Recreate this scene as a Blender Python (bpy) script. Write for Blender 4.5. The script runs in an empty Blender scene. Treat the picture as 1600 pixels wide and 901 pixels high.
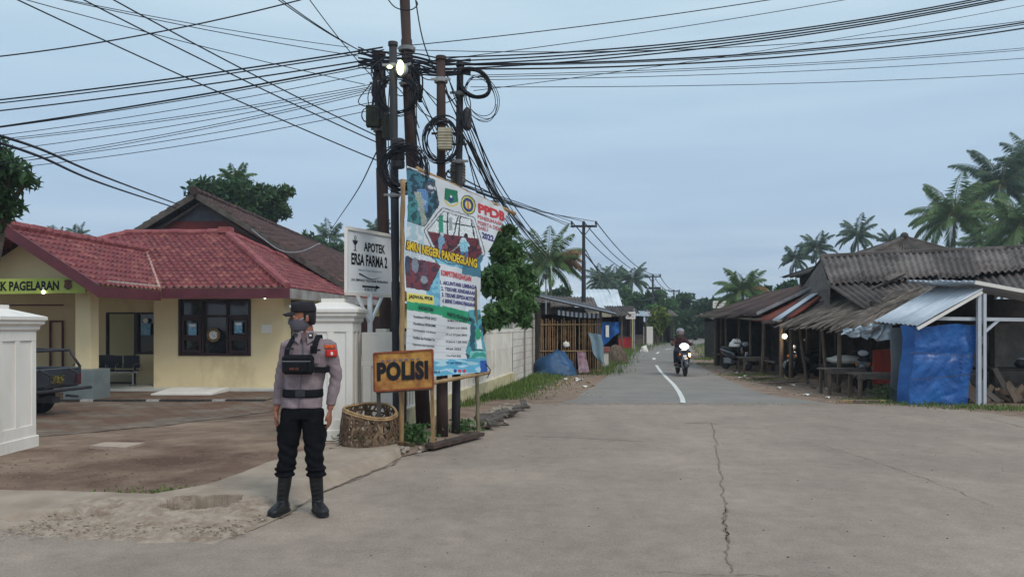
import bpy, bmesh, math, random
import numpy as np
from mathutils import Vector, Matrix
from mathutils import noise as mnoise
R = math.radians
S = bpy.context.scene
COL = S.collection
random.seed(7)

# ---------------------------------------------------------------- camera
F = 1200.0; CX = 800.0; HY = 508.0; EYE = 1.6      # focal length and horizon row for a 1600 px wide frame
cd = bpy.data.cameras.new('camera'); cam = bpy.data.objects.new('camera', cd); COL.objects.link(cam)
cam.location = (0, 0, EYE); cam.rotation_euler = (R(90), 0, 0)
cd.sensor_width = 36; cd.lens = 36 * F / 1600; cd.shift_y = (HY - 450.5) / 1600
cd.clip_start = 0.05; cd.clip_end = 3000
S.camera = cam

# ---------------------------------------------------------------- light
SUN_EL, SUN_AZ = 48, 140      # overcast, soft light from behind and to the right of the camera
w = bpy.data.worlds.new('World'); S.world = w; w.use_nodes = True
nt = w.node_tree; nt.nodes.clear()
def N(tree, t, **kw):
    n = tree.nodes.new(t)
    for k, v in kw.items():
        if k in n.inputs: n.inputs[k].default_value = v
        else: setattr(n, k, v)
    return n
out = N(nt, 'ShaderNodeOutputWorld'); bg = N(nt, 'ShaderNodeBackground')
sky = N(nt, 'ShaderNodeTexSky', sky_type='NISHITA', sun_disc=False, sun_elevation=R(SUN_EL), sun_rotation=R(SUN_AZ), air_density=1.0, dust_density=3.0)
bg.inputs['Strength'].default_value = 0.118
tc = N(nt, 'ShaderNodeTexCoord'); sep = N(nt, 'ShaderNodeSeparateXYZ'); nt.links.new(tc.outputs['Generated'], sep.inputs[0])
cr = N(nt, 'ShaderNodeValToRGB'); nt.links.new(sep.outputs['Z'], cr.inputs[0])
e = cr.color_ramp.elements
e[0].position = 0.0; e[0].color = (5.2, 6.0, 6.9, 1)
e[1].position = 1.0; e[1].color = (5.6, 6.6, 7.6, 1)
for p, c in ((0.02, (4.7, 5.6, 6.6)), (0.07, (3.7, 4.7, 5.9)), (0.15, (3.35, 4.5, 5.85)), (0.27, (3.75, 5.0, 6.15)), (0.40, (4.5, 5.8, 6.6))):
    k = e.new(p); k.color = (*c, 1)
# cloud banks: stretched noise, stronger near the horizon
mp = N(nt, 'ShaderNodeMapping'); mp.inputs['Scale'].default_value = (1.5, 1.5, 14)
nt.links.new(tc.outputs['Generated'], mp.inputs[0])
nz = N(nt, 'ShaderNodeTexNoise'); nz.inputs['Scale'].default_value = 2.1; nz.inputs['Detail'].default_value = 5; nz.inputs['Roughness'].default_value = .5
nt.links.new(mp.outputs[0], nz.inputs['Vector'])
cr2 = N(nt, 'ShaderNodeValToRGB'); nt.links.new(nz.outputs['Fac'], cr2.inputs[0])
cr2.color_ramp.elements[0].position = .38; cr2.color_ramp.elements[0].color = (.78, .84, .91, 1)
cr2.color_ramp.elements[1].position = .66; cr2.color_ramp.elements[1].color = (1.26, 1.2, 1.12, 1)
low = N(nt, 'ShaderNodeMapRange'); low.inputs['From Min'].default_value = 0.03; low.inputs['From Max'].default_value = 0.14
low.inputs['To Min'].default_value = 1.0; low.inputs['To Max'].default_value = 0.22
nt.links.new(sep.outputs['Z'], low.inputs['Value'])
mul = N(nt, 'ShaderNodeMix', data_type='RGBA', blend_type='MULTIPLY'); nt.links.new(low.outputs[0], mul.inputs['Factor'])
nt.links.new(cr.outputs[0], mul.inputs['A']); nt.links.new(cr2.outputs[0], mul.inputs['B'])
mx = N(nt, 'ShaderNodeMix', data_type='RGBA'); mx.inputs['Factor'].default_value = 0.88
nt.links.new(sky.outputs[0], mx.inputs['A']); nt.links.new(mul.outputs['Result'], mx.inputs['B'])
nt.links.new(mx.outputs['Result'], bg.inputs['Color']); nt.links.new(bg.outputs[0], out.inputs[0])
sl = bpy.data.lights.new('sun', 'SUN'); so = bpy.data.objects.new('sun', sl); COL.objects.link(so)
sl.energy = 1.2; sl.angle = R(18); sl.color = (1, .95, .88)
so.rotation_euler = (R(90 - SUN_EL), 0, R(180 - SUN_AZ)); so.location = (0, 0, 30)
S.view_settings.view_transform = 'Standard'; S.view_settings.look = 'None'; S.view_settings.gamma = 1
S.view_settings.exposure = 0.2; S.view_settings.use_curve_mapping = False
S.cycles.max_bounces = 6; S.cycles.volume_bounces = 0; S.cycles.transparent_max_bounces = 8
S.cycles.use_denoising = True

# ---------------------------------------------------------------- helpers
def px(x, y, Y):            # picture point at a chosen real distance
    return Vector(((x - CX) / F * Y, Y, EYE - (y - HY) / F * Y))
def smooth(a, b, t):
    t = min(1, max(0, (t - a) / (b - a))); return t * t * (3 - 2 * t)
def fence_x(y): return -1.95 + (y - 10.5) * 0.18
def gz(x, y):               # the station yard lies a little lower than the road
    if x < fence_x(y) + .05 and y < 120:
        return -0.30 * smooth(9.3, 18, y)
    return 0.0
def ground(x, y):
    Y = F * EYE / (y - HY)
    for _ in range(12):
        X = (x - CX) / F * Y; Y = F * (EYE - gz(X, Y)) / (y - HY)
    X = (x - CX) / F * Y
    return Vector((X, Y, gz(X, Y)))
def lin(r, g, b):
    f = lambda c: (c / 255 / 12.92) if c / 255 <= .04045 else ((c / 255 + .055) / 1.055) ** 2.4
    return (f(r), f(g), f(b), 1)

MATS = {}
def mat(name, c, c2=None, scale=4, rough=.8, bump=0, bscale=30, metal=0, detail=6, c3=None, spec=.3, stretch=None, mixpos=(.35, .65), emis=None, vcol=False, island=0, transl=0, contrast3=(.55, .7), bdist=.01, coat=0):
    if name in MATS: return MATS[name]
    m = bpy.data.materials.new(name); m.use_nodes = True; MATS[name] = m
    t = m.node_tree; t.nodes.clear(); L = t.links.new
    o = N(t, 'ShaderNodeOutputMaterial'); b = N(t, 'ShaderNodeBsdfPrincipled')
    b.inputs['Roughness'].default_value = rough; b.inputs['Metallic'].default_value = metal
    b.inputs['Specular IOR Level'].default_value = spec; b.inputs['Coat Weight'].default_value = coat
    tc = N(t, 'ShaderNodeTexCoord'); vec = tc.outputs['Object']
    if stretch:
        mp = N(t, 'ShaderNodeMapping'); mp.inputs['Scale'].default_value = stretch; L(vec, mp.inputs[0]); vec = mp.outputs[0]
    c2 = c2 or tuple(x * .82 for x in c[:3]) + (1,)
    if vcol:
        at = N(t, 'ShaderNodeVertexColor', layer_name='col'); colout = at.outputs[0]
    else:
        nz = N(t, 'ShaderNodeTexNoise'); nz.inputs['Scale'].default_value = scale; nz.inputs['Detail'].default_value = detail; nz.inputs['Roughness'].default_value = .62
        L(vec, nz.inputs['Vector'])
        r = N(t, 'ShaderNodeValToRGB'); L(nz.outputs['Fac'], r.inputs[0])
        r.color_ramp.elements[0].position = mixpos[0]; r.color_ramp.elements[0].color = c
        r.color_ramp.elements[1].position = mixpos[1]; r.color_ramp.elements[1].color = c2
        colout = r.outputs[0]
        if c3:
            n3 = N(t, 'ShaderNodeTexNoise'); n3.inputs['Scale'].default_value = scale * .37; n3.inputs['Detail'].default_value = 8; n3.inputs['Roughness'].default_value = .7
            L(vec, n3.inputs['Vector'])
            mr = N(t, 'ShaderNodeMapRange'); mr.inputs['From Min'].default_value = contrast3[0]; mr.inputs['From Max'].default_value = contrast3[1]; L(n3.outputs['Fac'], mr.inputs[0])
            m3 = N(t, 'ShaderNodeMix', data_type='RGBA'); L(mr.outputs[0], m3.inputs['Factor']); L(colout, m3.inputs['A']); m3.inputs['B'].default_value = c3
            colout = m3.outputs['Result']
    if island:
        g = N(t, 'ShaderNodeNewGeometry'); mr = N(t, 'ShaderNodeMapRange'); mr.inputs['To Min'].default_value = 1 - island; mr.inputs['To Max'].default_value = 1 + island
        L(g.outputs['Random Per Island'], mr.inputs[0])
        hs = N(t, 'ShaderNodeHueSaturation'); L(mr.outputs[0], hs.inputs['Value']); L(colout, hs.inputs['Color']); colout = hs.outputs[0]
    L(colout, b.inputs['Base Color'])
    if bump:
        nb = N(t, 'ShaderNodeTexNoise'); nb.inputs['Scale'].default_value = bscale; nb.inputs['Detail'].default_value = 5; L(vec, nb.inputs['Vector'])
        bp = N(t, 'ShaderNodeBump'); bp.inputs['Strength'].default_value = bump; bp.inputs['Distance'].default_value = bdist; L(nb.outputs['Fac'], bp.inputs['Height']); L(bp.outputs[0], b.inputs['Normal'])
    if emis:
        b.inputs['Emission Color'].default_value = (*emis[:3], 1); b.inputs['Emission Strength'].default_value = emis[3]
    if transl:
        tr = N(t, 'ShaderNodeBsdfTranslucent'); L(colout, tr.inputs['Color']); ms = N(t, 'ShaderNodeMixShader'); ms.inputs[0].default_value = transl
        L(b.outputs[0], ms.inputs[1]); L(tr.outputs[0], ms.inputs[2]); L(ms.outputs[0], o.inputs[0])
    else: L(b.outputs[0], o.inputs[0])
    return m

WL = {}
def tag(o, label=None, cat=None, group=None, kind=None):
    if label: o['label'] = label
    if cat: o['category'] = cat
    if group: o['group'] = group
    if kind: o['kind'] = kind
    return o
def thing(name, label, cat, loc=(0, 0, 0), group=None, rz=0):
    o = bpy.data.objects.new(name, None); COL.objects.link(o); o.location = loc; o.empty_display_size = .2
    o.rotation_euler = (0, 0, rz)
    WL[o] = Vector(loc); return tag(o, label, cat, group)
class MB:
    def __init__(s): s.v = []; s.f = []; s.c = None
    def add(s, vs, fs):
        n = len(s.v); s.v.extend([tuple(v) for v in vs]); s.f.extend([tuple(i + n for i in f) for f in fs]); return s
    def box(s, a, b):
        (x0, y0, z0), (x1, y1, z1) = a, b
        return s.add([(x0,y0,z0),(x1,y0,z0),(x1,y1,z0),(x0,y1,z0),(x0,y0,z1),(x1,y0,z1),(x1,y1,z1),(x0,y1,z1)],
                     [(0,3,2,1),(4,5,6,7),(0,1,5,4),(1,2,6,5),(2,3,7,6),(3,0,4,7)])
    def bar(s, p, q, w=.05, h=None, up=(0, 0, 1)):
        p = Vector(p); q = Vector(q); h = h or w; d = (q - p).normalized(); u = Vector(up)
        if abs(d.dot(u)) > .95: u = Vector((0, 1, 0))
        a = d.cross(u).normalized() * w / 2; b = a.cross(d).normalized() * h / 2
        vs = [p-a-b, p+a-b, p+a+b, p-a+b, q-a-b, q+a-b, q+a+b, q-a+b]
        return s.add(vs, [(0,1,2,3),(7,6,5,4),(0,4,5,1),(1,5,6,2),(2,6,7,3),(3,7,4,0)])
    def tube(s, pts, r, n=8, cap=True):
        pts = [Vector(p) for p in pts]; m = len(pts)
        rs = r if isinstance(r, (list, tuple)) else [r] * m
        vs = []; prev = None
        for i, p in enumerate(pts):
            d = (pts[min(i+1, m-1)] - pts[max(i-1, 0)])
            if d.length < 1e-9: d = Vector((0, 0, 1))
            d.normalize()
            if prev is None:
                u = Vector((0, 0, 1)) if abs(d.z) < .9 else Vector((0, 1, 0)); a = d.cross(u).normalized()
            else:
                a = prev - d * prev.dot(d)
                a = a.normalized() if a.length > 1e-6 else d.orthogonal().normalized()
            prev = a; b = d.cross(a)
            for k in range(n):
                t = 2 * math.pi * k / n; vs.append(p + (a * math.cos(t) + b * math.sin(t)) * rs[i])
        fs = [(i*n+k, i*n+(k+1)%n, (i+1)*n+(k+1)%n, (i+1)*n+k) for i in range(m-1) for k in range(n)]
        if cap: fs += [tuple(range(n))[::-1], tuple(range((m-1)*n, m*n))]
        return s.add(vs, fs)
    def loft(s, rings, n=20, p=2.0):      # rings: (center, rx, ry[, axis]) ; superellipse
        vs = []
        for rg in rings:
            c, rx, ry = Vector(rg[0]), rg[1], rg[2]
            M = rg[3] if len(rg) > 3 and rg[3] is not None else Matrix.Identity(3)
            for k in range(n):
                t = 2*math.pi*k/n; ct, st = math.cos(t), math.sin(t)
                x = math.copysign(abs(ct)**(2/p), ct)*rx; y = math.copysign(abs(st)**(2/p), st)*ry
                vs.append(c + M @ Vector((x, y, 0)))
        m = len(rings)
        fs = [(i*n+k, i*n+(k+1)%n, (i+1)*n+(k+1)%n, (i+1)*n+k) for i in range(m-1) for k in range(n)]
        fs += [tuple(range(n))[::-1], tuple(range((m-1)*n, m*n))]
        return s.add(vs, fs)
    def sphere(s, c, r, n=12, m=8, sc=(1, 1, 1)):
        c = Vector(c); vs = []
        for i in range(1, m):
            ph = math.pi*i/m
            for k in range(n):
                t = 2*math.pi*k/n
                vs.append(c + Vector((r*sc[0]*math.sin(ph)*math.cos(t), r*sc[1]*math.sin(ph)*math.sin(t), r*sc[2]*math.cos(ph))))
        a = len(vs); vs += [c + Vector((0,0,r*sc[2])), c - Vector((0,0,r*sc[2]))]
        fs = [(i*n+k, (i+1)*n+k, (i+1)*n+(k+1)%n, i*n+(k+1)%n) for i in range(m-2) for k in range(n)]
        fs += [(a, k, (k+1)%n) for k in range(n)] + [(a+1, (m-2)*n+(k+1)%n, (m-2)*n+k) for k in range(n)]
        return s.add(vs, fs)
    def grid(s, fn, nu, nv, th=0):        # fn(u,v)->Vector ; th: real thickness downwards along normal
        P = [[Vector(fn(i/nu, j/nv)) for i in range(nu+1)] for j in range(nv+1)]
        vs = [p for row in P for p in row]; W = nu+1
        fs = [(j*W+i, j*W+i+1, (j+1)*W+i+1, (j+1)*W+i) for j in range(nv) for i in range(nu)]
        if th:
            nrm = (P[0][-1]-P[0][0]).cross(P[-1][0]-P[0][0]).normalized()
            if nrm.z > 0 or (abs(nrm.z) < .05 and nrm.y < 0): nrm = -nrm
            K = len(vs); vs += [p + nrm*th for p in vs[:K]]
            fs += [tuple(K+i for i in f[::-1]) for f in list(fs)]
            edge = [i for i in range(W)] + [j*W+nu for j in range(1, nv+1)] + [nv*W+i for i in range(nu-1, -1, -1)] + [j*W for j in range(nv-1, 0, -1)]
            for a, b in zip(edge, edge[1:]+edge[:1]): fs.append((a, a+K, b+K, b))
        return s.add(vs, fs)
    def quad(s, a, b, c, d): return s.add([a, b, c, d], [(0, 1, 2, 3)])
    def lathe(s, c, prof, n=16):
        c = Vector(c); vs = [c + Vector((r*math.cos(2*math.pi*k/n), r*math.sin(2*math.pi*k/n), z)) for r, z in prof for k in range(n)]
        m = len(prof); fs = [(i*n+k, i*n+(k+1)%n, (i+1)*n+(k+1)%n, (i+1)*n+k) for i in range(m-1) for k in range(n)]
        fs += [tuple(range(n))[::-1], tuple(range((m-1)*n, m*n))]
        return s.add(vs, fs)
    def prism(s, poly, z0, z1, ax='z'):   # poly 2D extruded
        n = len(poly)
        f = {'z': lambda p, h: (p[0], p[1], h), 'y': lambda p, h: (p[0], h, p[1]), 'x': lambda p, h: (h, p[0], p[1])}[ax]
        return s.add([f(p, z0) for p in poly] + [f(p, z1) for p in poly], [tuple(range(n))[::-1], tuple(range(n, 2*n))] + [(i, (i+1)%n, n+(i+1)%n, n+i) for i in range(n)])
    def xform(s, M):
        s.v = [tuple(M @ Vector(v)) for v in s.v]; return s
    def build(s, name, m, parent=None, smooth_=False, loc=None, cols=None, bevel=0, **tg):
        o_ = Vector(loc) if loc is not None else (WL.get(parent, Vector()) if parent else Vector())
        me = bpy.data.meshes.new(name)
        me.from_pydata([tuple(Vector(v) - o_) for v in s.v] if o_.length else s.v, [], s.f)
        if cols is not None:
            a = me.color_attributes.new('col', 'FLOAT_COLOR', 'POINT')
            a.data.foreach_set('color', np.array([(c[0], c[1], c[2], 1) for c in cols], dtype=np.float32).ravel())
        if bevel:
            bm = bmesh.new(); bm.from_mesh(me)
            es = [e for e in bm.edges if len(e.link_faces) == 2 and e.calc_face_angle(0) > .6]
            bmesh.ops.bevel(bm, geom=es, offset=bevel, segments=1, affect='EDGES'); bm.to_mesh(me); bm.free()
        else:
            me.validate()
        if smooth_: me.polygons.foreach_set('use_smooth', [True]*len(me.polygons))
        me.materials.append(m)
        ob = bpy.data.objects.new(name, me); COL.objects.link(ob)
        if parent: ob.parent = parent; WL[ob] = WL[parent] if loc is None else o_
        else: ob.location = o_; WL[ob] = o_
        tag(ob, **tg); return ob
def copy_tree(o, parent=None, **tg):
    c = o.copy(); COL.objects.link(c); c.parent = parent; WL[c] = WL.get(o, Vector())
    for ch in [k for k in ALLCH(o)]: copy_tree(ch, c)
    tag(c, **tg); return c
def ALLCH(o): return [x for x in COL.objects if x.parent == o]
def remesh(ob, vox, sm=2, iters=4):
    m = ob.modifiers.new('r', 'REMESH'); m.mode = 'VOXEL'; m.voxel_size = vox; m.use_smooth_shade = True
    if sm: k = ob.modifiers.new('s', 'SMOOTH'); k.factor = .5; k.iterations = iters
    dg = bpy.context.evaluated_depsgraph_get(); me = bpy.data.meshes.new_from_object(ob.evaluated_get(dg))
    mats = [x for x in ob.data.materials]; ob.modifiers.clear(); ob.data = me
    me.materials.clear(); [me.materials.append(x) for x in mats]
    me.polygons.foreach_set('use_smooth', [True]*len(me.polygons)); return ob
_tc = {}
def text2d(s, bold=0.0, spacing=1.0):
    k = (s, bold, spacing)
    if k in _tc: return _tc[k]
    cu = bpy.data.curves.new('t', 'FONT'); cu.body = s; cu.size = 1; cu.offset = bold; cu.space_character = spacing; cu.resolution_u = 3
    ob = bpy.data.objects.new('t', cu); COL.objects.link(ob); dg = bpy.context.evaluated_depsgraph_get(); dg.update()
    me = bpy.data.meshes.new_from_object(ob.evaluated_get(dg))
    v = np.array([x.co[:2] for x in me.vertices]) if len(me.vertices) else np.zeros((1, 2)); f = [tuple(p.vertices) for p in me.polygons]
    bpy.data.objects.remove(ob); bpy.data.curves.remove(cu); bpy.data.meshes.remove(me)
    mn = v.min(0); mx_ = v.max(0); v = (v - mn) / (mx_ - mn + 1e-9)
    _tc[k] = (v, f); return _tc[k]
def put_text(mb, s, fn, bold=0.02, spacing=1.0):   # fn(u,v) -> 3D, v up
    v, f = text2d(s, bold, spacing); mb.add([fn(a, b) for a, b in v], f); return mb
def nz3(x, y, z=0): return mnoise.noise(Vector((x, y, z)))

# ---------------------------------------------------------------- materials
M = dict(
 asphalt = mat('asphalt', lin(124,119,113), lin(138,132,125), 1.1, .9, .35, 220, c3=lin(116,111,106)),
 line = mat('road_paint', lin(222,222,216), lin(196,196,190), 14, .8, .2, 120, c3=lin(165,163,160), contrast3=(.55,.72)),
 dirt = mat('dirt', lin(130,106,88), lin(154,132,112), 1.1, .95, .9, 45, c3=lin(94,70,58), contrast3=(.44,.62), bdist=.03),
 verge = mat('verge_soil', lin(128,104,88), lin(150,132,116), 2.2, .95, .8, 40, c3=lin(92,78,66), bdist=.03),
 field = mat('field', lin(84,104,58), lin(110,112,72), .5, .95, .6, 20, c3=lin(118,100,80), bdist=.05),
 apron = mat('apron_concrete', lin(162,146,130), lin(140,124,108), 2.4, .9, .5, 60, c3=lin(174,159,142)),
 rough = mat('broken_concrete', lin(172,157,141), lin(142,124,108), 10, .95, .8, 60, c3=lin(128,104,86), bdist=.02),
 white = mat('white_paint', lin(236,231,224), lin(222,216,206), 2.2, .6, .15, 60, c3=lin(158,148,130), contrast3=(.56,.80), stretch=(1,1,.45)),
 cream = mat('cream_plaster', lin(232,212,170), lin(222,202,160), 1.0, .75, .12, 40, c3=lin(176,154,118), contrast3=(.54,.74), stretch=(1,1,.5)),
 maroon = mat('maroon_paint', lin(104,52,60), lin(88,44,52), 3, .55, .1, 30),
 tile = mat('red_roof_tile', lin(134,66,68), lin(98,48,52), 5.0, .6, .25, 60, c3=lin(158,98,88), contrast3=(.5,.66), spec=.3, mixpos=(.38,.60)),
 oldtile = mat('old_roof_tile', lin(86,60,56), lin(62,48,46), 3.0, .8, .5, 30, c3=lin(128,82,68), contrast3=(.57,.70)),
 darkwood = mat('dark_window_wood', lin(58,34,34), lin(44,28,28), 5, .45),
 glass = mat('dark_glass', lin(28,30,32), lin(36,38,40), 3, .08, spec=.6),
 black = mat('black_void', lin(24,22,22), lin(30,28,26), 3, .9),
 rust = mat('rusty_pole', lin(74,54,50), lin(50,40,40), 5, .75, .4, 60, stretch=(1,1,.25), c3=lin(92,82,76)),
 blackpole = mat('black_pole', lin(44,44,50), lin(58,56,58), 5, .6, .2, 60, stretch=(1,1,.2)),
 cable = mat('cable_rubber', lin(26,28,36), lin(32,34,42), 5, .6),
 bamboo = mat('bamboo', lin(176,146,104), lin(138,108,74), 5, .6, .3, 40, stretch=(3,3,.6), c3=lin(104,80,58)),
 oldwood = mat('weathered_wood', lin(116,100,86), lin(84,72,62), 5, .85, .5, 40, stretch=(3,3,.6), c3=lin(60,50,44)),
 greywood = mat('grey_wood', lin(104,96,90), lin(76,68,62), 4, .85, .5, 40, c3=lin(58,50,46)),
 asbestos = mat('aged_corrugated_sheet', lin(120,112,106), lin(96,88,84), 1.6, .85, .3, 30, c3=lin(74,66,64), contrast3=(.45,.65)),
 zinc = mat('zinc_sheet', lin(190,198,206), lin(168,176,186), 2, .45, .1, 30, metal=.5, c3=lin(146,142,138)),
 rustsheet = mat('rusted_red_sheet', lin(128,62,48), lin(104,54,46), 2, .8, .3, 30, c3=lin(84,60,56)),
 thatch = mat('palm_thatch', lin(132,118,104), lin(94,82,72), 9, .95, 1, 60, stretch=(1,3,1), c3=lin(68,58,52), bdist=.04),
 bluetarp = mat('blue_tarpaulin', lin(40,102,172), lin(24,78,146), 3, .4, .15, 12, spec=.5, c3=lin(60,120,180), contrast3=(.58,.8)),
 navytarp = mat('dull_blue_tarpaulin', lin(52,92,132), lin(40,72,106), 3, .5, .3, 12, c3=lin(84,116,146)),
 block = mat('whitewashed_block', lin(224,218,210), lin(204,196,186), 2, .85, .3, 40, c3=lin(168,152,134)),
 mortar = mat('mortar', lin(150,142,134), None, 4, .9),
 plinth = mat('grey_tile_plinth', lin(122,132,132), lin(106,116,118), 3, .5),
 leaf = mat('broad_leaf', lin(98,130,76), lin(74,108,62), 1.5, .5, island=.45, transl=.4, c3=lin(128,150,88)),
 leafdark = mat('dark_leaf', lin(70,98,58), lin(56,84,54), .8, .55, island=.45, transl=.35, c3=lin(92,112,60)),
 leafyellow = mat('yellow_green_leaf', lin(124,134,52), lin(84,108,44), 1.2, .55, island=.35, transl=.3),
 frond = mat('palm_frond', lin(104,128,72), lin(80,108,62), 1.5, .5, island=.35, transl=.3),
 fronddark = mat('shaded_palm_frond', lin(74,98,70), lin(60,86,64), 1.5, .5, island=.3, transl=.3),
 deadfrond = mat('dead_palm_frond', lin(150,120,84), lin(116,92,66), 3, .8, island=.3, transl=.15),
 bark = mat('bark', lin(98,84,72), lin(72,62,54), 6, .9, .6, 30, c3=lin(120,110,98)),
 grass = mat('grass_blade', lin(108,128,66), lin(86,110,54), .8, .7, island=.4, transl=.25, c3=lin(128,130,74)),
 skin = mat('skin', lin(150,98,76), lin(136,86,68), 6, .5),
 hair = mat('black_hair', lin(20,18,20), None, 20, .5),
 chrome = mat('chrome', lin(180,180,184), None, 3, .2, metal=1),
 rubber = mat('tyre_rubber', lin(30,30,32), lin(38,38,40), 10, .8, .3, 80),
 steel = mat('grey_painted_steel', lin(150,152,156), lin(120,120,122), 6, .5, .1, 60),
 box = mat('junction_box_plastic', lin(172,164,144), lin(146,136,116), 6, .6),
 lampon = mat('lit_lamp', (1,1,1,1), None, 2, .5, emis=(1, 1, .82, 30)),
 warm = mat('lit_bulb', (1,.9,.7,1), None, 2, .5, emis=(1, .82, .5, 5)),
 ink = mat('black_ink', lin(26,26,34), None, 4, .7),
)
# ================================================================ SETTING
def inside(poly, x, y):
    c = False; n = len(poly)
    for i in range(n):
        x1, y1 = poly[i]; x2, y2 = poly[(i+1) % n]
        if (y1 > y) != (y2 > y) and x < (x2-x1)*(y-y1)/(y2-y1)+x1: c = not c
    return c
from mathutils.geometry import delaunay_2d_cdt
def sheet(name, poly, z, m, res=None, zfn=None, kind='structure'):
    pts = []; n0 = len(poly)
    for i in range(n0):
        a = Vector(poly[i][:2]); b = Vector(poly[(i+1) % n0][:2]); k = max(1, int((b-a).length/res)) if res and (b-a).length < 60 else 1
        pts += [a.lerp(b, j/k) for j in range(k)]
    n = len(pts); P = [(p.x, p.y) for p in pts]
    if res:
        lox, hix = max(-20, min(p[0] for p in P)), min(20, max(p[0] for p in P)); loy, hiy = max(-5, min(p[1] for p in P)), max(p[1] for p in P)
        for y in np.arange(loy + res/2, hiy, res):
            for x in np.arange(lox + res/2, hix, res):
                if inside(P, x, y): pts.append(Vector((x, y)))
    v, e_, f, *_ = delaunay_2d_cdt(pts, [(i, (i+1) % n) for i in range(n)], [list(range(n))], 1, 1e-5)
    fs = []
    for t in f:
        a, b, c = (v[i] for i in t[:3]); fs.append(tuple(t) if (b-a).cross(c-a) > 0 else tuple(reversed(t)))
    me = bpy.data.meshes.new(name); me.from_pydata([(q.x, q.y, z + (zfn(q.x, q.y) if zfn else 0)) for q in v], [], fs); me.materials.append(m)
    me.polygons.foreach_set('use_smooth', [True]*len(me.polygons))
    o = bpy.data.objects.new(name, me); COL.objects.link(o); tag(o, kind=kind); WL[o] = Vector(); return o

# ground: one sheet to the horizon
def axis(lo, hi, dense_lo, dense_hi, step):
    a = list(np.arange(dense_lo, dense_hi + 1e-6, step)); k = step
    x = dense_hi
    while x < hi: k *= 1.35; x += k; a.append(x)
    x = dense_lo; k = step
    while x > lo: k *= 1.35; x -= k; a.insert(0, x)
    return a
HOLE = (-2.98, -2.36, 6.42, 6.80)
xs = axis(-1500, 1500, -16, 10, .33); ys = axis(-200, 2400, 4, 30, .33)
def base_z(x, y):
    z = gz(x, y) - .03
    if -3.3 < x < -2.05 and 6.25 < y < 7.15: z = -.5
    if y > 140: z += (y - 140) * .004
    return z
mb = MB(); W = len(xs)
mb.add([(x, y, base_z(x, y)) for y in ys for x in xs], [(j*W+i, j*W+i+1, (j+1)*W+i+1, (j+1)*W+i) for j in range(len(ys)-1) for i in range(W-1)])
mb.build('ground', M['field'], kind='structure', smooth_=True)

# yard
yard = [ground(0, 781), ground(150, 784), ground(260, 786), ground(340, 769), ground(420, 736), ground(520, 707), ground(556, 701)]
yard = [(p.x, p.y) for p in yard]
yard = [(-30, 7.1)] + yard + [(fence_x(11), 11), (fence_x(24), 24), (-30, 24)]
def bumpy(x, y): return gz(x, y) + .018 * nz3(x * 1.2, y * 1.2) + .008 * nz3(x * 5, y * 5, 3)
sheet('yard', yard, .022, M['dirt'], .3, bumpy)

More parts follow.
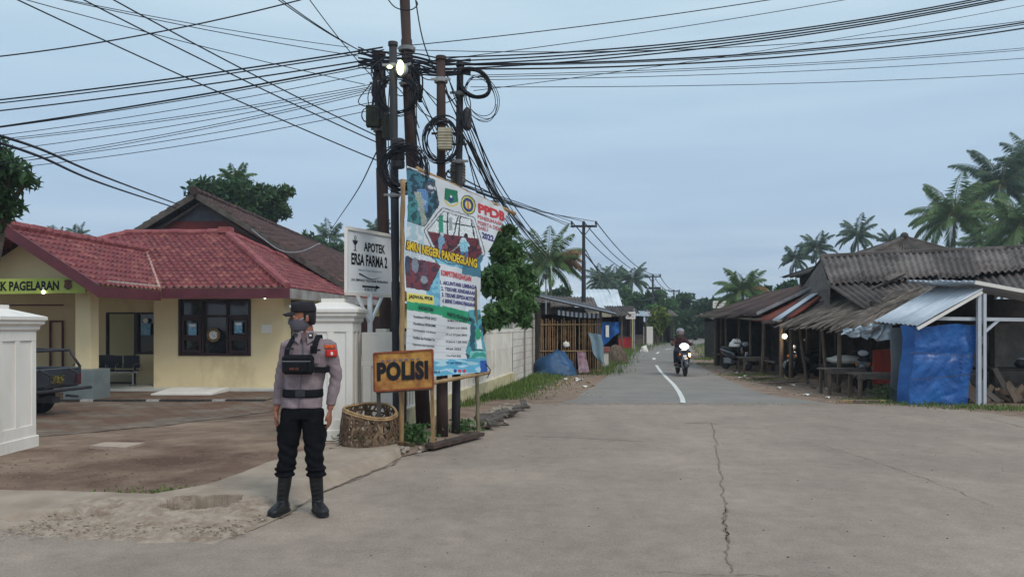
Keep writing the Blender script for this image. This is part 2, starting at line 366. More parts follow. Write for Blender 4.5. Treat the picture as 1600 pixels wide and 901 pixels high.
# concrete junction: procedural concrete with joint cracks
def road_mat():
    m = mat('junction_concrete', lin(167,152,138), lin(152,138,126), .7, .9, .5, 150, c3=lin(136,123,112), contrast3=(.45, .72))
    t = m.node_tree; L = t.links.new
    b = [n for n in t.nodes if n.type == 'BSDF_PRINCIPLED'][0]; src = b.inputs['Base Color'].links[0].from_socket
    tc = N(t, 'ShaderNodeTexCoord')
    n1 = N(t, 'ShaderNodeTexNoise'); n1.inputs['Scale'].default_value = 55; n1.inputs['Detail'].default_value = 9; n1.inputs['Roughness'].default_value = .8; L(tc.outputs['Object'], n1.inputs['Vector'])
    r = N(t, 'ShaderNodeValToRGB'); r.color_ramp.elements[0].position = .3; r.color_ramp.elements[0].color = (.5, .5, .5, 1); r.color_ramp.elements[1].position = .62; r.color_ramp.elements[1].color = (1.16, 1.16, 1.16, 1)
    L(n1.outputs['Fac'], r.inputs[0])
    mm = N(t, 'ShaderNodeMix', data_type='RGBA', blend_type='MULTIPLY'); mm.inputs['Factor'].default_value = .9; L(src, mm.inputs['A']); L(r.outputs[0], mm.inputs['B'])
    # long tyre polish streaks following the road
    mp = N(t, 'ShaderNodeMapping'); mp.inputs['Scale'].default_value = (1.2, .12, 1); mp.inputs['Rotation'].default_value = (0, 0, R(-12)); L(tc.outputs['Object'], mp.inputs[0])
    n2 = N(t, 'ShaderNodeTexNoise'); n2.inputs['Scale'].default_value = 1.3; n2.inputs['Detail'].default_value = 4; L(mp.outputs[0], n2.inputs['Vector'])
    r2 = N(t, 'ShaderNodeValToRGB'); r2.color_ramp.elements[0].position = .3; r2.color_ramp.elements[0].color = (.9, .9, .91, 1); r2.color_ramp.elements[1].position = .7; r2.color_ramp.elements[1].color = (1.06, 1.05, 1.04, 1)
    L(n2.outputs['Fac'], r2.inputs[0]); m4 = N(t, 'ShaderNodeMix', data_type='RGBA', blend_type='MULTIPLY'); m4.inputs['Factor'].default_value = .8
    L(mm.outputs['Result'], m4.inputs['A']); L(r2.outputs[0], m4.inputs['B'])
    n5 = N(t, 'ShaderNodeTexNoise'); n5.inputs['Scale'].default_value = 5; n5.inputs['Detail'].default_value = 10; n5.inputs['Roughness'].default_value = .78; L(tc.outputs['Object'], n5.inputs['Vector'])
    r5 = N(t, 'ShaderNodeValToRGB'); r5.color_ramp.elements[0].position = .34; r5.color_ramp.elements[0].color = (.80, .79, .77, 1); r5.color_ramp.elements[1].position = .60; r5.color_ramp.elements[1].color = (1.06, 1.05, 1.04, 1); L(n5.outputs['Fac'], r5.inputs[0])
    m6 = N(t, 'ShaderNodeMix', data_type='RGBA', blend_type='MULTIPLY'); m6.inputs['Factor'].default_value = .85; L(m4.outputs['Result'], m6.inputs['A']); L(r5.outputs[0], m6.inputs['B'])
    v7 = N(t, 'ShaderNodeTexVoronoi'); v7.inputs['Scale'].default_value = 2.6; L(tc.outputs['Object'], v7.inputs['Vector'])   # small oil drips
    r7 = N(t, 'ShaderNodeValToRGB'); r7.color_ramp.elements[0].position = .02; r7.color_ramp.elements[0].color = (.62, .60, .58, 1); r7.color_ramp.elements[1].position = .075; r7.color_ramp.elements[1].color = (1, 1, 1, 1); L(v7.outputs['Distance'], r7.inputs[0])
    m8 = N(t, 'ShaderNodeMix', data_type='RGBA', blend_type='MULTIPLY'); m8.inputs['Factor'].default_value = .6; L(m6.outputs['Result'], m8.inputs['A']); L(r7.outputs[0], m8.inputs['B']); L(m8.outputs['Result'], b.inputs['Base Color'])
    return m
conc = [(-80, -40), (80, -40), (80, 9.5), (40, 10.5), (15, 12.1), (8.9, 13), (8.6, 14.4), (7.9, 15.3)] + [(6.5-6.1*i/40, 15.62+.07*nz3(i*.5, 4)+.05*nz3(i*1.7, 9)) for i in range(41)] + [(-.3, 12.2), (-.92, 10), (-1.36, 9.3), (-1.63, 8.0), (-1.85, 7.2), (-1.95, 6.4), (-2.1, 6.12), (-2.73, 6.05), (-3.3, 6.05), (-4.5, 6.2), (-80, 6.2)]
sheet('junction_pavement', conc, .0, road_mat(), 1.0)
# cracks and joints in the concrete: narrow ragged dark strips, 4 mm above
crk = mat('crack_and_edge_shade', lin(112,98,86), lin(132,118,104), 30, .95)
def crack(mb, pts, w, seed=0, jag=.012, rnd=.6):
    rng = random.Random(seed); P = [ground(*p) for p in pts]; L = []
    for a, b in zip(P, P[1:]):
        n = max(2, int((b - a).length / .05))
        for i in range(n):
            q = a.lerp(b, i / n); d = (b - a).normalized(); sd = Vector((-d.y, d.x, 0))
            q = q + sd * (nz3(q.x*3, q.y*3, seed)*.05 + rng.uniform(-jag, jag)); L.append((q, sd, w * rng.uniform(1-rnd, 1+rnd)))
    vs = []; 
    for q, sd, ww in L: vs += [(q.x - sd.x*ww/2, q.y - sd.y*ww/2, .0045), (q.x + sd.x*ww/2, q.y + sd.y*ww/2, .0045)]
    mb.add(vs, [(2*i, 2*i+1, 2*i+3, 2*i+2) for i in range(len(L)-1)])
mb = MB()
crack(mb, [(1113, 660), (1118, 690), (1125, 740), (1131, 790), (1138, 840), (1146, 899)], .011, 1)
crack(mb, [(1129, 795), (1133, 815), (1137, 850)], .018, 5, .015)
crack(mb, [(820, 681), (925, 685), (1015, 690)], .014, 2); crack(mb, [(1113, 660), (1070, 661), (1170, 662)], .014, 6)
crack(mb, [(1150, 899), (1230, 899)], .007, 3); crack(mb, [(1000, 892), (1070, 895), (1146, 899)], .006, 4)
crack(mb, [(1285, 694), (1340, 712), (1440, 745), (1490, 765), (1560, 792)], .006, 7, .02, .9)
crack(mb, [(1540, 652), (1600, 668), (1700, 700)], .012, 8)
mb.build('pavement_cracks', crk, kind='structure')

# asphalt road curving away to the right
LE = [(.75, 15.2), (1.47, 17.1), (2.69, 22.6), (4.3, 31), (6.4, 42.7), (10.65, 60), (16.5, 78), (24.5, 96), (40, 118), (70, 140)]
RE = [(6.75, 15.2), (5.85, 17.6), (6.2, 21.8), (6.85, 26.7), (8.14, 34.9), (10.3, 44), (13.9, 58.2), (19.8, 76.8), (28, 92), (44, 112), (72, 133)]
def resample(P, n):
    P = [Vector((*p, 0)) for p in P]; d = [0]
    for a, b in zip(P, P[1:]): d.append(d[-1] + (b-a).length)
    o = []
    for i in range(n):
        t = d[-1]*(i/(n-1))**1.5; k = max(j for j in range(len(d)) if d[j] <= t + 1e-9); k = min(k, len(P)-2)
        o.append(P[k].lerp(P[k+1], (t-d[k])/(d[k+1]-d[k])))
    return o
lr, rr = resample(LE, 60), resample(RE, 60)
def rough_edge(q, s, i): return Vector((q.x + s*.12*nz3(q.x*2, q.y*2, 9) + s*.05*nz3(q.x*9, q.y*9, 2), q.y, 0))
mb = MB(); vs = []
for i in range(60):
    a, b = rough_edge(lr[i], 1, i), rough_edge(rr[i], 1, i)
    k_ = smooth(15.45, 16.3, a.y); vs += [(a.x, a.y, -.008+.014*k_), ((a.x+b.x)/2, (a.y+b.y)/2, -.008+.020*k_), (b.x, b.y, -.008+.014*k_)]
mb.add(vs, [f for i in range(59) for f in ((3*i, 3*i+1, 3*i+4, 3*i+3), (3*i+1, 3*i+2, 3*i+5, 3*i+4))])
mb.build('asphalt_road', M['asphalt'], kind='structure')
mb = MB()
def stripe(mb, pts, w):
    P = [Vector((*p, 0)) for p in pts]; vs = []
    for i, p in enumerate(P):
        d = (P[min(i+1, len(P)-1)] - P[max(i-1, 0)]).normalized(); sd = Vector((-d.y, d.x, 0))*w/2
        vs += [(p.x-sd.x, p.y-sd.y, .018), (p.x+sd.x, p.y+sd.y, .018)]
    mb.add(vs, [(2*i, 2*i+1, 2*i+3, 2*i+2) for i in range(len(P)-1)])
stripe(mb, [(3.5, 15.7), (3.72, 16.8), (3.98, 18.3), (4.32, 20.5), (4.65, 23), (5.05, 26), (5.5, 29), (5.75, 30.6)], .105)
stripe(mb, [(6.55, 35.4), (6.95, 37.6)], .14); stripe(mb, [(8.1, 43), (8.75, 45.8)], .14); stripe(mb, [(10, 50), (11, 53)], .14); stripe(mb, [(12.3, 57), (13.4, 60)], .14); stripe(mb, [(15, 64), (16.5, 67.5)], .14)
stripe(mb, [(19.5, 74), (21, 77)], .14)
mb.build('road_centre_line', M['line'], kind='structure')

# verges
sheet('market_verge', [(6.5, 15.62), (7.9, 15.3), (8.6, 14.4), (8.9, 13), (15, 12.1), (30, 11), (30, 34), (9.5, 36), (10.8, 44), (14.5, 58), (13.5, 58.2), (9.9, 44), (7.8, 34.9), (6.5, 26.7), (5.9, 21.8), (5.6, 17.6)], -.012, M['verge'], .6, lambda x, y: .01*nz3(x*2, y*2))
sheet('stall_forecourt', [(.1, 15.7), (1.3, 15.7), (1.6, 17.1), (2.9, 22.6), (4.6, 31), (6.7, 42.7), (10.9, 60), (7, 60), (1, 44), (-.2, 30), (-.4, 21), (-.9, 16)], -.012, M['verge'], .6, lambda x, y: .01*nz3(x*2, y*2))

# sloping concrete apron with its broken corner and hole
bot = [ground(-60, 838), ground(0, 838), ground(60, 840), ground(110, 842), ground(215, 850), ground(330, 850), ground(400, 826), ground(440, 808), ground(500, 770), ground(560, 745), ground(600, 729), ground(627, 714)]
top = [ground(-60, 778), ground(0, 780), ground(80, 781), ground(150, 783), ground(240, 786), ground(300, 776), ground(340, 768), ground(380, 752), ground(420, 735), ground(490, 712), ground(560, 698), ground(612, 697)]
bot = [(-40, 5.8)] + [(p.x, p.y) for p in bot]; top = [(-40, 7.1)] + [(p.x, p.y) for p in top]
def interp(P, t):
    k = min(int(t*(len(P)-1)), len(P)-2); f = t*(len(P)-1)-k
    return P[k][0]*(1-f)+P[k+1][0]*f, P[k][1]*(1-f)+P[k+1][1]*f
NU, NV = 560, 90; vs = []; matid = []
for j in range(NV+1):
    for i in range(NU+1):
        u = (1/12) * .9 + (1 - .9/12) * i/NU if i else 0
        a = interp(bot, u); b = interp(top, u); t = j/NV; x = a[0]*(1-t)+b[0]*t; y = a[1]*(1-t)+b[1]*t
        step = smooth(.45, .8, u)                         # the kerb-like edge rises to the right
        tt = t if step < .5 else t
        z = -.006 + .012*smooth(.45, .6, u) + .095*smooth(0, .9 - .75*step, tt + .02*nz3(x*6, y*6)) + .006*nz3(x*4, y*4)
        broken = smooth(-3.9, -3.6, x)*(1-smooth(-2.0, -1.75, x))*(1-smooth(6.55, 6.95, y + .25*nz3(x*2.3, y*2.3, 4)))
        z += broken*smooth(0, .08, t)*(.016*nz3(x*9, y*9, 1) + .009*nz3(x*25, y*25, 2) + .012)
        dx = (x - (HOLE[0]+HOLE[1])/2)/(.5*(HOLE[1]-HOLE[0])); dy = (y - (HOLE[2]+HOLE[3])/2 - .05*dx)/(.5*(HOLE[3]-HOLE[2]))
        r_ = (abs(dx)**3+abs(dy)**3)**(1/3) + .22*nz3(x*8, y*8, 7) + .10*nz3(x*22, y*22, 3)
        z -= .34*(1-smooth(.80, 1.0, r_))*(1+.25*nz3(x*14, y*14, 9))
        dx = (x + 3.75)/.42; dy = (y-6.3)/.13; r_ = math.hypot(dx, dy)+.3*nz3(x*8, y*8, 7)
        z -= .05*(1-smooth(.7, 1.1, r_))
        vs.append((x, y, z)); 
mb = MB(); W = NU+1; mb.add(vs, [(j*W+i, j*W+i+1, (j+1)*W+i+1, (j+1)*W+i) for j in range(NV) for i in range(NU)])
# skirt to ground
ap = mb.build('concrete_apron', M['apron'], kind='structure')
ap.data.materials.append(M['rough'])
for p in ap.data.polygons:
    c = p.center
    br = smooth(-3.95, -3.7, c.x)*(1-smooth(-2.0, -1.8, c.x))*(1-smooth(6.5, 6.75, c.y+.35*nz3(c.x*2.3, c.y*2.3, 4)))
    if br > .5 or c.z < -.03: p.material_index = 1
mb = MB(); mb.quad((-3.3, 6.1, -.24), (-2.1, 6.1, -.24), (-2.1, 7.1, -.24), (-3.3, 7.1, -.24))
mb.build('drain_water', mat('drain_water', lin(70,76,72), None, 3, .15), kind='structure')
# painted shadow gap: dark ragged strip where the slab ends at the road
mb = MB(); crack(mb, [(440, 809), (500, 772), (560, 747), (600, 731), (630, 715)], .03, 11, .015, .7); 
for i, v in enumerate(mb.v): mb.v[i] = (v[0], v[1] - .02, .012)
mb.build('slab_edge_shadow', crk, kind='structure')

# paving inside the yard and the veranda floor
pav = [ground(40, 688), ground(250, 668), ground(440, 640), ground(440, 628), ground(40, 631)]
def pave_mat():
    m = mat('grass_paver', lin(140,126,112), lin(108,94,82), 2, .9, .6, 30, c3=lin(112,84,68), contrast3=(.42,.58))
    t = m.node_tree; L = t.links.new; b = [n for n in t.nodes if n.type == 'BSDF_PRINCIPLED'][0]; src = b.inputs['Base Color'].links[0].from_socket
    tc = N(t, 'ShaderNodeTexCoord'); br = N(t, 'ShaderNodeTexBrick'); br.inputs['Scale'].default_value = 1.0; br.inputs['Brick Width'].default_value = .42; br.inputs['Row Height'].default_value = .3; br.inputs['Mortar Size'].default_value = .035
    br.inputs['Color1'].default_value = (1, 1, 1, 1); br.inputs['Color2'].default_value = (.8, .8, .8, 1); br.inputs['Mortar'].default_value = (.6, .55, .42, 1); L(tc.outputs['Object'], br.inputs['Vector'])
    mm = N(t, 'ShaderNodeMix', data_type='RGBA', blend_type='MULTIPLY'); mm.inputs['Factor'].default_value = .75; L(src, mm.inputs['A']); L(br.outputs['Color'], mm.inputs['B']); L(mm.outputs['Result'], b.inputs['Base Color']); return m
PAVM = pave_mat()
sheet('yard_paving', [(p.x, p.y) for p in pav], .03, PAVM, .4, bumpy)
# low paved terrace with a black and white kerb
terr = MB(); zt = -.24
terr.box((-11.6, 19.0, -.34), (-6.1, 21.5, zt)); terr.build('paved_terrace', PAVM, kind='structure')
kb = MB(); kw = MB()
for i in range(17):
    x0 = -11.6 + i*.325
    (kw if i in (3, 8, 13) else kb).box((x0, 18.88, -.36), (x0+.315, 18.995, zt+.015))
kb.build('kerb_black', mat('black_kerb_paint', lin(48,46,46), lin(70,66,62), 9, .8), kind='structure'); kw.build('kerb_white', mat('white_kerb_paint', lin(190,188,184), lin(150,146,140), 9, .8), kind='structure')
mb = MB(); mb.box((-13.2, 21.5, -.36), (-6.1, 23.3, -.18)); mb.build('veranda_floor', mat('floor_tile', lin(206,206,200), lin(190,190,184), 3, .3), kind='structure')
mb = MB(); mb.add([(-9.3, 20.2, -.235), (-7.7, 20.2, -.235), (-8.0, 21.49, -.15), (-9.4, 21.49, -.15)], [(0,1,2,3)]).add([(-9.3, 20.2, -.235), (-7.7, 20.2, -.235), (-7.7, 20.2, -.239), (-9.3, 20.2, -.239)], [(0,1,2,3)])
mb = MB(); mb.prism([(20.2, -.235), (20.2, -.20), (21.49, -.13), (21.49, -.235)], -9.5, -7.9, 'x'); mb.build('white_entry_ramp', M['white'], kind='structure')
mb = MB(); c = [ground(140, 703), ground(196, 706), ground(226, 698), ground(165, 697)]
mb.add([(p.x, p.y, p.z+.02) for p in c] + [(p.x, p.y, p.z+.06) for p in c], [(4,5,6,7), (0,1,5,4), (1,2,6,5), (2,3,7,6), (3,0,4,7)])
mb.build('drain_cover', mat('pale_slab', lin(178,160,144), lin(160,142,128), 8, .9, .3, 60), label='flat pale concrete drain cover set in the brown yard', cat='drain cover')
# gravel scatter at the yard edge
def pebbles(name, n, area, smin, smax, m, seed, zf=None, kind='stuff', **kw):
    rng = random.Random(seed); mb = MB()
    for _ in range(n):
        x, y = area(rng); s = rng.uniform(smin, smax); z = (zf(x, y) if zf else 0)
        mb.sphere((x, y, z + s*.2), s, 5, 3, (1, rng.uniform(.6, 1.2), rng.uniform(.35, .7)))
    return mb.build(name, m, kind=kind, **kw)
pm = mat('loose_stone', lin(168,154,138), lin(136,120,104), 20, .9, island=.3)
def near_yard(r):
    t = r.random(); p = ground(r.uniform(60, 560), 0 + 0 if False else 700); 
    y = r.uniform(7.1, 9.5); return r.uniform(-6, -2.6 - (0 if y < 8 else -.2)), y
pebbles('yard_gravel', 420, near_yard, .005, .016, mat('yard_stone', lin(134,116,100), lin(104,86,74), 20, .9, island=.3), 3, lambda x, y: bumpy(x, y)+.022)
pebbles('apron_gravel', 420, lambda r: (r.uniform(-3.9, -2.0), r.uniform(5.7, 6.45)), .005, .018, pm, 4, lambda x, y: .03)
pebbles('market_gravel', 500, lambda r: (r.uniform(6.4, 8.3), r.uniform(16, 32)), .01, .035, pm, 5)
pebbles('forecourt_gravel', 350, lambda r: (r.uniform(.3, 2.2), r.uniform(17, 25)), .01, .035, pm, 6)
def onroad(r):
    x = r.uniform(-1, 12); return x, r.uniform(5, 14.5)
sheet('pole_island', [(-1.36, 9.3), (-.92, 10), (-.3, 12.2), (.36, 15.62), (-.85, 15.9), (-1.0, 15.9), (-1.75, 11.6), (-2.15, 10.75), (-1.9, 9.9)], .004, M['verge'], .15, lambda x, y: .03 + .03*nz3(x*2.5, y*2.5, 5)-.03*smooth(-.5,.4,x+1.3-(y-9.3)*.2))
pebbles('seam_grit', 900, lambda r: (r.uniform(.6, 6.4), 15.6+r.gauss(0, .10)), .006, .02, mat('seam_dust', lin(168,154,140), lin(140,128,116), 9, .9), 18)
pebbles('road_grit', 420, onroad, .003, .010, mat('dark_grit', lin(98,88,80), None, 9, .9), 8)

# grass
def grass(name, spots, n, h, m, seed, zf=None):
    rng = random.Random(seed); vs = []; fs = []
    for _ in range(n):
        x, y, d = spots(rng); z = zf(x, y) if zf else 0
        a = rng.uniform(0, 6.28); hh = h*rng.uniform(.5, 1.3)*d; w_ = .008 + .006*rng.random(); lx, ly = rng.uniform(-.5, .5)*hh, rng.uniform(-.5, .5)*hh
        k = len(vs); ca, sa = math.cos(a)*w_, math.sin(a)*w_
        vs += [(x-ca, y-sa, z), (x+ca, y+sa, z), (x+ca*.6+lx*.4, y+sa*.6+ly*.4, z+hh*.6), (x-ca*.6+lx*.4, y-sa*.6+ly*.4, z+hh*.6), (x+lx, y+ly, z+hh)]
        fs += [(k, k+1, k+2, k+3), (k+3, k+2, k+4)]
    return MB().add(vs, fs).build(name, m, kind='stuff')
def gspot_left(r):
    y = 14.6 + 10*r.random()**.8; x0 = fence_x(y)+.12; return x0 + abs(r.gauss(0, .42))*(1.2 if y > 16.5 else .35), y, .4+.7*abs(nz3(y*1.5, 3))+.5*(r.random()<.15)
grass('grass_by_fence', gspot_left, 7500, .15, M['grass'], 11)
def gspot_right(r):
    c = r.choice([(8.2, 15.6), (8.9, 14.9), (8.0, 16.2), (9.6, 14.6), (10.5, 14.2), (7.6, 22.5), (7.5, 24.5), (8.0, 31.5), (9.0, 36)]); return c[0]+r.gauss(0, .45), c[1]+r.gauss(0, .22), .7
grass('grass_by_market', gspot_right, 2600, .11, M['grass'], 12)
def gspot_far(r):
    t = r.random(); 
    if r.random() < .5: y = 24.5 + 25*t; return 2.6+(y-24.5)*.19 + r.gauss(.2, .35), y, 1
    y = 46+40*t; return (6.6+(y-44)*.28) + r.gauss(-.8, .8), y, 1.3
grass('grass_far_roadside', gspot_far, 5000, .2, M['grass'], 13)
def gspot_mid(r): y = 34+45*r.random(); return 8.6+(y-35)*.21+r.random()*2.2+(max(0, y-58)*.15), y, 1.2
grass('grass_right_bend', gspot_mid, 1500, .15, M['grass'], 14)
grass('grass_at_slab', lambda r: (-3.2+r.gauss(0, .35), 7.25+r.gauss(0, .1), .5), 260, .07, M['grass'], 15, lambda x, y: .02)
# ================================================================ BUILDINGS, WALLS
def tile_roof(name, poly, o, ud, slope, z0, m, parent, tw=.21, rl=.29, amp=.03, lip=.045, rag=0, nu=6):
    """tiled plane: o plan origin on the eave, ud plan eave direction (unit), up is left-hand normal; slope = rise per plan metre"""
    ud = Vector(ud).normalized(); vd = Vector((-ud.y, ud.x)); o = Vector(o)
    us = [(Vector(p)-o).dot(ud) for p in poly]; vs_ = [(Vector(p)-o).dot(vd) for p in poly]
    u0, u1, v0, v1 = min(us), max(us), min(vs_), max(vs_)
    pr = rl / math.sqrt(1+slope*slope); nuu = int((u1-u0)/(tw/nu))+1; nr = int((v1-v0)/pr)+1
    vs = []; fs = []; W = nuu+1
    for j in range(nr):
        for k in (0, 1):
            v = v0 + (j+k)*pr
            for i in range(W):
                u = u0 + i*tw/nu; ph = 2*math.pi*(i/nu + (j % 2)*.0)
                h = amp*math.sin(ph) + (lip if k == 0 else 0) + .006*nz3(i//nu*1.7, j*1.3, 1) + rag*nz3((i//nu)*.31+5, j*.31, 2)
                P = o + ud*u + vd*v; vs.append((P.x, P.y, z0 + v*slope + h))
    for r in range(2*nr-1):
        for i in range(nuu):
            a = r*W+i; c = Vector(vs[a]) + (Vector(vs[a+1+W])-Vector(vs[a]))*.5
            if inside(poly, c.x, c.y): fs.append((a, a+1, a+1+W, a+W))
    used = sorted({i for f in fs for i in f}); mp = {k: i for i, k in enumerate(used)}
    return MB().add([vs[k] for k in used], [tuple(mp[i] for i in f) for f in fs]).build(name, m, parent, smooth_=False)
def ridge_caps(mb, p, q, r=.09, n=None, seg=.3):
    p, q = Vector(p), Vector(q); n = n or max(1, int((q-p).length/seg)); d = (q-p)/n; rr = random.Random(n)
    for i in range(n):
        j = Vector((rr.uniform(-.012, .012), rr.uniform(-.012, .012), rr.uniform(-.012, .012)))
        a = p + d*i + j; b = p + d*(i+1.15) + j; mb.tube([a - Vector((0,0,.015)), b + Vector((0,0,.012))], [r*1.18, r*.88], 8)
def wall_open(mb, x0, x1, z0, z1, y, th, opens):   # wall in the XZ plane with rectangular openings
    x = x0
    for a, b, c, d in sorted(opens):
        if a > x: mb.box((x, y, z0), (a, y+th, z1))
        if c > z0: mb.box((a, y, z0), (b, y+th, c))
        if d < z1: mb.box((a, y, d), (b, y+th, z1))
        x = b
    if x < x1: mb.box((x, y, z0), (x1, y+th, z1))

# ---- police station
PIV = (-6.1, 20.8, 0)
st = thing('police_station', 'cream police station with red tiled roof and gabled porch at the left', 'building', PIV)
st.rotation_euler.z = R(-4)
mb = MB()
wall_open(mb, -10.5, -6.64, -.34, 2.62, 22, .15, [(-9.75, -7.6, .72, 2.36)])
wall_open(mb, -17, -10.5, -.34, 2.9, 23.3, .15, [(-13.5, -13.15, .70, 1.98), (-12.72, -11.8, -.17, 1.98), (-11.76, -11.16, .73, 1.98)])
mb.box((-6.79, 22.15, -.34), (-6.64, 30, 2.62)); mb.box((-10.5, 22.15, -.34), (-10.35, 23.3, 2.62))
mb.box((-17, 27, -.34), (-6.8, 27.15, 2.62)); mb.box((-15.4, 21.3, -.34), (-14.3, 21.45, 1.9))
mb.build('wall', M['cream'], st)
mb = MB(); mb.box((-16.9, 23.46, -.19), (-10.51, 26.9, -.17)); mb.box((-10.3, 22.2, -.2), (-6.85, 26.9, -.18)); mb.build('interior_floor', mat('floor_tile_in', lin(176,176,172), None, 3, .3), st)
mb = MB(); mb.box((-12.0, 23.7, -.1), (-11.2, 23.8, 2.3)); mb.build('interior_partition', mat('interior_panel', lin(60,56,60), None, 3, .6), st)
mb = MB(); mb.box((-17.2, 18.6, 2.66), (-9.75, 23.2, 2.70)); mb.box((-17, 20.9, 2.63), (-6.3, 30, 2.655)); mb.build('soffit', mat('soffit', lin(196,190,178), None, 2, .8), st)
tile_roof('roof', [(-17.5, 20.8), (-6.1, 20.8), (-10.02, 25.8), (-13.6, 25.8)], (-17.5, 20.8), (1, 0), .422, 2.60, M['tile'], st)
tile_roof('roof', [(-6.1, 20.8), (-6.1, 30.8), (-10.02, 25.8)], (-6.1, 20.8), (0, 1), .538, 2.60, M['tile'], st)
tile_roof('roof', [(-9.6, 17.95), (-9.6, 20.7), (-11.85, 24.0), (-11.85, 17.95)], (-9.6, 17.95), (0, 1), .62, 2.54, M['tile'], st)
tile_roof('roof', [(-14.1, 24), (-14.1, 17.95), (-11.85, 17.95), (-11.85, 24)], (-14.1, 24), (0, -1), .62, 2.54, M['tile'], st)
mb = MB()
ridge_caps(mb, (-13.6, 25.8, 4.76), (-10.02, 25.8, 4.76), .11); ridge_caps(mb, (-10.02, 25.8, 4.74), (-6.12, 20.82, 2.68), .11); ridge_caps(mb, (-10.02, 25.8, 4.74), (-6.12, 30.6, 2.68), .11)
ridge_caps(mb, (-11.85, 17.9, 4.0), (-11.85, 24.0, 4.0), .11); ridge_caps(mb, (-13.6, 25.8, 4.74), (-17.4, 20.82, 2.68), .11)
mb.box((-10.25, 25.6, 4.72), (-9.85, 25.95, 4.92)); mb.build('ridge_tiles', mat('ridge_tile', lin(134,66,72), lin(158,96,94), 3, .8, .8, 30, bdist=.03), st)
mb = MB()   # cement valley flashing
mb.tube([(-9.62, 20.72, 2.60), (-10.4, 21.87, 3.06), (-11.1, 22.9, 3.5), (-11.8, 23.9, 3.9)], .05, 6); mb.build('valley_flashing', mat('valley_cement', lin(196,176,160), lin(150,96,88), 14, .9), st)
mb = MB()
mb.box((-9.55, 20.68, 2.33), (-5.99, 20.74, 2.60)); MB().box((-6.06, 20.745, 2.33), (-6.0, 30.8, 2.60)).build('side_fascia', mat('grey_fascia', lin(168,166,160), lin(130,118,112), 2, .7), st)
mb.box((-9.62, 17.9, 2.27), (-9.56, 20.67, 2.53))
for sx in (1, -1):
    x0, x1 = -11.85, -11.85+sx*2.29
    mb.add([(x0, 17.84, 3.70), (x1, 17.84, 2.27), (x1, 17.84, 2.56), (x0, 17.84, 3.99), (x0, 17.90, 3.70), (x1, 17.90, 2.27), (x1, 17.90, 2.56), (x0, 17.90, 3.99)], [(0,1,2,3), (7,6,5,4), (0,4,5,1), (2,6,7,3), (1,5,6,2), (0,3,7,4)])
mb.build('fascia_board', M['maroon'], st)
mb = MB(); mb.prism([(-13.7, 2.62), (-10.0, 2.62), (-11.85, 3.80)], 18.75, 18.85, 'y'); mb.build('gable_wall', M['cream'], st)
mb = MB(); mb.box((-14.2, 18.72, 2.66), (-9.75, 18.745, 2.72)); mb.build('gable_trim', M['maroon'], st)
mb = MB(); mb.box((-14.1, 18.9, 2.44), (-9.9, 19.2, 2.66)); mb.build('porch_beam', M['cream'], st)
mb = MB(); mb.box((-10.82, 18.9, .5), (-10.42, 19.25, 2.44)); mb.build('porch_column', M['cream'], st, bevel=.01)
mb = MB(); mb.box((-11.0, 18.7, -.36), (-10.24, 19.45, .5)); mb.build('column_plinth', M['plinth'], st, bevel=.01)
# windows
def frame_rect(mb, x0, x1, z0, z1, y, w, d=.06):
    mb.box((x0, y, z0), (x0+w, y+d, z1)); mb.box((x1-w, y, z0), (x1, y+d, z1)); mb.box((x0+w, y, z0), (x1-w, y+d, z0+w)); mb.box((x0+w, y, z1-w), (x1-w, y+d, z1))
mb = MB(); frame_rect(mb, -9.75, -7.6, .72, 2.36, 21.97, .07, .12)
for x in (-9.05, -8.33): mb.box((x, 21.985, .79), (x+.05, 22.06, 2.29))
mb.box((-9.68, 21.99, 1.83), (-9.05, 22.06, 1.9)); mb.box((-9.0, 21.99, 1.83), (-8.33, 22.06, 1.9)); mb.box((-8.28, 21.99, 1.83), (-7.67, 22.06, 1.9))
for x0, x1 in ((-9.66, -9.08), (-8.25, -7.7)): frame_rect(mb, x0, x1, .8, 1.24, 21.992, .08, .05); frame_rect(mb, x0, x1, 1.24, 1.82, 21.992, .08, .05)
wf = mb.build('window', M['darkwood'], st)
MB().box((-9.68, 22.07, .79), (-7.67, 22.08, 2.29)).build('pane', M['glass'], wf)
mb = MB()
for r0, r1 in ((.16, .20), ): mb.lathe((0, 0, 0), [(.0, 0), (r1, 0), (r1, .01), (0, .01)], 28)
mb.xform(Matrix.Translation((-8.69, 21.965, 1.32)) @ Matrix.Rotation(R(90), 4, 'X')); mb.build('round_emblem_ring', mat('gold_emblem', lin(150,116,60), lin(40,30,26), 40, .5, mixpos=(.45, .55)), wf)
mb = MB().lathe((0, 0, 0), [(0, 0), (.125, 0), (.125, .01), (0, .01)], 24).xform(Matrix.Translation((-8.69, 21.95, 1.32)) @ Matrix.Rotation(R(90), 4, 'X')); mb.build('round_emblem_disc', mat('emblem_white', lin(216,212,206), lin(120,120,124), 22, .6, mixpos=(.5, .62)), wf)
postm = mat('blue_poster', lin(70,130,170), lin(150,190,210), 12, .5); 
for x0, x1, z0, z1, y in ((-9.44, -9.2, 1.32, 1.66, 21.96), (-8.07, -7.84, 1.38, 1.7, 21.96)):
    MB().box((x0, y, z0), (x1, y+.012, z1)).build('poster', postm, wf)
    MB().box((x0+.03, y-.004, z1-.1), (x1-.03, y-.001, z1-.03)).build('poster_heading', M['white'], wf)
mb = MB(); frame_rect(mb, -11.78, -11.14, .71, 2.0, 23.27, .06, .1); w2 = mb.build('window', M['darkwood'], st); MB().box((-11.72, 23.36, .77), (-11.2, 23.37, 1.94)).build('pane', M['glass'], w2)
MB().box((-11.6, 23.255, 1.3), (-11.3, 23.265, 1.66)).build('poster', postm, w2)
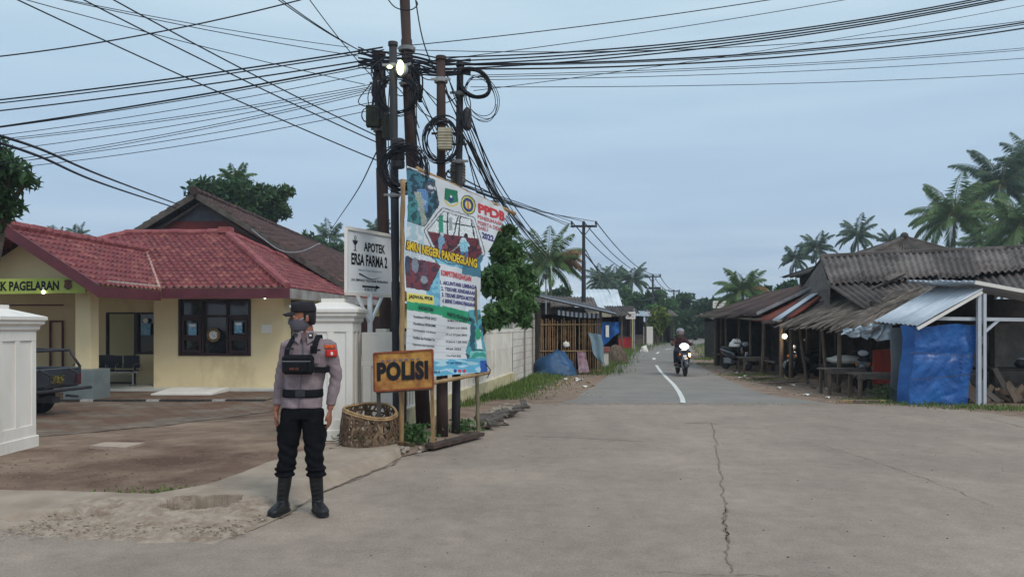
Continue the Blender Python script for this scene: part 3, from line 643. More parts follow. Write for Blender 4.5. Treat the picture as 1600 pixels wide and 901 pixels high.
MB().lathe((0,0,0), [(0,0),(.08,0),(.08,.006),(0,.006)], 14).xform(Matrix.Translation((-11.45, 23.25, 1.74)) @ Matrix.Rotation(R(90), 4, 'X')).build('poster_heading', M['white'], w2)
mb = MB(); frame_rect(mb, -13.52, -13.13, .68, 2.0, 23.27, .05, .1); w3 = mb.build('window', M['darkwood'], st); MB().box((-13.47, 23.36, .73), (-13.18, 23.37, 1.95)).build('pane', M['glass'], w3)
mb = MB(); frame_rect(mb, -12.74, -11.79, -.2, 2.0, 23.275, .05, .1); mb.build('door_frame', M['darkwood'], st)
mb = MB(); frame_rect(mb, -14.55, -14.1, .1, 1.75, 23.24, .05, .04); mb.build('wall_frame', M['maroon'], st)
MB().box((-17.2, 22.9, 2.2), (-13.9, 23.0, 2.24)).build('wall_trim', M['maroon'], st)
mb = MB()
for i in range(11): mb.box((-6.635, 22.65, .85+i*.13), (-6.60, 23.55, .94+i*.13))
mb.build('louvre_window', mat('louvre', lin(118,124,116), lin(84,88,84), 4, .5), st); mb = MB(); mb.box((-6.66, 22.6, .8), (-6.625, 22.65, 2.32)); mb.box((-6.66, 23.55, .8), (-6.625, 23.6, 2.32)); mb.box((-6.66, 22.6, 2.28), (-6.625, 23.6, 2.34)); mb.build('louvre_frame', M['darkwood'], st)
MB().box((-7.28, 21.975, 1.38), (-6.98, 21.995, 1.62)).build('paper_notice', M['white'], st)
for i, p in enumerate(((-6.95, 21.6, 2.38), (-11.35, 18.6, 2.4))):
    b = thing('light_bulb', ['lit white bulb under the station eave beside the dark window', 'lit white bulb under the green station sign on the porch'][i], 'bulb', p)
    MB().sphere(p, .034, 10, 7, (1, 1, 1.2)).build('bulb', mat('bulb_lit', (1,1,1,1), None, 2, .5, emis=(1, 1, .95, 8)), b, smooth_=True)
    MB().tube([(p[0], p[1], p[2]+.055), (p[0], p[1], p[2]+.12)], .022, 8).build('socket', M['white'], b)
# sign board over the porch
sg = thing('station_sign', 'yellow green station name board hanging across the porch beam', 'sign', (-12.4, 18.55, 2.55))
sgm = mat('green_sign_board', lin(172,184,92), lin(158,172,80), 2, .5)
def sgp(u, v, d=0): # u 0..1 left to right
    return (-14.4 + u*4.05, 18.62 - d, 2.33 + v*.37 + u*.055)
mb = MB(); P = [sgp(0,0), sgp(1,0), sgp(1,1), sgp(0,1)]; mb.add(P + [(a, b+.05, c) for a, b, c in P], [(0,1,2,3), (7,6,5,4), (0,4,5,1), (1,5,6,2), (2,6,7,3), (3,7,4,0)]); mb.build('board', sgm, sg)
mb = MB(); put_text(mb, 'POLSEK PAGELARAN', lambda a, b: sgp(.345+a*.50, .2+b*.62, .006), .04); mb.build('lettering', M['ink'], sg)
mb = MB(); mb.prism([(0, .08), (.3, .22), (.5, .2), (.7, .22), (1, .08), (.85, -.1), (1, -.7), (.5, -1.05), (0, -.7), (.15, -.1)], 0, .006, 'y')
mb.v = [(-10.86 + x*.2, 18.60 + y - .004, 2.66 + z*.2) for x, y, z in mb.v]; mb.build('crest', mat('crest', lin(120,52,46), lin(60,60,40), 30, .5, mixpos=(.45, .55)), sg)
# waiting chairs on the veranda
def waiting_chairs(x, y, label):
    t = thing('waiting_bench', label, 'bench', (x, y, -.17), group='waiting benches behind the porch column')
    mb = MB()
    for i in range(2): mb.box((x-.5+i*.52, y-.22, .24), (x-.04+i*.52, y+.22, .28)); 
    mb.build('seat', mat('perforated_black_seat', lin(40,42,48), None, 3, .3, metal=.4), t)
    mb = MB()
    for i in range(2): mb.box((x-.5+i*.52, y+.2, .32), (x-.04+i*.52, y+.24, .7))
    mb.build('backrest', MATS['perforated_black_seat'], t)
    mb = MB()
    for i in range(3):
        xx = x-.52+i*.52; mb.tube([(xx, y+.22, .26), (xx, y+.2, .45), (xx, y-.1, .47), (xx, y-.24, .4), (xx, y-.2, .26)], .014, 6)
    for i in (0, 1): mb.bar((x-.4+i*.8, y-.2, -.16), (x-.4+i*.8, y+.2, -.16), .03); mb.bar((x-.4+i*.8, y, -.16), (x-.4+i*.8, y, .25), .04)
    mb.bar((x-.55, y, .22), (x+.55, y, .22), .04); mb.build('chrome_frame', M['chrome'], t); return t
waiting_chairs(-12.55, 23.1, 'black waiting bench with chrome arms by the station doorway, the left one')
waiting_chairs(-11.6, 22.7, 'black waiting bench with chrome arms by the station doorway, the right one')

# ---- old dark roofed house behind
oh = thing('old_house', 'dark tiled house with grey gable boards and maroon wall behind the station', 'house', (-11.4, 28, 0))
RZ, EZ = 6.38, 3.1; SL = (RZ-EZ)/5.35
tile_roof('roof', [(-6.05, 27.6), (-6.05, 54), (-11.4, 54), (-11.4, 27.6)], (-6.05, 27.6), (0, 1), SL, EZ, M['oldtile'], oh, tw=.3, rl=.34, rag=.05, nu=4)
tile_roof('roof', [(-16.75, 54), (-16.75, 27.6), (-11.4, 27.6), (-11.4, 54)], (-16.75, 54), (0, -1), SL, EZ, M['oldtile'], oh, tw=.3, rl=.34, rag=.05, nu=4)
mb = MB(); ridge_caps(mb, (-11.4, 27.5, RZ+.05), (-11.4, 54, RZ-.05), .13, seg=.45); mb.build('ridge_tiles', M['oldtile'], oh)
mb = MB()
for sx in (1, -1): mb.bar((-11.4, 27.62, RZ-.1), (-11.4+sx*5.4, 27.62, EZ-.12), .06, .2)
for sx in (1, -1): mb.bar((-11.4, 28.0, RZ-.35), (-11.4+sx*4.2, 28.0, EZ+.25), .05, .08)
mb.build('barge_board', M['greywood'], oh)
mb = MB()
for i in range(7):
    y = 28.3+i*.001; 
mb.prism([(-15.7, 3.7), (-7.1, 3.7), (-11.4, RZ-.2)], 28.3, 28.38, 'y'); mb.build('gable_board', mat('grey_gable_board', lin(104,108,116), lin(84,88,98), 3, .8), oh)
mb = MB(); mb.prism([(-14.9, 3.2), (-7.9, 3.2), (-7.9, 3.95), (-9.9, 5.2), (-10.3, 5.42), (-12.6, 5.42), (-14.9, 4.1)], 28.2, 28.29, 'y'); mb.build('maroon_wall', mat('maroon_wall', lin(128,58,56), lin(108,50,50), 2, .8), oh)
mb = MB(); mb.box((-15.8, 28.4, -.3), (-6.9, 28.6, 3.6)); mb.box((-6.95, 28.6, -.3), (-6.8, 53.5, 3.0)); mb.build('wall', mat('grey_house_wall', lin(128,126,124), lin(100,96,92), 2, .9), oh)
mb = MB()
for i in range(14): y = 29.5 + i*1.8; MB().bar((-6.1, y, EZ-.12), (-6.9, y, EZ+.3), .06, .1).build('rafter', M['oldwood'], oh)
mb = MB()
for i in range(6): MB().box((-6.79, 30+i*3.6, .9), (-6.74, 31.2+i*3.6, 2.1)).build('window', M['darkwood'], oh)

# small yellow annex seen between pillar and poles
an = thing('yellow_annex', 'small yellow walled annex with dark windows behind the fence', 'annex', (-4.2, 26, -.3))
MB().box((-5.4, 26, -.4), (-3.2, 29, 2.2)).build('wall', mat('yellow_wall', lin(206,190,120), None, 2, .8), an)
mb = MB(); mb.box((-5.6, 25.7, 2.2), (-3.0, 29.3, 2.28)); mb.build('roof', M['oldtile'], an); mb = MB(); mb.box((-5.1, 25.95, .6), (-4.3, 25.99, 1.9)); mb.box((-4.1, 25.95, .2), (-3.4, 25.99, 1.5)); mb.build('window', M['darkwood'], an)

# ---- gate pillars
def pillar(x, y, w, h, z0, label):   # (x, y) front-face centre
    t = thing('gate_pillar', label, 'gate pillar', (x, y+w/2, z0), group='white gate pillars of the station yard')
    cy = y+w/2; hw = w/2; mb = MB()
    bodytop = h-.34; d = .018
    mb.box((x-hw+d, cy-hw+d, z0+.2), (x+hw-d, cy+hw-d, bodytop))
    # raised stiles leave two sunk panels per face
    for sgn in (-1, 1):
        for a0, a1 in ((-hw, -hw+.09), (-.045, .045), (hw-.09, hw)):
            ya = cy+sgn*hw; mb.box((x+a0, min(ya, ya-sgn*d), z0+.2), (x+a1, max(ya, ya-sgn*d), bodytop-.12))
            if abs(a0) < hw*.9 and a1 < hw*.9: xa = x+sgn*hw; mb.box((min(xa, xa-sgn*d), cy+a0, z0+.2), (max(xa, xa-sgn*d), cy+a1, bodytop-.12))
            else: xa = x+sgn*hw; mb.box((min(xa, xa-sgn*d), cy+(a0 if a0 > 0 else a0+d), z0+.2), (max(xa, xa-sgn*d), cy+(a1-d if a1 > 0 else a1), bodytop-.12))
        for zz0, zz1 in ((z0+.2, z0+.34), (bodytop-.12, bodytop)):
            ya = cy+sgn*(hw+.001); mb.box((x-hw-.001, min(ya, ya-sgn*d), zz0), (x+hw+.001, max(ya, ya-sgn*d), zz1))
            xa = x+sgn*(hw+.002); mb.box((min(xa, xa-sgn*d), cy-hw+d, zz0), (max(xa, xa-sgn*d), cy+hw-d, zz1))
    mb.build('shaft', M['white'], t, bevel=.004)
    MB().box((x-hw-.025, cy-hw-.025, z0-.3), (x+hw+.025, cy+hw+.025, z0+.2)).build('base', M['white'], t, bevel=.01)
    prof = [(hw+.0, bodytop), (hw+.03, bodytop+.03), (hw+.03, bodytop+.07), (hw+.07, bodytop+.10), (hw+.07, bodytop+.13), (hw+.095, bodytop+.15), (hw+.095, bodytop+.19), (.16, h-.05), (.16, h)]
    mb = MB(); vs = []; 
    for r_, z in prof: vs += [(x-r_, cy-r_, z), (x+r_, cy-r_, z), (x+r_, cy+r_, z), (x-r_, cy+r_, z)]
    fs = [(4*i+k, 4*i+(k+1) % 4, 4*i+4+(k+1) % 4, 4*i+4+k) for i in range(len(prof)-1) for k in range(4)] + [(3,2,1,0), tuple(range(4*len(prof)-4, 4*len(prof)))]
    mb.add(vs, fs).build('cap', M['white'], t); return t
pl = pillar(-6.60, 9.3, .75, 1.86, -.03, 'white plastered gate pillar cut by the left edge with a black pickup behind it')
MB().tube([(-6.50, 9.72, 1.86), (-6.50, 9.72, 1.93)], .008, 6).build('iron_stub', M['blackpole'], pl)
pillar(-2.47, 10.45, .60, 1.97, -.02, 'white plastered gate pillar behind the policeman with a stepped pyramid cap')
wg = thing('wing_wall', 'short white wall joining the gate pillar to the long fence behind the pharmacy sign', 'wall', (-2.0, 10.85, 0))
mb = MB(); mb.box((-2.12, 10.82, -.1), (-1.62, 10.97, 1.02)); mb.box((-2.12, 10.80, 1.02), (-1.62, 10.99, 1.09)); mb.box((-2.12, 10.82, 1.09), (-1.62, 10.97, 1.5)); mb.box((-2.1, 10.79, .5), (-1.98, 10.82, 1.02)); mb.build('panel', M['white'], wg, bevel=.006)

# ---- long white slotted fence, then block wall
fn = thing('concrete_fence', 'long white concrete fence with slotted panels behind the banner', 'fence', (fence_x(11), 11, 0))
fm = mat('fence_white', lin(236,230,220), lin(222,214,202), 1.5, .7, .1, 50, c3=lin(186,182,160), contrast3=(.52, .75)); fb = mat('stained_plaster', lin(208,198,160), lin(184,170,132), 3, .85, .3, 40, c3=lin(160,150,132))
d = Vector((.18, 1, 0)).normalized(); sd = Vector((d.y, -d.x, 0))   # towards the road
def fpt(s, off, z): p = Vector((fence_x(11), 11, 0)) + d*s + sd*off; return (p.x, p.y, z)
def fbox(mb, s0, s1, o0, o1, z0, z1):
    mb.add([fpt(s0,o0,z0), fpt(s1,o0,z0), fpt(s1,o1,z0), fpt(s0,o1,z0), fpt(s0,o0,z1), fpt(s1,o0,z1), fpt(s1,o1,z1), fpt(s0,o1,z1)], [(0,1,2,3),(7,6,5,4),(0,4,5,1),(1,5,6,2),(2,6,7,3),(3,7,4,0)])
for k in range(4):
    s0 = .0 + k*2.6; mb = MB()
    fbox(mb, s0+.12, s0+2.6, -.05, .03, 1.0, 1.42); fbox(mb, s0+.12, s0+2.6, -.08, .05, 1.42, 1.50); fbox(mb, s0+.12, s0+2.6, -.05, .03, .30, .34)
    fbox(mb, s0+.12, s0+2.6, -.09, -.055, .34, 1.0)
    for i in range(16): fbox(mb, s0+.16+i*.152, s0+.16+i*.152+.1, -.05, .03, .34, 1.0)
    mb.build('slotted_panel', fm, fn)
    mb = MB(); fbox(mb, s0-.02, s0+.12, -.09, .07, .30, 1.55); mb.build('post', fm, fn)
mb = MB(); fbox(mb, -.02, 10.45, -.12, .09, -.4, .30); mb.build('footing', fb, fn)
bw = thing('block_wall', 'whitewashed block wall between the white fence and the bamboo stall', 'wall', fpt(10.5, 0, 0))
mb = MB(); fbox(mb, 10.5, 14.6, -.06, .02, -.4, 2.02); mb.build('mortar_core', M['mortar'], bw)
mb = MB(); rng = random.Random(3)
for r in range(10):
    x = 10.5 - (.2 if r % 2 else 0)
    while x < 14.6:
        a, b = max(x, 10.5), min(x+.39, 14.6)
        if b-a > .05: fbox(mb, a+.005, b-.007, .02, .034+rng.uniform(-.003, .003), r*.2+.006, r*.2+.194)
        x += .4
mb.build('blocks', M['block'], bw, bevel=.003)
for s in (12.3, 13.9): mb = MB(); fbox(mb, s, s+.12, .035, .07, -.1, 2.08); mb.build('pier', M['mortar'], bw)
# ================================================================ POLES, COILS, CABLES
rng = random.Random(21)
def pole(label, base, top, r0, r1, m, name='utility_pole', group='poles bunched behind the banner', flange=True, brk=None):
    b, t_ = Vector(base), Vector(top); t = thing(name, label, 'pole', base, group=group)
    n = 10; pts = [b.lerp(t_, i/n) for i in range(n+1)]; rs = [r0 + (r1-r0)*i/n for i in range(n+1)]
    # stepped steel tube
    P = []; Q = []
    for i in range(n+1):
        P.append(pts[i]); Q.append(rs[i])
        if i in (4, 7) and flange: P.append(pts[i] + (t_-b).normalized()*.02); Q.append(rs[i]*.86)
    mb = MB().tube(P, Q, 12); mb.build('shaft', m, t, smooth_=True)
    MB().tube([t_, t_+Vector((0, 0, .05))], r1*1.25, 10).build('pole_cap', m, t)
    if brk:
        for z in brk:
            p = b.lerp(t_, (z-b.z)/(t_.z-b.z)); mb = MB(); mb.tube([p-Vector((0,0,.03)), p+Vector((0,0,.03))], r0*1.15, 10); mb.bar(p+Vector((-.14, -.06, 0)), p+Vector((.14, -.06, 0)), .03); mb.build('clamp_band', M['steel'], t)
    return t
pA = pole('thick rusty brown pole just right of the pharmacy sign', px(607, 0, 11.9).xy.to_3d()*1 + Vector((0, 0, 0)), px(592, 88, 11.8), .10, .085, M['rust'], brk=[4.6, 5.3])
pB = pole('slim black pole directly left of the bamboo edge of the banner', (px(621, 0, 10.62).x, 10.62, 0), px(614, 72, 10.7), .062, .055, M['blackpole'], brk=[3.4, 5.2])
pC = pole('tallest rusty pole running out of the top of the picture', (px(662, 0, 11.75).x, 11.75, 0), px(624, -190, 12.1), .115, .075, M['rust'], brk=[5.35, 5.9])
pD = pole('brown rusty pole right of the tallest one, carrying a beige box', (px(691, 0, 10.95).x, 10.95, 0), px(689, 94, 11.0), .085, .062, M['rust'], brk=[4.5, 5.1])
pE = pole('black pole with grey boxes, rightmost of the bunch', (px(712, 0, 11.3).x, 11.3, 0), px(719, 104, 11.3), .065, .05, M['blackpole'], brk=[4.0, 5.0])
# bits lashed to the poles
def gadget(name, label, cat, c, parts):
    t = thing(name, label, cat, c)
    for nm, m, fn in parts:
        mb = MB(); fn(mb, Vector(c)); mb.build(nm, m, t, bevel=.006)
    return t
def ribbox(w, h, d):
    def f(mb, c):
        mb.box((c.x-w/2, c.y-d, c.z-h/2), (c.x+w/2, c.y, c.z+h/2))
        for i in range(6): mb.box((c.x-w/2-.012, c.y-d-.008, c.z-h/2+.03+i*(h-.06)/6), (c.x+w/2+.012, c.y-.01, c.z-h/2+.03+i*(h-.06)/6+(h-.06)/12))
    return f
gadget('junction_box', 'beige ribbed junction box on the brown pole above the banner', 'junction box', px(696, 219, 10.8), [('case', M['box'], ribbox(.19, .3, .12)), ('bracket', M['rust'], lambda mb, c: (mb.bar(c+Vector((-.2, .03, .1)), c+Vector((.2, .03, .1)), .03), mb.bar(c+Vector((-.1, .03, -.05)), c+Vector((.3, .03, -.05)), .03)))])
gadget('junction_box', 'grey weathered box on the rightmost pole, half behind the banner top', 'junction box', px(716, 272, 11.5), [('case', mat('grey_box', lin(128,126,116), lin(100,98,90), 6, .7), ribbox(.2, .33, .14))])
gadget('splice_case', 'black upright cable splice case on the rightmost pole', 'splice case', px(730, 186, 11.2), [('case', M['blackpole'], lambda mb, c: mb.lathe(c-Vector((0, 0, .17)), [(.03, 0), (.06, .03), (.065, .05), (.065, .27), (.055, .3), (.02, .34)], 12))])
gadget('splice_case', 'large black ribbed splice case on the slim black pole', 'splice case', px(622, 240, 10.5), [('case', M['blackpole'], lambda mb, c: [mb.lathe(c-Vector((0, 0, .2-.1*i)), [(.085, 0), (.092, .02), (.092, .08), (.085, .1)], 14) for i in range(4)])])
gadget('splice_case', 'dark mossy splice case at the left side of the thick rusty pole', 'splice case', px(583, 182, 11.6), [('case', mat('mossy_case', lin(58,62,50), lin(40,42,40), 8, .8), lambda mb, c: (mb.box((c.x-.1, c.y-.06, c.z-.16), (c.x+.1, c.y+.06, c.z+.16)), mb.box((c.x+.14, c.y-.06, c.z-.35), (c.x+.3, c.y+.06, c.z+.02))))])
lp = thing('floodlight', 'lit greenish white floodlight between the poles high above the street', 'street light', px(626, 105, 10.5))
c = px(626, 107, 10.5)
MB().lathe((0,0,0), [(.0, 0), (.07, .02), (.09, .06), (.09, .09), (0, .11)], 14).xform(Matrix.Translation(c) @ Matrix.Translation((0, .02, 0)) @ Matrix.Rotation(R(-75), 4, 'X')).build('housing', M['steel'], lp)
mb = MB().sphere(c+Vector((0, -.03, 0)), .055, 12, 8, (.9, .6, 1.9)); mb.build('lamp', mat('floodlight_glow', (.3,.35,.2,1), None, 2, .5, emis=(.85, 1, .5, 3.5)), lp, smooth_=True)
MB().sphere(c+Vector((-.15, 0, .02)), .03, 10, 6, (1.3, .7, .8)).build('lamp', MATS['floodlight_glow'], lp, smooth_=True)
MB().bar(c+Vector((0, .05, .05)), c+Vector((.1, .25, .15)), .03).build('arm', M['steel'], lp)
L_ = bpy.data.lights.new('floodlight_beam', 'POINT'); L_.energy = 2.5; L_.shadow_soft_size = .12; L_.color = (.93, 1, .75); lo = bpy.data.objects.new('floodlight_beam', L_); COL.objects.link(lo); lo.location = c+Vector((0, -.25, 0))

# cables -------------------------------------------------------
def cable(pts3, r, label, group=None, n=24, sag=0):
    P = [Vector(p) for p in pts3]; L = []
    if len(P) == 2:
        for i in range(n+1): t = i/n; q = P[0].lerp(P[1], t); q.z -= sag*4*t*(1-t); L.append(q)
    else:   # catmull through points
        Q = [P[0]*2-P[1]] + P + [P[-1]*2-P[-2]]
        for k in range(1, len(Q)-2):
            for i in range(8):
                t = i/8; a, b, c_, d_ = Q[k-1:k+3]
                L.append(.5*((2*b)+(c_-a)*t+(2*a-5*b+4*c_-d_)*t*t+(3*b-a-3*c_+d_)*t**3))
        L.append(P[-1])
    o = MB().tube(L, r*1.3, 5).build('overhead_cable', M['cable'], loc=L[0], smooth_=True); tag(o, label, 'cable', group); return o
T = .0045
def leftspan(x0, y0, x1, y1, r, label, Y0=12.5, Y1=11.6, sag=.10, ext=.6, group='cables leaving the poles to the left'):
    a = px(x1, y1, Y1); b = px(x0, y0, Y0); b2 = a + (b-a)*(1+ext); cable([a, b2], r, label, group, 40, sag)
GL = 'cables leaving the poles to the left'
leftspan(0, 78, 470, 0, .007, 'lone cable rising to the right across the top left sky', 10, 10, .12, .3)
o_ = MB()
leftspan(0, 147, 598, 74, .010, 'uppermost of the thick cables sweeping from the left edge to the poles')
leftspan(0, 152, 600, 78, .008, 'second thick cable from the left edge, hugging the uppermost one')
leftspan(0, 164, 598, 90, .009, 'third thick cable sweeping from the left edge to the poles')
leftspan(0, 189, 596, 96, .011, 'lowest thick cable sweeping from the left edge to the poles')
leftspan(60, 182, 596, 100, .006, 'thin cable hanging just under the lowest thick left cable')
for i, (x0, y0, y1, lb) in enumerate([(0, 197, 112, 'first'), (0, 203, 130, 'second'), (0, 206, 134, 'third'), (30, 217, 136, 'fourth'), (60, 229, 138, 'fifth'), (30, 238, 142, 'sixth'), (60, 234, 158, 'seventh'), (90, 240, 170, 'lowest')]):
    leftspan(x0, y0, 590, y1, .0045, f'thin wire in the fan left of the poles, {lb} from its top', 12.5, 11.7, .16)
for i, (x0, y0, x1, y1, r, lb) in enumerate([
    (40, 0, 588, 250, .0075, 'lowest of the long diagonal cables falling from the top left to the poles'),
    (142, 0, 588, 222, .0075, 'middle long diagonal cable falling from the top left to the poles'),
    (188, 0, 588, 212, .0075, 'upper long diagonal cable falling from the top left to the poles'),
    (62, 0, 570, 132, .0045, 'thin diagonal wire from the top left crossing the thick cables'),
    (125, 0, 560, 88, .0045, 'thin wire meeting the pole heads from the upper left'),
    (150, 3, 545, 74, .004, 'faintest thin wire meeting the pole heads from the upper left'),
    (443, 0, 572, 84, .0055, 'steep wire entering the pole heads from the top, left of its pair'),
    (448, 0, 575, 86, .0055, 'steep wire entering the pole heads from the top, right of its pair'),
    (488, 0, 580, 118, .005, 'steepest wire dropping from the top edge to the left pole')]):
    leftspan(x0, y0, x1, y1, r, lb, 9.5, 11.5, .06, .35, 'diagonal cables from the top left')
cable([px(-60, 195, 9), px(60, 232, 11), px(160, 275, 15), px(280, 320, 26.5)], .016, 'upper of the two heavy drop cables running to the old house gable', 'heavy drop cables to the old house')
cable([px(-60, 205, 9), px(60, 244, 11), px(160, 287, 15), px(275, 325, 26.5)], .016, 'lower of the two heavy drop cables running to the old house gable', 'heavy drop cables to the old house')
cable([px(588, 238, 11.6), px(560, 295, 14), px(530, 340, 20), px(515, 362, 27)], .008, 'single drop wire slanting from the poles down behind the pharmacy sign')
cable([px(393, 358, 27.4), px(410, 372, 27.3), px(440, 392, 27.2), px(470, 393, 27.3), px(500, 380, 28)], .02, 'pale loose wire looped along the old house roof edge')
COL.objects['overhead_cable.%03d' % (len([o for o in COL.objects if o.name.startswith('overhead_cable')])-1)].data.materials[0] = M['steel']
def rightspan(x0, y0, x1, y1, r, label, Y0=11.3, Y1=12.5, sag=.10, ext=.7, group='cables leaving the poles to the right'):
    a = px(x0, y0, Y0); b = px(x1, y1, Y1); b2 = a + (b-a)*(1+ext); cable([a, b2], r, label, group, 40, sag)
rightspan(632, 72, 1140, 0, .006, 'highest thin cable climbing right from the pole heads', 12, 12, .1)
rightspan(634, 78, 1600, 10, .005, 'thin cable running nearly level to the upper right corner', 12, 13, .35, .3)
for i, (y0, x1, y1, lb) in enumerate([(90, 1428, 0, 'top'), (96, 1446, 0, 'second'), (102, 1462, 1, 'third'), (109, 1478, 1, 'bottom')]):
    rightspan(690, y0, x1, y1, .0085, f'{lb} strand of the heavy cable bundle climbing to the top right edge', 11, 11, .22, .3, 'heavy bundle to the top right')
for i, (y0, y1, r, lb) in enumerate([(100, 15, .010, 'upper'), (102, 18, .006, 'middle'), (108, 24, .010, 'lower')]):
    rightspan(722, y0, 1600, y1, r, f'{lb} thick cable of the set reaching the right edge high up', 11.3, 12.5, .3, .3, 'thick cables to the right edge')
for i, (y0, y1, lb) in enumerate([(118, 68, 'top'), (121, 71, 'second'), (125, 84, 'third'), (136, 108, 'lowest')]):
    rightspan(735, y0, 1600, y1, .0042, f'{lb} thin wire crossing the empty sky on the right', 11.3, 14, .12, .3, 'thin wires across the right sky')
rightspan(700, 92, 1265, 0, .0045, 'thin wire climbing to the top edge left of the heavy bundle', 11, 12, .1)
rightspan(740, 142, 1560, 0, .004, 'very thin wire crossing behind the heavy bundle', 11.3, 14, .2)
cable([px(641, 0-60, 11.5), px(660, 60, 11.4), px(690, 130, 11.3), px(718, 175, 11.3)], .008, 'black cable dropping from the top edge between the poles')
cable([px(602, -6, 11.6), px(618, 12, 11.7), px(640, 16, 11.7), px(652, 8, 11.6), px(648, -2, 11.6), px(640, -20, 11.6)], .007, 'looped cable end at the top edge beside the tallest pole')
# fan of drop wires to the right behind the banner
rf = random.Random(77)
for i in range(17):
    x0, y0 = 728+rf.uniform(-8, 12), 185+i*3.2+rf.uniform(-4, 4); x1, y1 = 826+rf.uniform(-6, 34), 385+rf.uniform(0, 24)
    cable([px(x0, y0, 11.2), px((x0*.5+x1*.5)-4-rf.uniform(0, 5), (y0+y1)/2+8, 15), px(x1, y1, 21.5)], [.009, .006, .005][i % 3], 'black drop wire in the sheaf falling right behind the banner', 'sheaf of drop wires behind the banner')
for i in range(16):
    y = 84+i*1.6; cable([px(560, y-6+rf.uniform(-5, 5), 11.7), px(600, y+rf.uniform(-6, 6), 11.45), px(645, y+6+rf.uniform(-8, 8), 11.3), px(690, y+9+rf.uniform(-5, 5), 11.1), px(735, y+12+rf.uniform(-6, 6), 11.4)], .008, 'black cable in the dense band strung across all the pole heads', 'cable band across the pole heads')
for i, (y0, y1) in enumerate(((200, 352), (240, 356))): cable([px(722, y0+90, 11.3), px(800, 312+y0*.03, 20), px(896, y1, 41.6)], .012, ['upper', 'lower'][i] + ' wire from the pole bunch to the distant crossarm pole', 'wires to the distant crossarm pole')
# slack wires among the pole heads
slack = [(640, 100, 672, 180, 704, 250), (655, 130, 700, 190, 722, 235), (640, 90, 650, 200, 668, 262), (700, 120, 716, 170, 735, 220), (590, 120, 575, 150, 583, 190), (600, 90, 580, 110, 592, 150), (645, 150, 680, 210, 700, 300), (690, 130, 720, 200, 745, 300), (716, 120, 735, 160, 728, 200), (650, 110, 640, 150, 655, 220), (606, 120, 640, 160, 655, 200), (596, 96, 614, 120, 640, 110), (600, 120, 625, 150, 650, 130), (640, 90, 668, 108, 690, 98), (640, 100, 670, 125, 716, 108), (650, 130, 690, 160, 718, 150), (580, 130, 560, 160, 590, 170), (640, 130, 655, 170, 686, 190), (655, 150, 680, 190, 716, 215), (690, 110, 704, 160, 720, 190), (690, 100, 712, 150, 726, 200),
         (592, 100, 604, 170, 598, 260), (632, 80, 650, 160, 648, 250), (612, 80, 606, 200, 614, 300), (640, 120, 655, 260, 665, 300)]
for k, q in enumerate(slack):
    cable([px(q[0], q[1], 11.3), px(q[2], q[3], 11.15), px(q[4], q[5], 11.1)], .006, 'slack black jumper wire tangled around the pole heads', 'slack jumper wires on the poles')
# thick black tangle running down the upright poles
for k in range(12):
    x = 588+rng.uniform(-6, 10); pts = [px(x+rng.uniform(-5, 5), y, 11.55) for y in range(100, 210, 22)]
    cable(pts, .009, 'black wire bunched down the side of the thick rusty pole', 'wires bunched on the thick rusty pole')
for k in range(12):
    x = 652+rng.uniform(-6, 6); pts = [px(x+rng.uniform(-4, 4)-(180-y)*.03, y, 11.4) for y in range(100, 180, 20)]
    cable(pts, .010, 'black wire bunched down the tallest pole', 'wires bunched on the tallest pole')
def coil(cx, cy, rx, ry, Y, turns, rr, label, spread=.12, tilt=0, seed=0, r=.008):
    rng = random.Random(seed); c = px(cx, cy, Y); RX, RY = rx/F*Y, ry/F*Y; P = []; n = 26
    ox = oz = 0; s = 1
    for k in range(turns):
        tx, tz, ts = rng.uniform(-1, 1)*spread*RX, rng.uniform(-1, 1)*spread*RY, 1 + rng.uniform(-1, 1)*rr; ty = rng.uniform(-.05, .05)
        for i in range(n):
            t = i/n; a = 2*math.pi*t + .3; X = (ox*(1-t)+tx*t); Z = (oz*(1-t)+tz*t); sc = s*(1-t)+ts*t
            P.append(c + Vector((math.cos(a)*RX*sc + X, ty*t + .03*math.sin(a*2+k), math.sin(a)*RY*sc + Z - tilt*math.cos(a)*RX)))
        ox, oz, s = tx, tz, ts
    o = MB().tube(P, r, 5).build('cable_coil', M['cable'], loc=c, smooth_=True); tag(o, label, 'cable coil', 'coils of spare cable on the poles'); return o
coil(621, 149, 29, 28, 11.1, 14, .10, 'big round coil of spare cable below the lit floodlight', .16, seed=1, r=.0065)
coil(628, 262, 30, 31, 10.35, 26, .22, 'dense low coil of spare cable on the slim black pole above the banner corner', .30, seed=2, r=.0065)
coil(741, 130, 24, 21, 11.2, 16, .08, 'thick tight black coil at the top of the rightmost pole', .04, tilt=.25, seed=3, r=.013)
coil(690, 218, 25, 32, 10.75, 13, .22, 'round coil of spare cable around the beige box', .22, seed=4, r=.0065)
coil(750, 155, 25, 32, 11.25, 4, .12, 'loose thin coil drooping right of the thick tight one', .15, tilt=.3, seed=5, r=.0055)
coil(575, 181, 10, 11, 11.6, 3, .2, 'small loop of wire sticking out left of the poles', .2, seed=6, r=.006)
coil(703, 272, 5, 6, 11.2, 3, .1, 'tiny wire loop between the two right poles above the banner', .1, seed=7, r=.006)

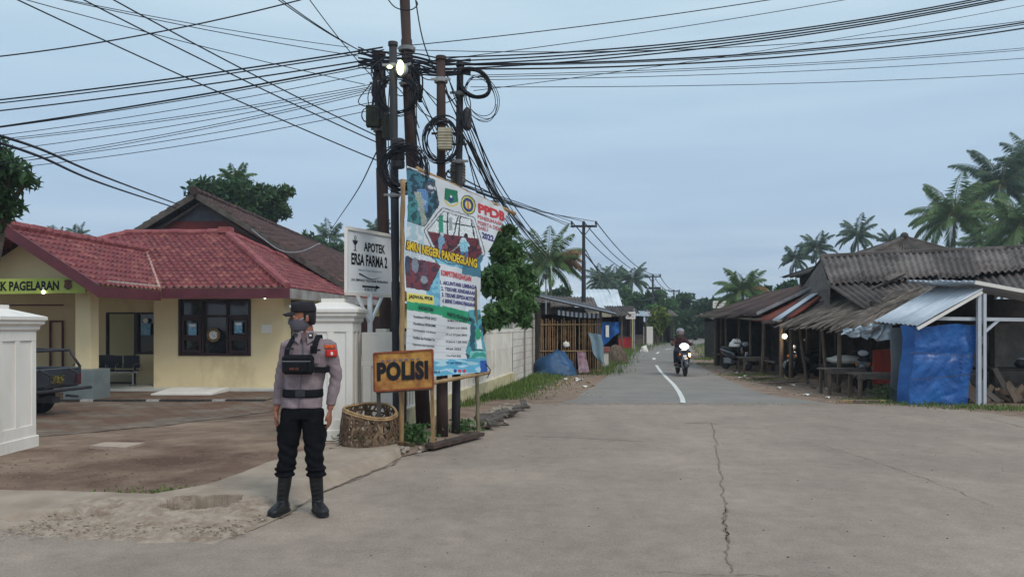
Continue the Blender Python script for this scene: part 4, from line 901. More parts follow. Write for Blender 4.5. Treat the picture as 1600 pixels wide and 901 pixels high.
# ================================================================ BANNER
BA, BB = Vector((-1.42, 10.0, 0)), Vector((-.49, 11.3, 0))
bdir = (BB-BA).normalized(); bn = Vector((bdir.y, -bdir.x, 0))      # towards the road
def bplane(x, y, off=0):
    k = (x-CX)/F; d_ = BB-BA     # BA.x + d.x t = k (BA.y + d.y t)
    t = (k*BA.y - BA.x)/(d_.x - k*d_.y); Y = BA.y + d_.y*t
    return px(x, y, Y) + bn*off
def bw_off(x, y):
    a = math.sin((x*.7+y)*.035)*.018 + .03*abs(nz3(x*.03+y*.012, y*.02-x*.01, 11)) + math.sin((x-.8*y)*.06)*.010*smooth(690, 740, x) + .02*nz3(x*.02, y*.012, 4) + .008*nz3(x*.09, y*.03, 7)
    if x > 745 and y < 415: a -= .10*((x-745)/58)**2
    a += .02*math.sin((x*.9 - y*.35)*.11)*smooth(400, 440, y)*smooth(680, 730, x)
    return a
def bp(x, y, off=0): return bplane(x, y, bw_off(x, y)+off)
def Lf(t): return 636-3*t, 259+333*t
def Rf(t):
    y = 328+252*t; x = 803-(y-328)*.655 if y < 412 else 748+(y-412)*.0715
    return x, y
poly = lambda pts: (lambda x, y: inside(pts, x, y))
mainhex = [(693,329),(738,343),(751,396),(737,411),(700,408),(686,400),(668,360)]
ulhex = [(640,262),(678,281),(687,320),(664,354),(634,346),(634,262)]
llhex = [(634,385),(672,395),(688,416),(668,455),(634,449)]
def near(pts, x, y, w_):
    for (x1,y1),(x2,y2) in zip(pts, pts[1:]+pts[:1]):
        dx, dy = x2-x1, y2-y1; t = max(0, min(1, ((x-x1)*dx+(y-y1)*dy)/(dx*dx+dy*dy+1e-9)))
        if math.hypot(x-x1-dx*t, y-y1-dy*t) < w_: return True
    return False
def bcol(x, y):
    X0, Y0 = x, y
    x = x+.9*nz3(X0*.22, Y0*.22, 8)+.5*nz3(X0*.7, Y0*.7, 3); y = y+.9*nz3(X0*.22, Y0*.22, 14)+.5*nz3(X0*.7, Y0*.7, 6)
    c = bcol0(x, y, X0, Y0)
    if inside(mainhex, x, y) or inside(ulhex, x, y) or inside(llhex, x, y): k = 1+.55*nz3(X0*.5, Y0*.5, 21)+.35*nz3(X0*1.3, Y0*1.3, 2); c = tuple(min(.9, q*k) for q in c)
    return c
def bcol0(x, y, X0, Y0):
    g = lambda r, gg, b: lin(r, gg, b)[:3]
    n = nz3(x*.12, y*.12, 1); c = g(206, 210, 214)
    if inside(mainhex, x, y):
        fl = 366 + (x-700)*.16
        if y < fl:          # bright workshop windows between dark mullions
            c = g(212, 218, 220)
            if abs(y-(347+(x-700)*.2)) < 1.0 or any(abs(x-q-(y-350)*w_) < 1.0 for q, w_ in ((713, -.25), (718, -.1), (736, .1), (700, 0))): c = g(48, 52, 56)
            if 686 < x < 693 and y > 336: c = g(52, 138, 116)
            if 702 < x < 707 and 340 < y < 360: c = g(150, 158, 164)
        else: c = g(104, 44, 54) if n > -.05 else (g(58, 36, 46) if n > -.3 else g(138, 70, 76))
        if abs((y-388)-(x-710)*.5) < 1.3 and 698 < x < 716: c = g(40, 32, 38)
        if abs((y-392)+(x-706)*.8) < 1.0 and 700 < x < 716: c = g(150, 150, 156)
        if ((x-690)/5)**2+((y-376)/8)**2 < 1 or (686 < x < 691 and 376 < y < 396): c = g(120, 158, 186)
        if ((x-691)/3)**2+((y-366)/3.4)**2 < 1: c = g(176, 186, 196)
        if ((x-723)/5.5)**2+((y-381)/10)**2 < 1 or abs((y-378)+abs(x-723)*-.7) < 1.8 and abs(x-723) < 9: c = g(176, 208, 216)
        if 719 < x < 730 and 378 < y < 394: c = g(134, 186, 206)
        if (719 < x < 723.5 or 725 < x < 729) and 393 < y < 409: c = g(66, 108, 150)
        if ((x-727)/3)**2+((y-368)/3.4)**2 < 1: c = g(40, 32, 34)
        if near(mainhex, x, y, 1.2): c = g(84, 82, 84)
    elif near(mainhex, x, y, 4.5) and not near(mainhex, x, y, 3.2): c = g(70, 68, 72)
    elif inside(ulhex, x, y):
        c = g(60, 112, 128) if n > 0 else g(36, 58, 74)
        if x < 655 and y > 310: c = g(66, 130, 132) if n > -.1 else g(44, 80, 90)
        if 650 < x < 668 and 296 < y < 330: c = g(92, 130, 178) if n > -.2 else g(150, 170, 196)
        if ((x-672)/9)**2+((y-293)/9)**2 < 1: c = g(196, 200, 206) if n > 0 else g(70, 80, 96)
        if abs((x-650)-(y-300)*.28) < 5 and y > 300: c = g(150, 160, 150)
        if near(ulhex, x, y, 1.2): c = g(70, 68, 72)
    elif inside(llhex, x, y):
        c = g(190, 200, 206) if y < 402 + (x-640)*.2 else (g(110, 52, 62) if n > -.1 else g(70, 44, 58))
        if ((x-638)/5)**2+((y-412)/13)**2 < 1: c = g(62, 70, 92)
        if ((x-650)/5)**2+((y-414)/12)**2 < 1: c = g(120, 128, 140)
        if ((x-664)/4)**2+((y-424)/14)**2 < 1: c = g(96, 66, 80)
        if y > 430 and ((x-662)/6)**2+((y-437)/6)**2 < 1: c = g(130, 142, 150)
        if near(llhex, x, y, 1.2): c = g(60, 58, 62)
    elif y > 344 and x < 664 and y < 392: c = g(208, 214, 218) if n > .1 else g(170, 196, 206)
    else:
        if 664 < x < 752 and 398 < y < 492:
            c = g(96, 160, 190) if n > .0 else g(128, 186, 206)
            if x > 686 and (y-418) > (x-690)*.25 - 6 and (y-480) < (x-690)*.15: c = g(208, 212, 216)
            if x > 722 and y < 428+(x-722)*.2: c = g(70, 120, 140)
    # table part
    gy = (x-635)*.42
    if x < 690:
        hl = 470 + (x-635)*.16
        if 457+(x-635)*.12 < y < 471+(x-635)*.12 and x < 676: c = g(220, 208, 110)
        elif y > hl: c = g(46, 150, 108) if y < hl+14 else g(210, 212, 214)
    hr = 477+(x-690)*.26
    if x >= 690 and y > hr: c = g(46, 150, 108) if y < hr+18 else g(210, 212, 214)
    if y > 486+(x-635)*.25 and y < 566:
        for k in range(8):
            yy = 502 + k*11.2 + (x-635)*(.12-.014*k)
            if abs(Y0-yy) < .4 and x < 733: c = g(176, 178, 182)
    if x > 724+max(0, 520-y)*.12 and y > 484:
        if x > 731 + max(0, 520-y)*.12 + 3*math.sin(y*.1): c = g(76, 150, 160) if n > -.05 else g(44, 84, 100)
        if 744 < x < 752 and 515 < y < 545: c = g(214, 218, 220)
        if ((x-747)/5)**2+((y-522)/9)**2 < 1: c = g(52, 150, 110)
        if y > 548 and x > 733: c = g(60, 150, 140) if n > 0 else g(120, 190, 180)
    if y > 563-(x-635)*.03: c = g(96, 168, 200) if nz3(x*.05, y*.2) > -.1 else g(170, 206, 220)
    if y > 563 and x > 748: c = g(40, 84, 160)
    # emblems, drawn flat
    x, y = X0, Y0; ex, ey = x-704.5, y-308-(x-704)*.2
    if abs(ex) < 10.5 and -12 < ey < 10-abs(ex)*.45: c = g(30, 118, 88) if abs(ex) < 9 else g(24, 74, 60)
    if ex*ex+(ey-3)**2 < 18: c = g(40, 60, 110)
    if ex*ex+(ey+1)**2 < 4: c = g(220, 220, 220)
    if 10 < math.hypot(ex, ey-2) < 12.5 and ey > 6: c = g(206, 190, 90)
    ex, ey = x-732, y-320-(x-732)*.15; rr = math.hypot(ex, ey*.85)
    if rr < 13: c = g(40, 44, 70)
    if rr < 11.6: c = g(196, 192, 90)
    if rr < 9.4: c = g(38, 54, 116)
    if rr < 5.5: c = g(206, 196, 110) if abs(ex) > 1.4 else g(190, 90, 60)
    if abs((x-765)-( 388-y)*1.15) < 1.6 and 374 < y < 388: c = g(60, 56, 120)
    return c
bnr = thing('banner', 'torn school enrolment banner on a bamboo frame with photographs and a timetable', 'banner', (-1.0, 10.6, 1.0))
NUb, NVb = 210, 400; vs = []; cols = []
for j in range(NVb+1):
    t = j/NVb; l, r = Lf(t), Rf(t)
    for i in range(NUb+1):
        s = i/NUb; x = l[0]*(1-s)+r[0]*s; y = l[1]*(1-s)+r[1]*s; vs.append(bp(x, y)); cols.append(bcol(x, y))
mb = MB(); W = NUb+1; mb.add(vs, [(j*W+i, (j+1)*W+i, (j+1)*W+i+1, j*W+i+1) for j in range(NVb) for i in range(NUb)])
cloth = mb.build('printed_sheet', mat('banner_print', (1,1,1,1), vcol=True, rough=.45, spec=.4), bnr, smooth_=True, cols=cols)
def btext(s, x0, y0, x1, y1, h, m, name='lettering', bold=.02, off=.006):   # baseline from (x0,y0) to (x1,y1), height h px
    mb = MB(); put_text(mb, s, lambda u, v: bp(x0+(x1-x0)*u, y0+(y1-y0)*u - h*v, off), bold); return mb.build(name, m, cloth)
tm = lambda n, r, g, b: mat(n, lin(r, g, b), None, 3, .6)
RED, PUR, YEL, INK, PINK, OUT = tm('red_print', 206, 62, 70), tm('purple_print', 70, 62, 128), tm('yellow_print', 226, 190, 60), tm('dark_print', 40, 44, 60), tm('pink_print', 204, 110, 118), tm('outline_print', 66, 54, 30)
btext('PPDB', 749, 332, 794, 346, 15, RED, bold=.05)
btext('PENERIMAAN', 747, 341, 789, 353, 6, PINK); btext('PESERTA DIDIK', 746, 350, 788, 362, 6, PINK); btext('BARU', 745, 358, 763, 362, 6, PINK)
btext('2022', 751, 372, 771, 378, 10, PUR, bold=.04)
btext('SMKN NEGERI PANDEGLANG', 635, 390, 744, 420, 16, OUT, bold=.09, off=.005); btext('SMKN NEGERI PANDEGLANG', 636, 389.5, 743, 419, 14, YEL, bold=.045, off=.010)
btext('KOMPETENSI KEAHLIAN', 688, 430, 736, 440, 9, RED, bold=.03)
for i, s in enumerate(('1. AKUNTANSI LEMBAGA', '2. TEKNIK KENDARAAN', '3. TEKNIK SEPEDA MOTOR', '4. BISNIS DARING PEMASARAN')):
    btext(s, 686+i, 444+i*9.5, 745, 452+i*9.3, 6.2, PUR, bold=.03)
btext('JADWAL PPDB', 637, 467, 673, 471, 7, INK, bold=.03)
btext('KEGIATAN', 652, 483, 675, 487, 6, INK); btext('WAKTU PELAKSANAAN', 697, 493, 736, 503, 6, INK)
for i, (a, b) in enumerate((('Sosialisasi PPDB 2022', '20 Mei s.d. Juni 2022'), ('Pendaftaran PPDB/SMK', '13 Juni s.d. 2022'), ('Uji Kompetensi, Tes Khusus', '17 s.d. 21 Juni 2022'), ('Verifikasi dan Penilaian Tes', '27 Juni s.d. 1 Juli 2022'), ('Pengumuman Hasil Seleksi PPDB', '04 Juli 2022'), ('Daftar Ulang', '5 s.d. 07 Juli 2022'), ('Awal Masuk', '11 Juli 2022'))):
    y = 496+i*10.9; btext(a, 644 if i < 5 else 652, y, 680, y+4, 4, INK, bold=.015); btext(b, 699, y+7, 729 if i < 4 else 722, y+8, 4, INK, bold=.015)
btext('www.smkn.sch.id', 662, 583, 688, 582, 3.5, INK)
for k, (x, m_) in enumerate(((711, tm('blue_dot', 40, 70, 150)), (718, RED), (725, RED))):
    p = [bp(x+2.6*math.cos(a*math.pi/5), 579-2.6*math.sin(a*math.pi/5), .007) for a in range(10)]; MB().add(p, [tuple(range(10))]).build('round_icon', m_, cloth)
# bamboo frame
def bam(mb, a, b, r, nodes=6):
    a, b = Vector(a), Vector(b); P = []; Q = []
    for i in range(nodes*3+1):
        P.append(a.lerp(b, i/(nodes*3))+Vector((nz3(i*.5, r, a.x)*.01, 0, 0))); Q.append(r*(1.18 if i % 3 == 0 else 1.0)*(1-.15*i/(nodes*3)))
    mb.tube(P, Q, 8)
for nm, a, b, r in (('bamboo_post', (-1.44, 9.98, -.05), bplane(632, 280, -.03), .034), ('bamboo_post', (-.50, 11.33, -.05), bplane(744, 398, -.03), .028),
                    ('bamboo_rail', bplane(652, 264, -.01), bplane(812, 333, -.10), .034), ('bamboo_rail', bplane(628, 606, .0), bplane(764, 582, .0), .028)):
    mb = MB(); bam(mb, a, b, r, 9); mb.build(nm, M['bamboo'] if nm != 'bamboo_post' or a[0] < -1 else mat('grey_bamboo', lin(128,120,96), lin(96,88,70), 5, .8, .3, 40, stretch=(3,3,.6)), bnr, smooth_=True)
MB().tube([bplane(757, 568, .03), bplane(764, 578, .03), bplane(760, 590, .02)], .007, 5).build('tie_wire', M['cable'], bnr)

# ---- pharmacy sign on a white post
ph = thing('pharmacy_sign', 'white pharmacy board with black lettering and an arrow on a forked white post', 'sign', (px(578, 0, 11.15).x, 11.15, 0))
pw = mat('sign_white', lin(236,238,240), lin(226,230,234), 2, .5)
SA, SB = px(541, 357, 10.62), px(612, 371, 11.62)     # top-left, top-right corners
zb = lambda u: 0
def sp(u, v, off=0):      # u right, v down, board 1.1 wide .9 high
    a = Vector((SA.x, SA.y, 2.935)); b = Vector((SB.x, SB.y, 2.935)); d = b-a; n = Vector((d.y, -d.x, 0)).normalized()
    p = a + d*u + n*off; p.z = 2.935 - v*.885; return p
mb = MB(); mb.add([sp(0,0), sp(1,0), sp(1,1), sp(0,1), sp(0,0,-.03), sp(1,0,-.03), sp(1,1,-.03), sp(0,1,-.03)], [(0,3,2,1),(4,5,6,7),(0,1,5,4),(1,2,6,5),(2,3,7,6),(3,0,4,7)]); mb.build('board', pw, ph)
mb = MB()
for a, b in ((sp(-.01, -.015), sp(1.01, -.015)), (sp(-.01, 1.01), sp(1.01, 1.01)), (sp(0, 0), sp(0, 1)), (sp(1, 0), sp(1, 1))): mb.bar(a, b, .045, .045)
mb.build('frame', M['white'], ph)
c = sp(.5, 1); mb = MB(); mb.bar((c.x, c.y+.0, 0), (c.x, c.y, 2.06), .062); mb.build('post', pw, ph)
mb = MB(); mb.bar((c.x, c.y, 1.62), sp(.22, 1.01), .035); mb.bar((c.x, c.y, 1.62), sp(.78, 1.01), .035); mb.build('fork', pw, ph)
def ptext(s, u0, v0, u1, h, bold=.02, m=M['ink']): put_text(MB_, s, lambda a, b: sp(u0+(u1-u0)*a, v0-h*b, .004), bold)
MB_ = MB(); ptext('APOTEK', .36, .31, .84, .15, .03); MB_.build('lettering', M['ink'], ph)
MB_ = MB(); ptext('ERSA FARMA 2', .10, .55, .89, .19, .035); MB_.build('lettering', M['ink'], ph)
MB_ = MB(); ptext('Melayani Dengan Sepenuh Hati', .25, .645, .76, .045, .0); MB_.build('lettering', mat('grey_ink', lin(140,146,156), None, 3, .7), ph)
MB_ = MB(); ptext('JLN. SIMPANG TIGA PASAR PAGELARAN', .10, .815, .90, .05, .02); MB_.build('lettering', M['ink'], ph)
MB_ = MB(); ptext('HP. 0812 1011 1998', .38, .95, .64, .045, .02); MB_.build('lettering', M['ink'], ph)
mb = MB(); mb.add([sp(u, v, .004) for u, v in ((.33,.865),(.63,.865),(.63,.845),(.73,.88),(.63,.915),(.63,.895),(.33,.895))], [tuple(range(7))]); mb.build('arrow', M['ink'], ph)
mb = MB(); up = [(.26+.48*i/14, .70-.03*math.sin(i/14*6.28*.8+1.9)+.03*i/14) for i in range(15)]; th_ = [.026*(1-i/15) for i in range(15)]
mb.add([sp(u, v-.0, .004) for u, v in up] + [sp(u, v+t, .004) for (u, v), t in zip(up, th_)], [(i, 15+i, 16+i, i+1) for i in range(14)]); mb.build('swoosh', M['ink'], ph)
mb = MB(); q = [(.12, .18), (.24, .18), (.21, .235), (.19, .25), (.19, .33), (.22, .345), (.14, .345), (.17, .33), (.17, .25), (.15, .235)]
mb.add([sp(u, v-.02, .004) for u, v in q], [(0, 9, 8, 7, 6, 5, 4, 3, 2, 1)]); mb.tube([sp(.18+.018*math.cos(a), .12+.03*math.sin(a), .006) for a in np.linspace(0, 6, 10)], .004, 4); mb.build('cup_symbol', M['ink'], ph)

# ---- rusty POLISI plate
po = thing('police_sign', 'rusty yellow metal plate with black stencilled lettering on wooden legs', 'sign', (-1.45, 9.85, 0))
PA = [px(584, 552, 9.75), px(676, 546, 9.85), px(677, 605, 9.85), px(585, 611, 9.75)]
def pp(u, v, off=0):
    p = PA[0]*(1-u)*(1-v)+PA[1]*u*(1-v)+PA[2]*u*v+PA[3]*(1-u)*v; return p + Vector((0, -off, 0))
rp = mat('rusty_yellow_plate', lin(196,152,76), lin(168,116,58), 7, .6, .3, 40, c3=lin(124,66,44), contrast3=(.5, .66))
MB().grid(lambda u, v: pp(u, v, .004*math.sin(u*9)), 20, 6, .006).build('plate', rp, po)
mb = MB(); rr_ = mat('rust_edge', lin(122,62,44), lin(150,84,52), 12, .8)
for a, b in (((0,0),(1,0)), ((0,1),(1,1)), ((0,0),(0,1)), ((1,0),(1,1))): mb.bar(pp(*a, .002), pp(*b, .002), .022, .022)
mb.build('rim', rr_, po)
mb = MB(); put_text(mb, 'POLISI', lambda a, b: pp(.05+.87*a, .74-.50*b+.03*a, .012), .055, 1.08); mb.build('stencil', M['ink'], po)
mb = MB()
for i in range(7):      # ragged blue overspray of an older stencil
    x = .12+.1*i; mb.add([pp(x, .2, .010), pp(x+.05+.02*(i % 2), .19, .010), pp(x+.06, .235, .010), pp(x+.01, .245, .010)], [(0, 3, 2, 1)])
mb.build('old_paint_marks', mat('faded_blue_paint', lin(84,92,130), lin(150,116,80), 40, .7, mixpos=(.45, .6)), po)
mb = MB()
for a, b, w_ in (((-1.02, 9.96, 0), pp(.97, .5, -.03), .045), ):
    mb.bar(a, b, w_)
mb.build('leg', M['bamboo'], po)
mb = MB(); mb.bar((-1.72, 9.97, 0), pp(.06, .5, -.04), .045); mb.build('leg', M['greywood'], po)
mb = MB(); mb.bar(pp(.02, 1.02, -.03), pp(.98, 1.02, -.03), .05, .04); mb.build('crosspiece', M['greywood'], po)
pst = thing('short_post', 'thin black pipe standing between the slim pole and the rusty plate leg', 'post', (px(633, 0, 10.9).x, 10.9, 0)); MB().tube([(px(633,0,10.9).x, 10.9, 0), (px(633,0,10.9).x, 10.9, 1.3)], .02, 8).build('pipe', M['blackpole'], pst); MB().tube([(px(633,0,10.9).x, 10.9, 1.3), (px(633,0,10.9).x, 10.9, 1.33)], .026, 8).build('pipe_cap', M['steel'], pst)

# ---- basket
bk = thing('wicker_basket', 'large tattered brown wicker basket leaning against the gate pillar', 'basket', (-1.9, 9.72, .07))
wick = mat('wicker', lin(122,98,76), lin(84,66,52), 8, .8, .4, 60, island=.35, c3=lin(160,140,112))
Bm = Matrix.Translation((-1.84, 9.78, .09)) @ Matrix.Rotation(R(9), 4, 'X') @ Matrix.Rotation(R(6), 4, 'Y')
def bkp(a, z, dr=0):
    r = .30 + .03*math.sin(z*5) + dr - .0*z + (.06*(1-z/.45)) + .012*math.sin(a*3+z*6)
    return Bm @ Vector((r*math.cos(a), r*math.sin(a), z))
mb = MB(); rng = random.Random(5)
def strip(mb, P, w_):
    vs = []
    for i, p in enumerate(P):
        d = (P[min(i+1, len(P)-1)]-P[max(i-1, 0)]).normalized(); c = Vector(Bm.translation) + Vector((0, 0, .2)); nrm = (p-c); nrm.z = 0
        if nrm.length < 1e-6: nrm = Vector((1, 0, 0))
        nrm.normalize(); sd = d.cross(nrm).normalized()*w_/2; vs += [p-sd+nrm*.0, p+sd, p+sd+nrm*.004, p-sd+nrm*.004]
    fs = []
    for i in range(len(P)-1): fs += [(4*i, 4*i+1, 4*i+5, 4*i+4), (4*i+3, 4*i+7, 4*i+6, 4*i+2), (4*i, 4*i+4, 4*i+7, 4*i+3), (4*i+1, 4*i+2, 4*i+6, 4*i+5)]
    mb.add(vs, fs)
for k in range(40):
    for sgn in (1, -1):
        a0 = k/40*6.283+rng.uniform(-.05, .05); rz_ = rng.uniform(.6, 1.6); zt = .45 if rng.random() < .8 else rng.uniform(.2, .4)
        strip(mb, [bkp(a0+sgn*z*rz_+.12*nz3(k, z*4), z, .008*math.sin(z*30+k*3.1)) for z in np.linspace(0, zt, 10)], rng.uniform(.02, .034))
for z in (.06, .15, .24, .34, .41):
    strip(mb, [bkp(a, z+.012*math.sin(a*2+z*9), .012*math.sin(a*13)) for a in np.linspace(0, 6.283, 60)], .026)
for k in range(34):    # broken ends sticking out
    a = rng.uniform(0, 6.28); strip(mb, [bkp(a, .03, 0), bkp(a+.1, .02, .08), bkp(a+rng.uniform(-.2, .2), rng.uniform(-.06, .05), rng.uniform(.12, .3))], .018)
mb.build('woven_side', wick, bk)
mb = MB(); mb.tube([bkp(a, .45+.02*math.sin(a*2), .0) for a in np.linspace(0, 6.283, 40)], .017, 6); mb.tube([bkp(a, .43+.02*math.sin(a*2), .012) for a in np.linspace(0, 6.283, 40)], .012, 6); mb.build('rim', M['bamboo'], bk, smooth_=True)
MB().lathe((-1.84, 9.78, .075), [(0, 0), (.3, 0), (.3, .02), (0, .02)], 16).build('bottom', M['oldwood'], bk)

# ---- rubble and plants by the poles
rbm = mat('rubble', lin(160,150,138), lin(118,106,96), 8, .95, .8, 30, island=.3, bdist=.02)
rng = random.Random(9)
def rock(c, s, seed):
    mb = MB().sphere((0, 0, 0), 1, 8, 6); r = random.Random(seed); sc = Vector((s*r.uniform(.8, 1.4), s*r.uniform(.7, 1.2), s*r.uniform(.4, .8))); q = Matrix.Rotation(r.uniform(0, 6), 3, 'Z') @ Matrix.Rotation(r.uniform(-.5, .5), 3, 'X')
    mb.v = [tuple(q @ Vector((v[0]*sc.x, v[1]*sc.y, v[2]*sc.z))*(1+.35*nz3(v[0]*1.6+seed, v[1]*1.6, v[2]*1.6)) + Vector(c)) for v in mb.v]; return mb
for k in range(70):
    t = rng.random(); y = 11.7+3.6*t; x = -.66+.25*(y-11.9)+rng.gauss(0, .16); s = rng.uniform(.03, .11)
    o = rock((x, y, .03+s*.25), s, k).build('rubble_stone', rbm, loc=(x, y, 0)); tag(o, 'broken grey stone lying in the rubble along the road edge below the fence', 'stone', 'rubble stones along the fence foot')
for k in range(12):
    y = 11.9+2.8*rng.random(); x = -.5+.24*(y-11.9)+rng.gauss(0, .12); a = rng.uniform(-.6, .6)+1.2; L2 = rng.uniform(.25, .55); dv = Vector((math.cos(a), math.sin(a), rng.uniform(-.1, .15)))*L2
    o = MB().bar(Vector((x, y, .12))-dv*.5, Vector((x, y, .12+.04*rng.random()))+dv*.5, .12, .02).build('broken_board', M['greywood'], loc=(x, y, .1)); tag(o, 'broken grey board lying on the rubble beside the road', 'board', 'broken boards on the rubble')
mb = MB(); mb.bar((-1.05, 9.75, .06), (-.45, 10.9, .06), .14, .05); o = mb.build('kerb_plank', mat('charred_plank', lin(84,68,60), lin(56,46,44), 8, .9, .5, 30), loc=(-.9, 10, 0)); tag(o, 'dark plank lying along the road edge under the banner', 'plank')
for k in range(9):
    x, y = rng.uniform(-1.6, -1.1), rng.uniform(9.4, 9.8); s = .03+.03*rng.random(); o = rock((x, y, .05), s, 90+k).build('rubble_stone', rbm, loc=(x, y, 0)); tag(o, 'small stone by the foot of the basket and bamboo post', 'stone', 'small stones at the basket')
# ================================================================ TREES
def leafmesh(name, m, P, A, B_, parent=None, loc=None, fold=.25, **tg):
    """P centres (n,3), A long half-axes, B_ short half-axes: folded leaf made of two triangles pairs"""
    n = len(P); nr = np.cross(A, B_); nr /= (np.linalg.norm(nr, axis=1, keepdims=True)+1e-9); bl = np.linalg.norm(B_, axis=1, keepdims=True)
    v = np.empty((n, 4, 3)); v[:, 0] = P-A; v[:, 1] = P+B_+nr*bl*fold; v[:, 2] = P+A; v[:, 3] = P-B_+nr*bl*fold
    o_ = np.array(loc if loc is not None else (WL[parent] if parent else (0, 0, 0)), dtype=float)
    v = (v.reshape(-1, 3)-o_).astype(np.float32); me = bpy.data.meshes.new(name)
    idx = np.arange(n)[:, None]*4; tri = np.concatenate([idx+np.array([[0, 1, 2]]), idx+np.array([[0, 2, 3]])], axis=1).reshape(-1)
    me.vertices.add(len(v)); me.vertices.foreach_set('co', v.ravel()); me.loops.add(len(tri)); me.loops.foreach_set('vertex_index', tri.astype(np.int32))
    me.polygons.add(len(tri)//3); me.polygons.foreach_set('loop_start', np.arange(0, len(tri), 3, dtype=np.int32)); me.update(); me.validate(); me.materials.append(m)
    o = bpy.data.objects.new(name, me); COL.objects.link(o)
    if parent: o.parent = parent; WL[o] = WL[parent]
    else: o.location = o_; WL[o] = Vector(o_)
    tag(o, **tg); return o
def crown_pts(rg, blobs, n, thr=.0):
    """leaf positions in the union of lumpy masses, thinned by 3-D noise so that clumps and gaps appear"""
    off = rg.random(3)*50; P = []; D = []; Rm = np.mean([b[3] for b in blobs]); f = 1.5/Rm; f2 = 4.2/Rm; w_ = np.array([b[3]**3 for b in blobs]); w_ = w_/w_.sum(); BB_ = np.array(blobs)
    while len(P) < n:
        k = rg.choice(len(blobs), p=w_); b = BB_[k]; d = rg.normal(size=3); d /= np.linalg.norm(d); r = rg.random()**.45*1.12; q = b[:3]+d*r*b[3]*np.array([1, 1, .85])
        v = mnoise.noise(Vector(q*f+off))+.55*mnoise.noise(Vector(q*f2+off)) - .25*max(0, r-.75)*4
        if v > thr-.22: P.append(q); D.append(d)
    return np.array(P), np.array(D)
def leaves(rg, P, d, size, droop=.3, asp=.4):
    n = len(P); A = rg.normal(size=(n, 3))*.7+d*.6; A[:, 2] -= droop; A /= np.linalg.norm(A, axis=1, keepdims=True); B_ = np.cross(A, rg.normal(size=(n, 3))+np.array([[0, 0, 1.2]])); B_ = np.cross(A, np.cross(A, rg.normal(size=(n, 3))*.6+np.array([[0, 0, 1.]]))) if False else B_
    B_ /= np.linalg.norm(B_, axis=1, keepdims=True); s = size*(.6+.8*rg.random((n, 1))); return A*s*.5, B_*s*.5*asp
def broadleaf(label, base, blobs, n, size, m, name='broadleaf_tree', trunk_r=.18, limbs=True, group=None, cat='tree', seed=0, sub=5, droop=.3, asp=.4, thr=0, trunk=True):
    rg = np.random.default_rng(seed); rp = random.Random(seed); base = Vector(base); t = thing(name, label, cat, base, group=group); B2 = []
    for b in blobs:
        for _ in range(2):
            v = Vector((rp.gauss(0, 1), rp.gauss(0, 1), rp.gauss(0, .8))).normalized()*b[3]*rp.uniform(.5, 1.0); B2.append((b[0]+v.x, b[1]+v.y, b[2]+v.z*.8, b[3]*rp.uniform(.3, .55)))
    P, d = crown_pts(rg, [tuple(q) for q in blobs]+B2, n, thr); A, B_ = leaves(rg, P, d, size, droop, asp); leafmesh('crown', m, P, A, B_, t)
    mb = MB(); c = sum((Vector(b[:3]) for b in blobs), Vector())/len(blobs); fork = base.lerp(Vector((c.x, c.y, max(base.z+.5, c.z-blobs[0][3]*.9))), .9)
    if trunk:
        mb.tube([base-Vector((0,0,.2)), base.lerp(fork, .5)+Vector((rp.uniform(-.1, .1), 0, 0)), fork], [trunk_r*1.2, trunk_r, trunk_r*.75], 8)
    for b in (blobs if limbs else []): e_ = Vector(b[:3]); mb.tube([fork, fork.lerp(e_, .5)+Vector((0, 0, .1)), e_], [trunk_r*.6, trunk_r*.35, trunk_r*.12], 6)
    for b in B2[::2]:
        o_ = min(blobs, key=lambda q: (Vector(q[:3])-Vector(b[:3])).length); mb.tube([Vector(o_[:3]), Vector(b[:3])], [trunk_r*.16, .01], 4)
    mb.build('trunk', M['bark'], t, smooth_=True); return t
def palm_crown(rg, c, L, nf, leaflets, lw, droopf=1.0, spread=1.0, el0=78, az0=0, daz=None):
    P, A, B_ = [], [], []; c = np.array(c); rach = []
    for k in range(nf):
        az = (2*math.pi*(k*.381966)+rg.normal()*.15) if daz is None else az0+daz*k; el = R(el0)-R(105*spread)*(k/nf)+rg.normal()*.08; ln = L*(.8+.3*rg.random()); dh = np.array([math.cos(az), math.sin(az), 0]); pos = c.copy(); pts = [pos.copy()]; ns = 12
        for i in range(ns):
            e2 = el-R(75*droopf)*((i/ns)**1.6)*(0.6+.5*math.cos(max(0, el))); pos = pos+(dh*math.cos(e2)+np.array([0, 0, math.sin(e2)]))*ln/ns; pts.append(pos.copy())
        rach.append([Vector(p) for p in pts]); side = np.array([-math.sin(az), math.cos(az), 0]); pts = np.array(pts)
        for j in range(leaflets):
            t = .12+.88*(j+.5)/leaflets; f = t*ns; i0 = min(int(f), ns-1); p = pts[i0]+(pts[i0+1]-pts[i0])*(f-i0); tg = pts[i0+1]-pts[i0]; tg /= np.linalg.norm(tg); l2 = L*.29*math.sin(math.pi*min(1, t*.85+.12))**.7*(.8+.3*rg.random())
            for sgn in (1, -1):
                dr = side*sgn*.75+tg*.7+np.array([0, 0, -.55-.6*rg.random()*droopf]); dr /= np.linalg.norm(dr); A.append(dr*l2*.5); P.append(p+dr*l2*.5); b = np.cross(dr, np.cross(tg, dr)); b = tg-dr*np.dot(tg, dr); b /= (np.linalg.norm(b)+1e-6); B_.append(b*lw*.5)
    return np.array(P), np.array(A), np.array(B_), rach
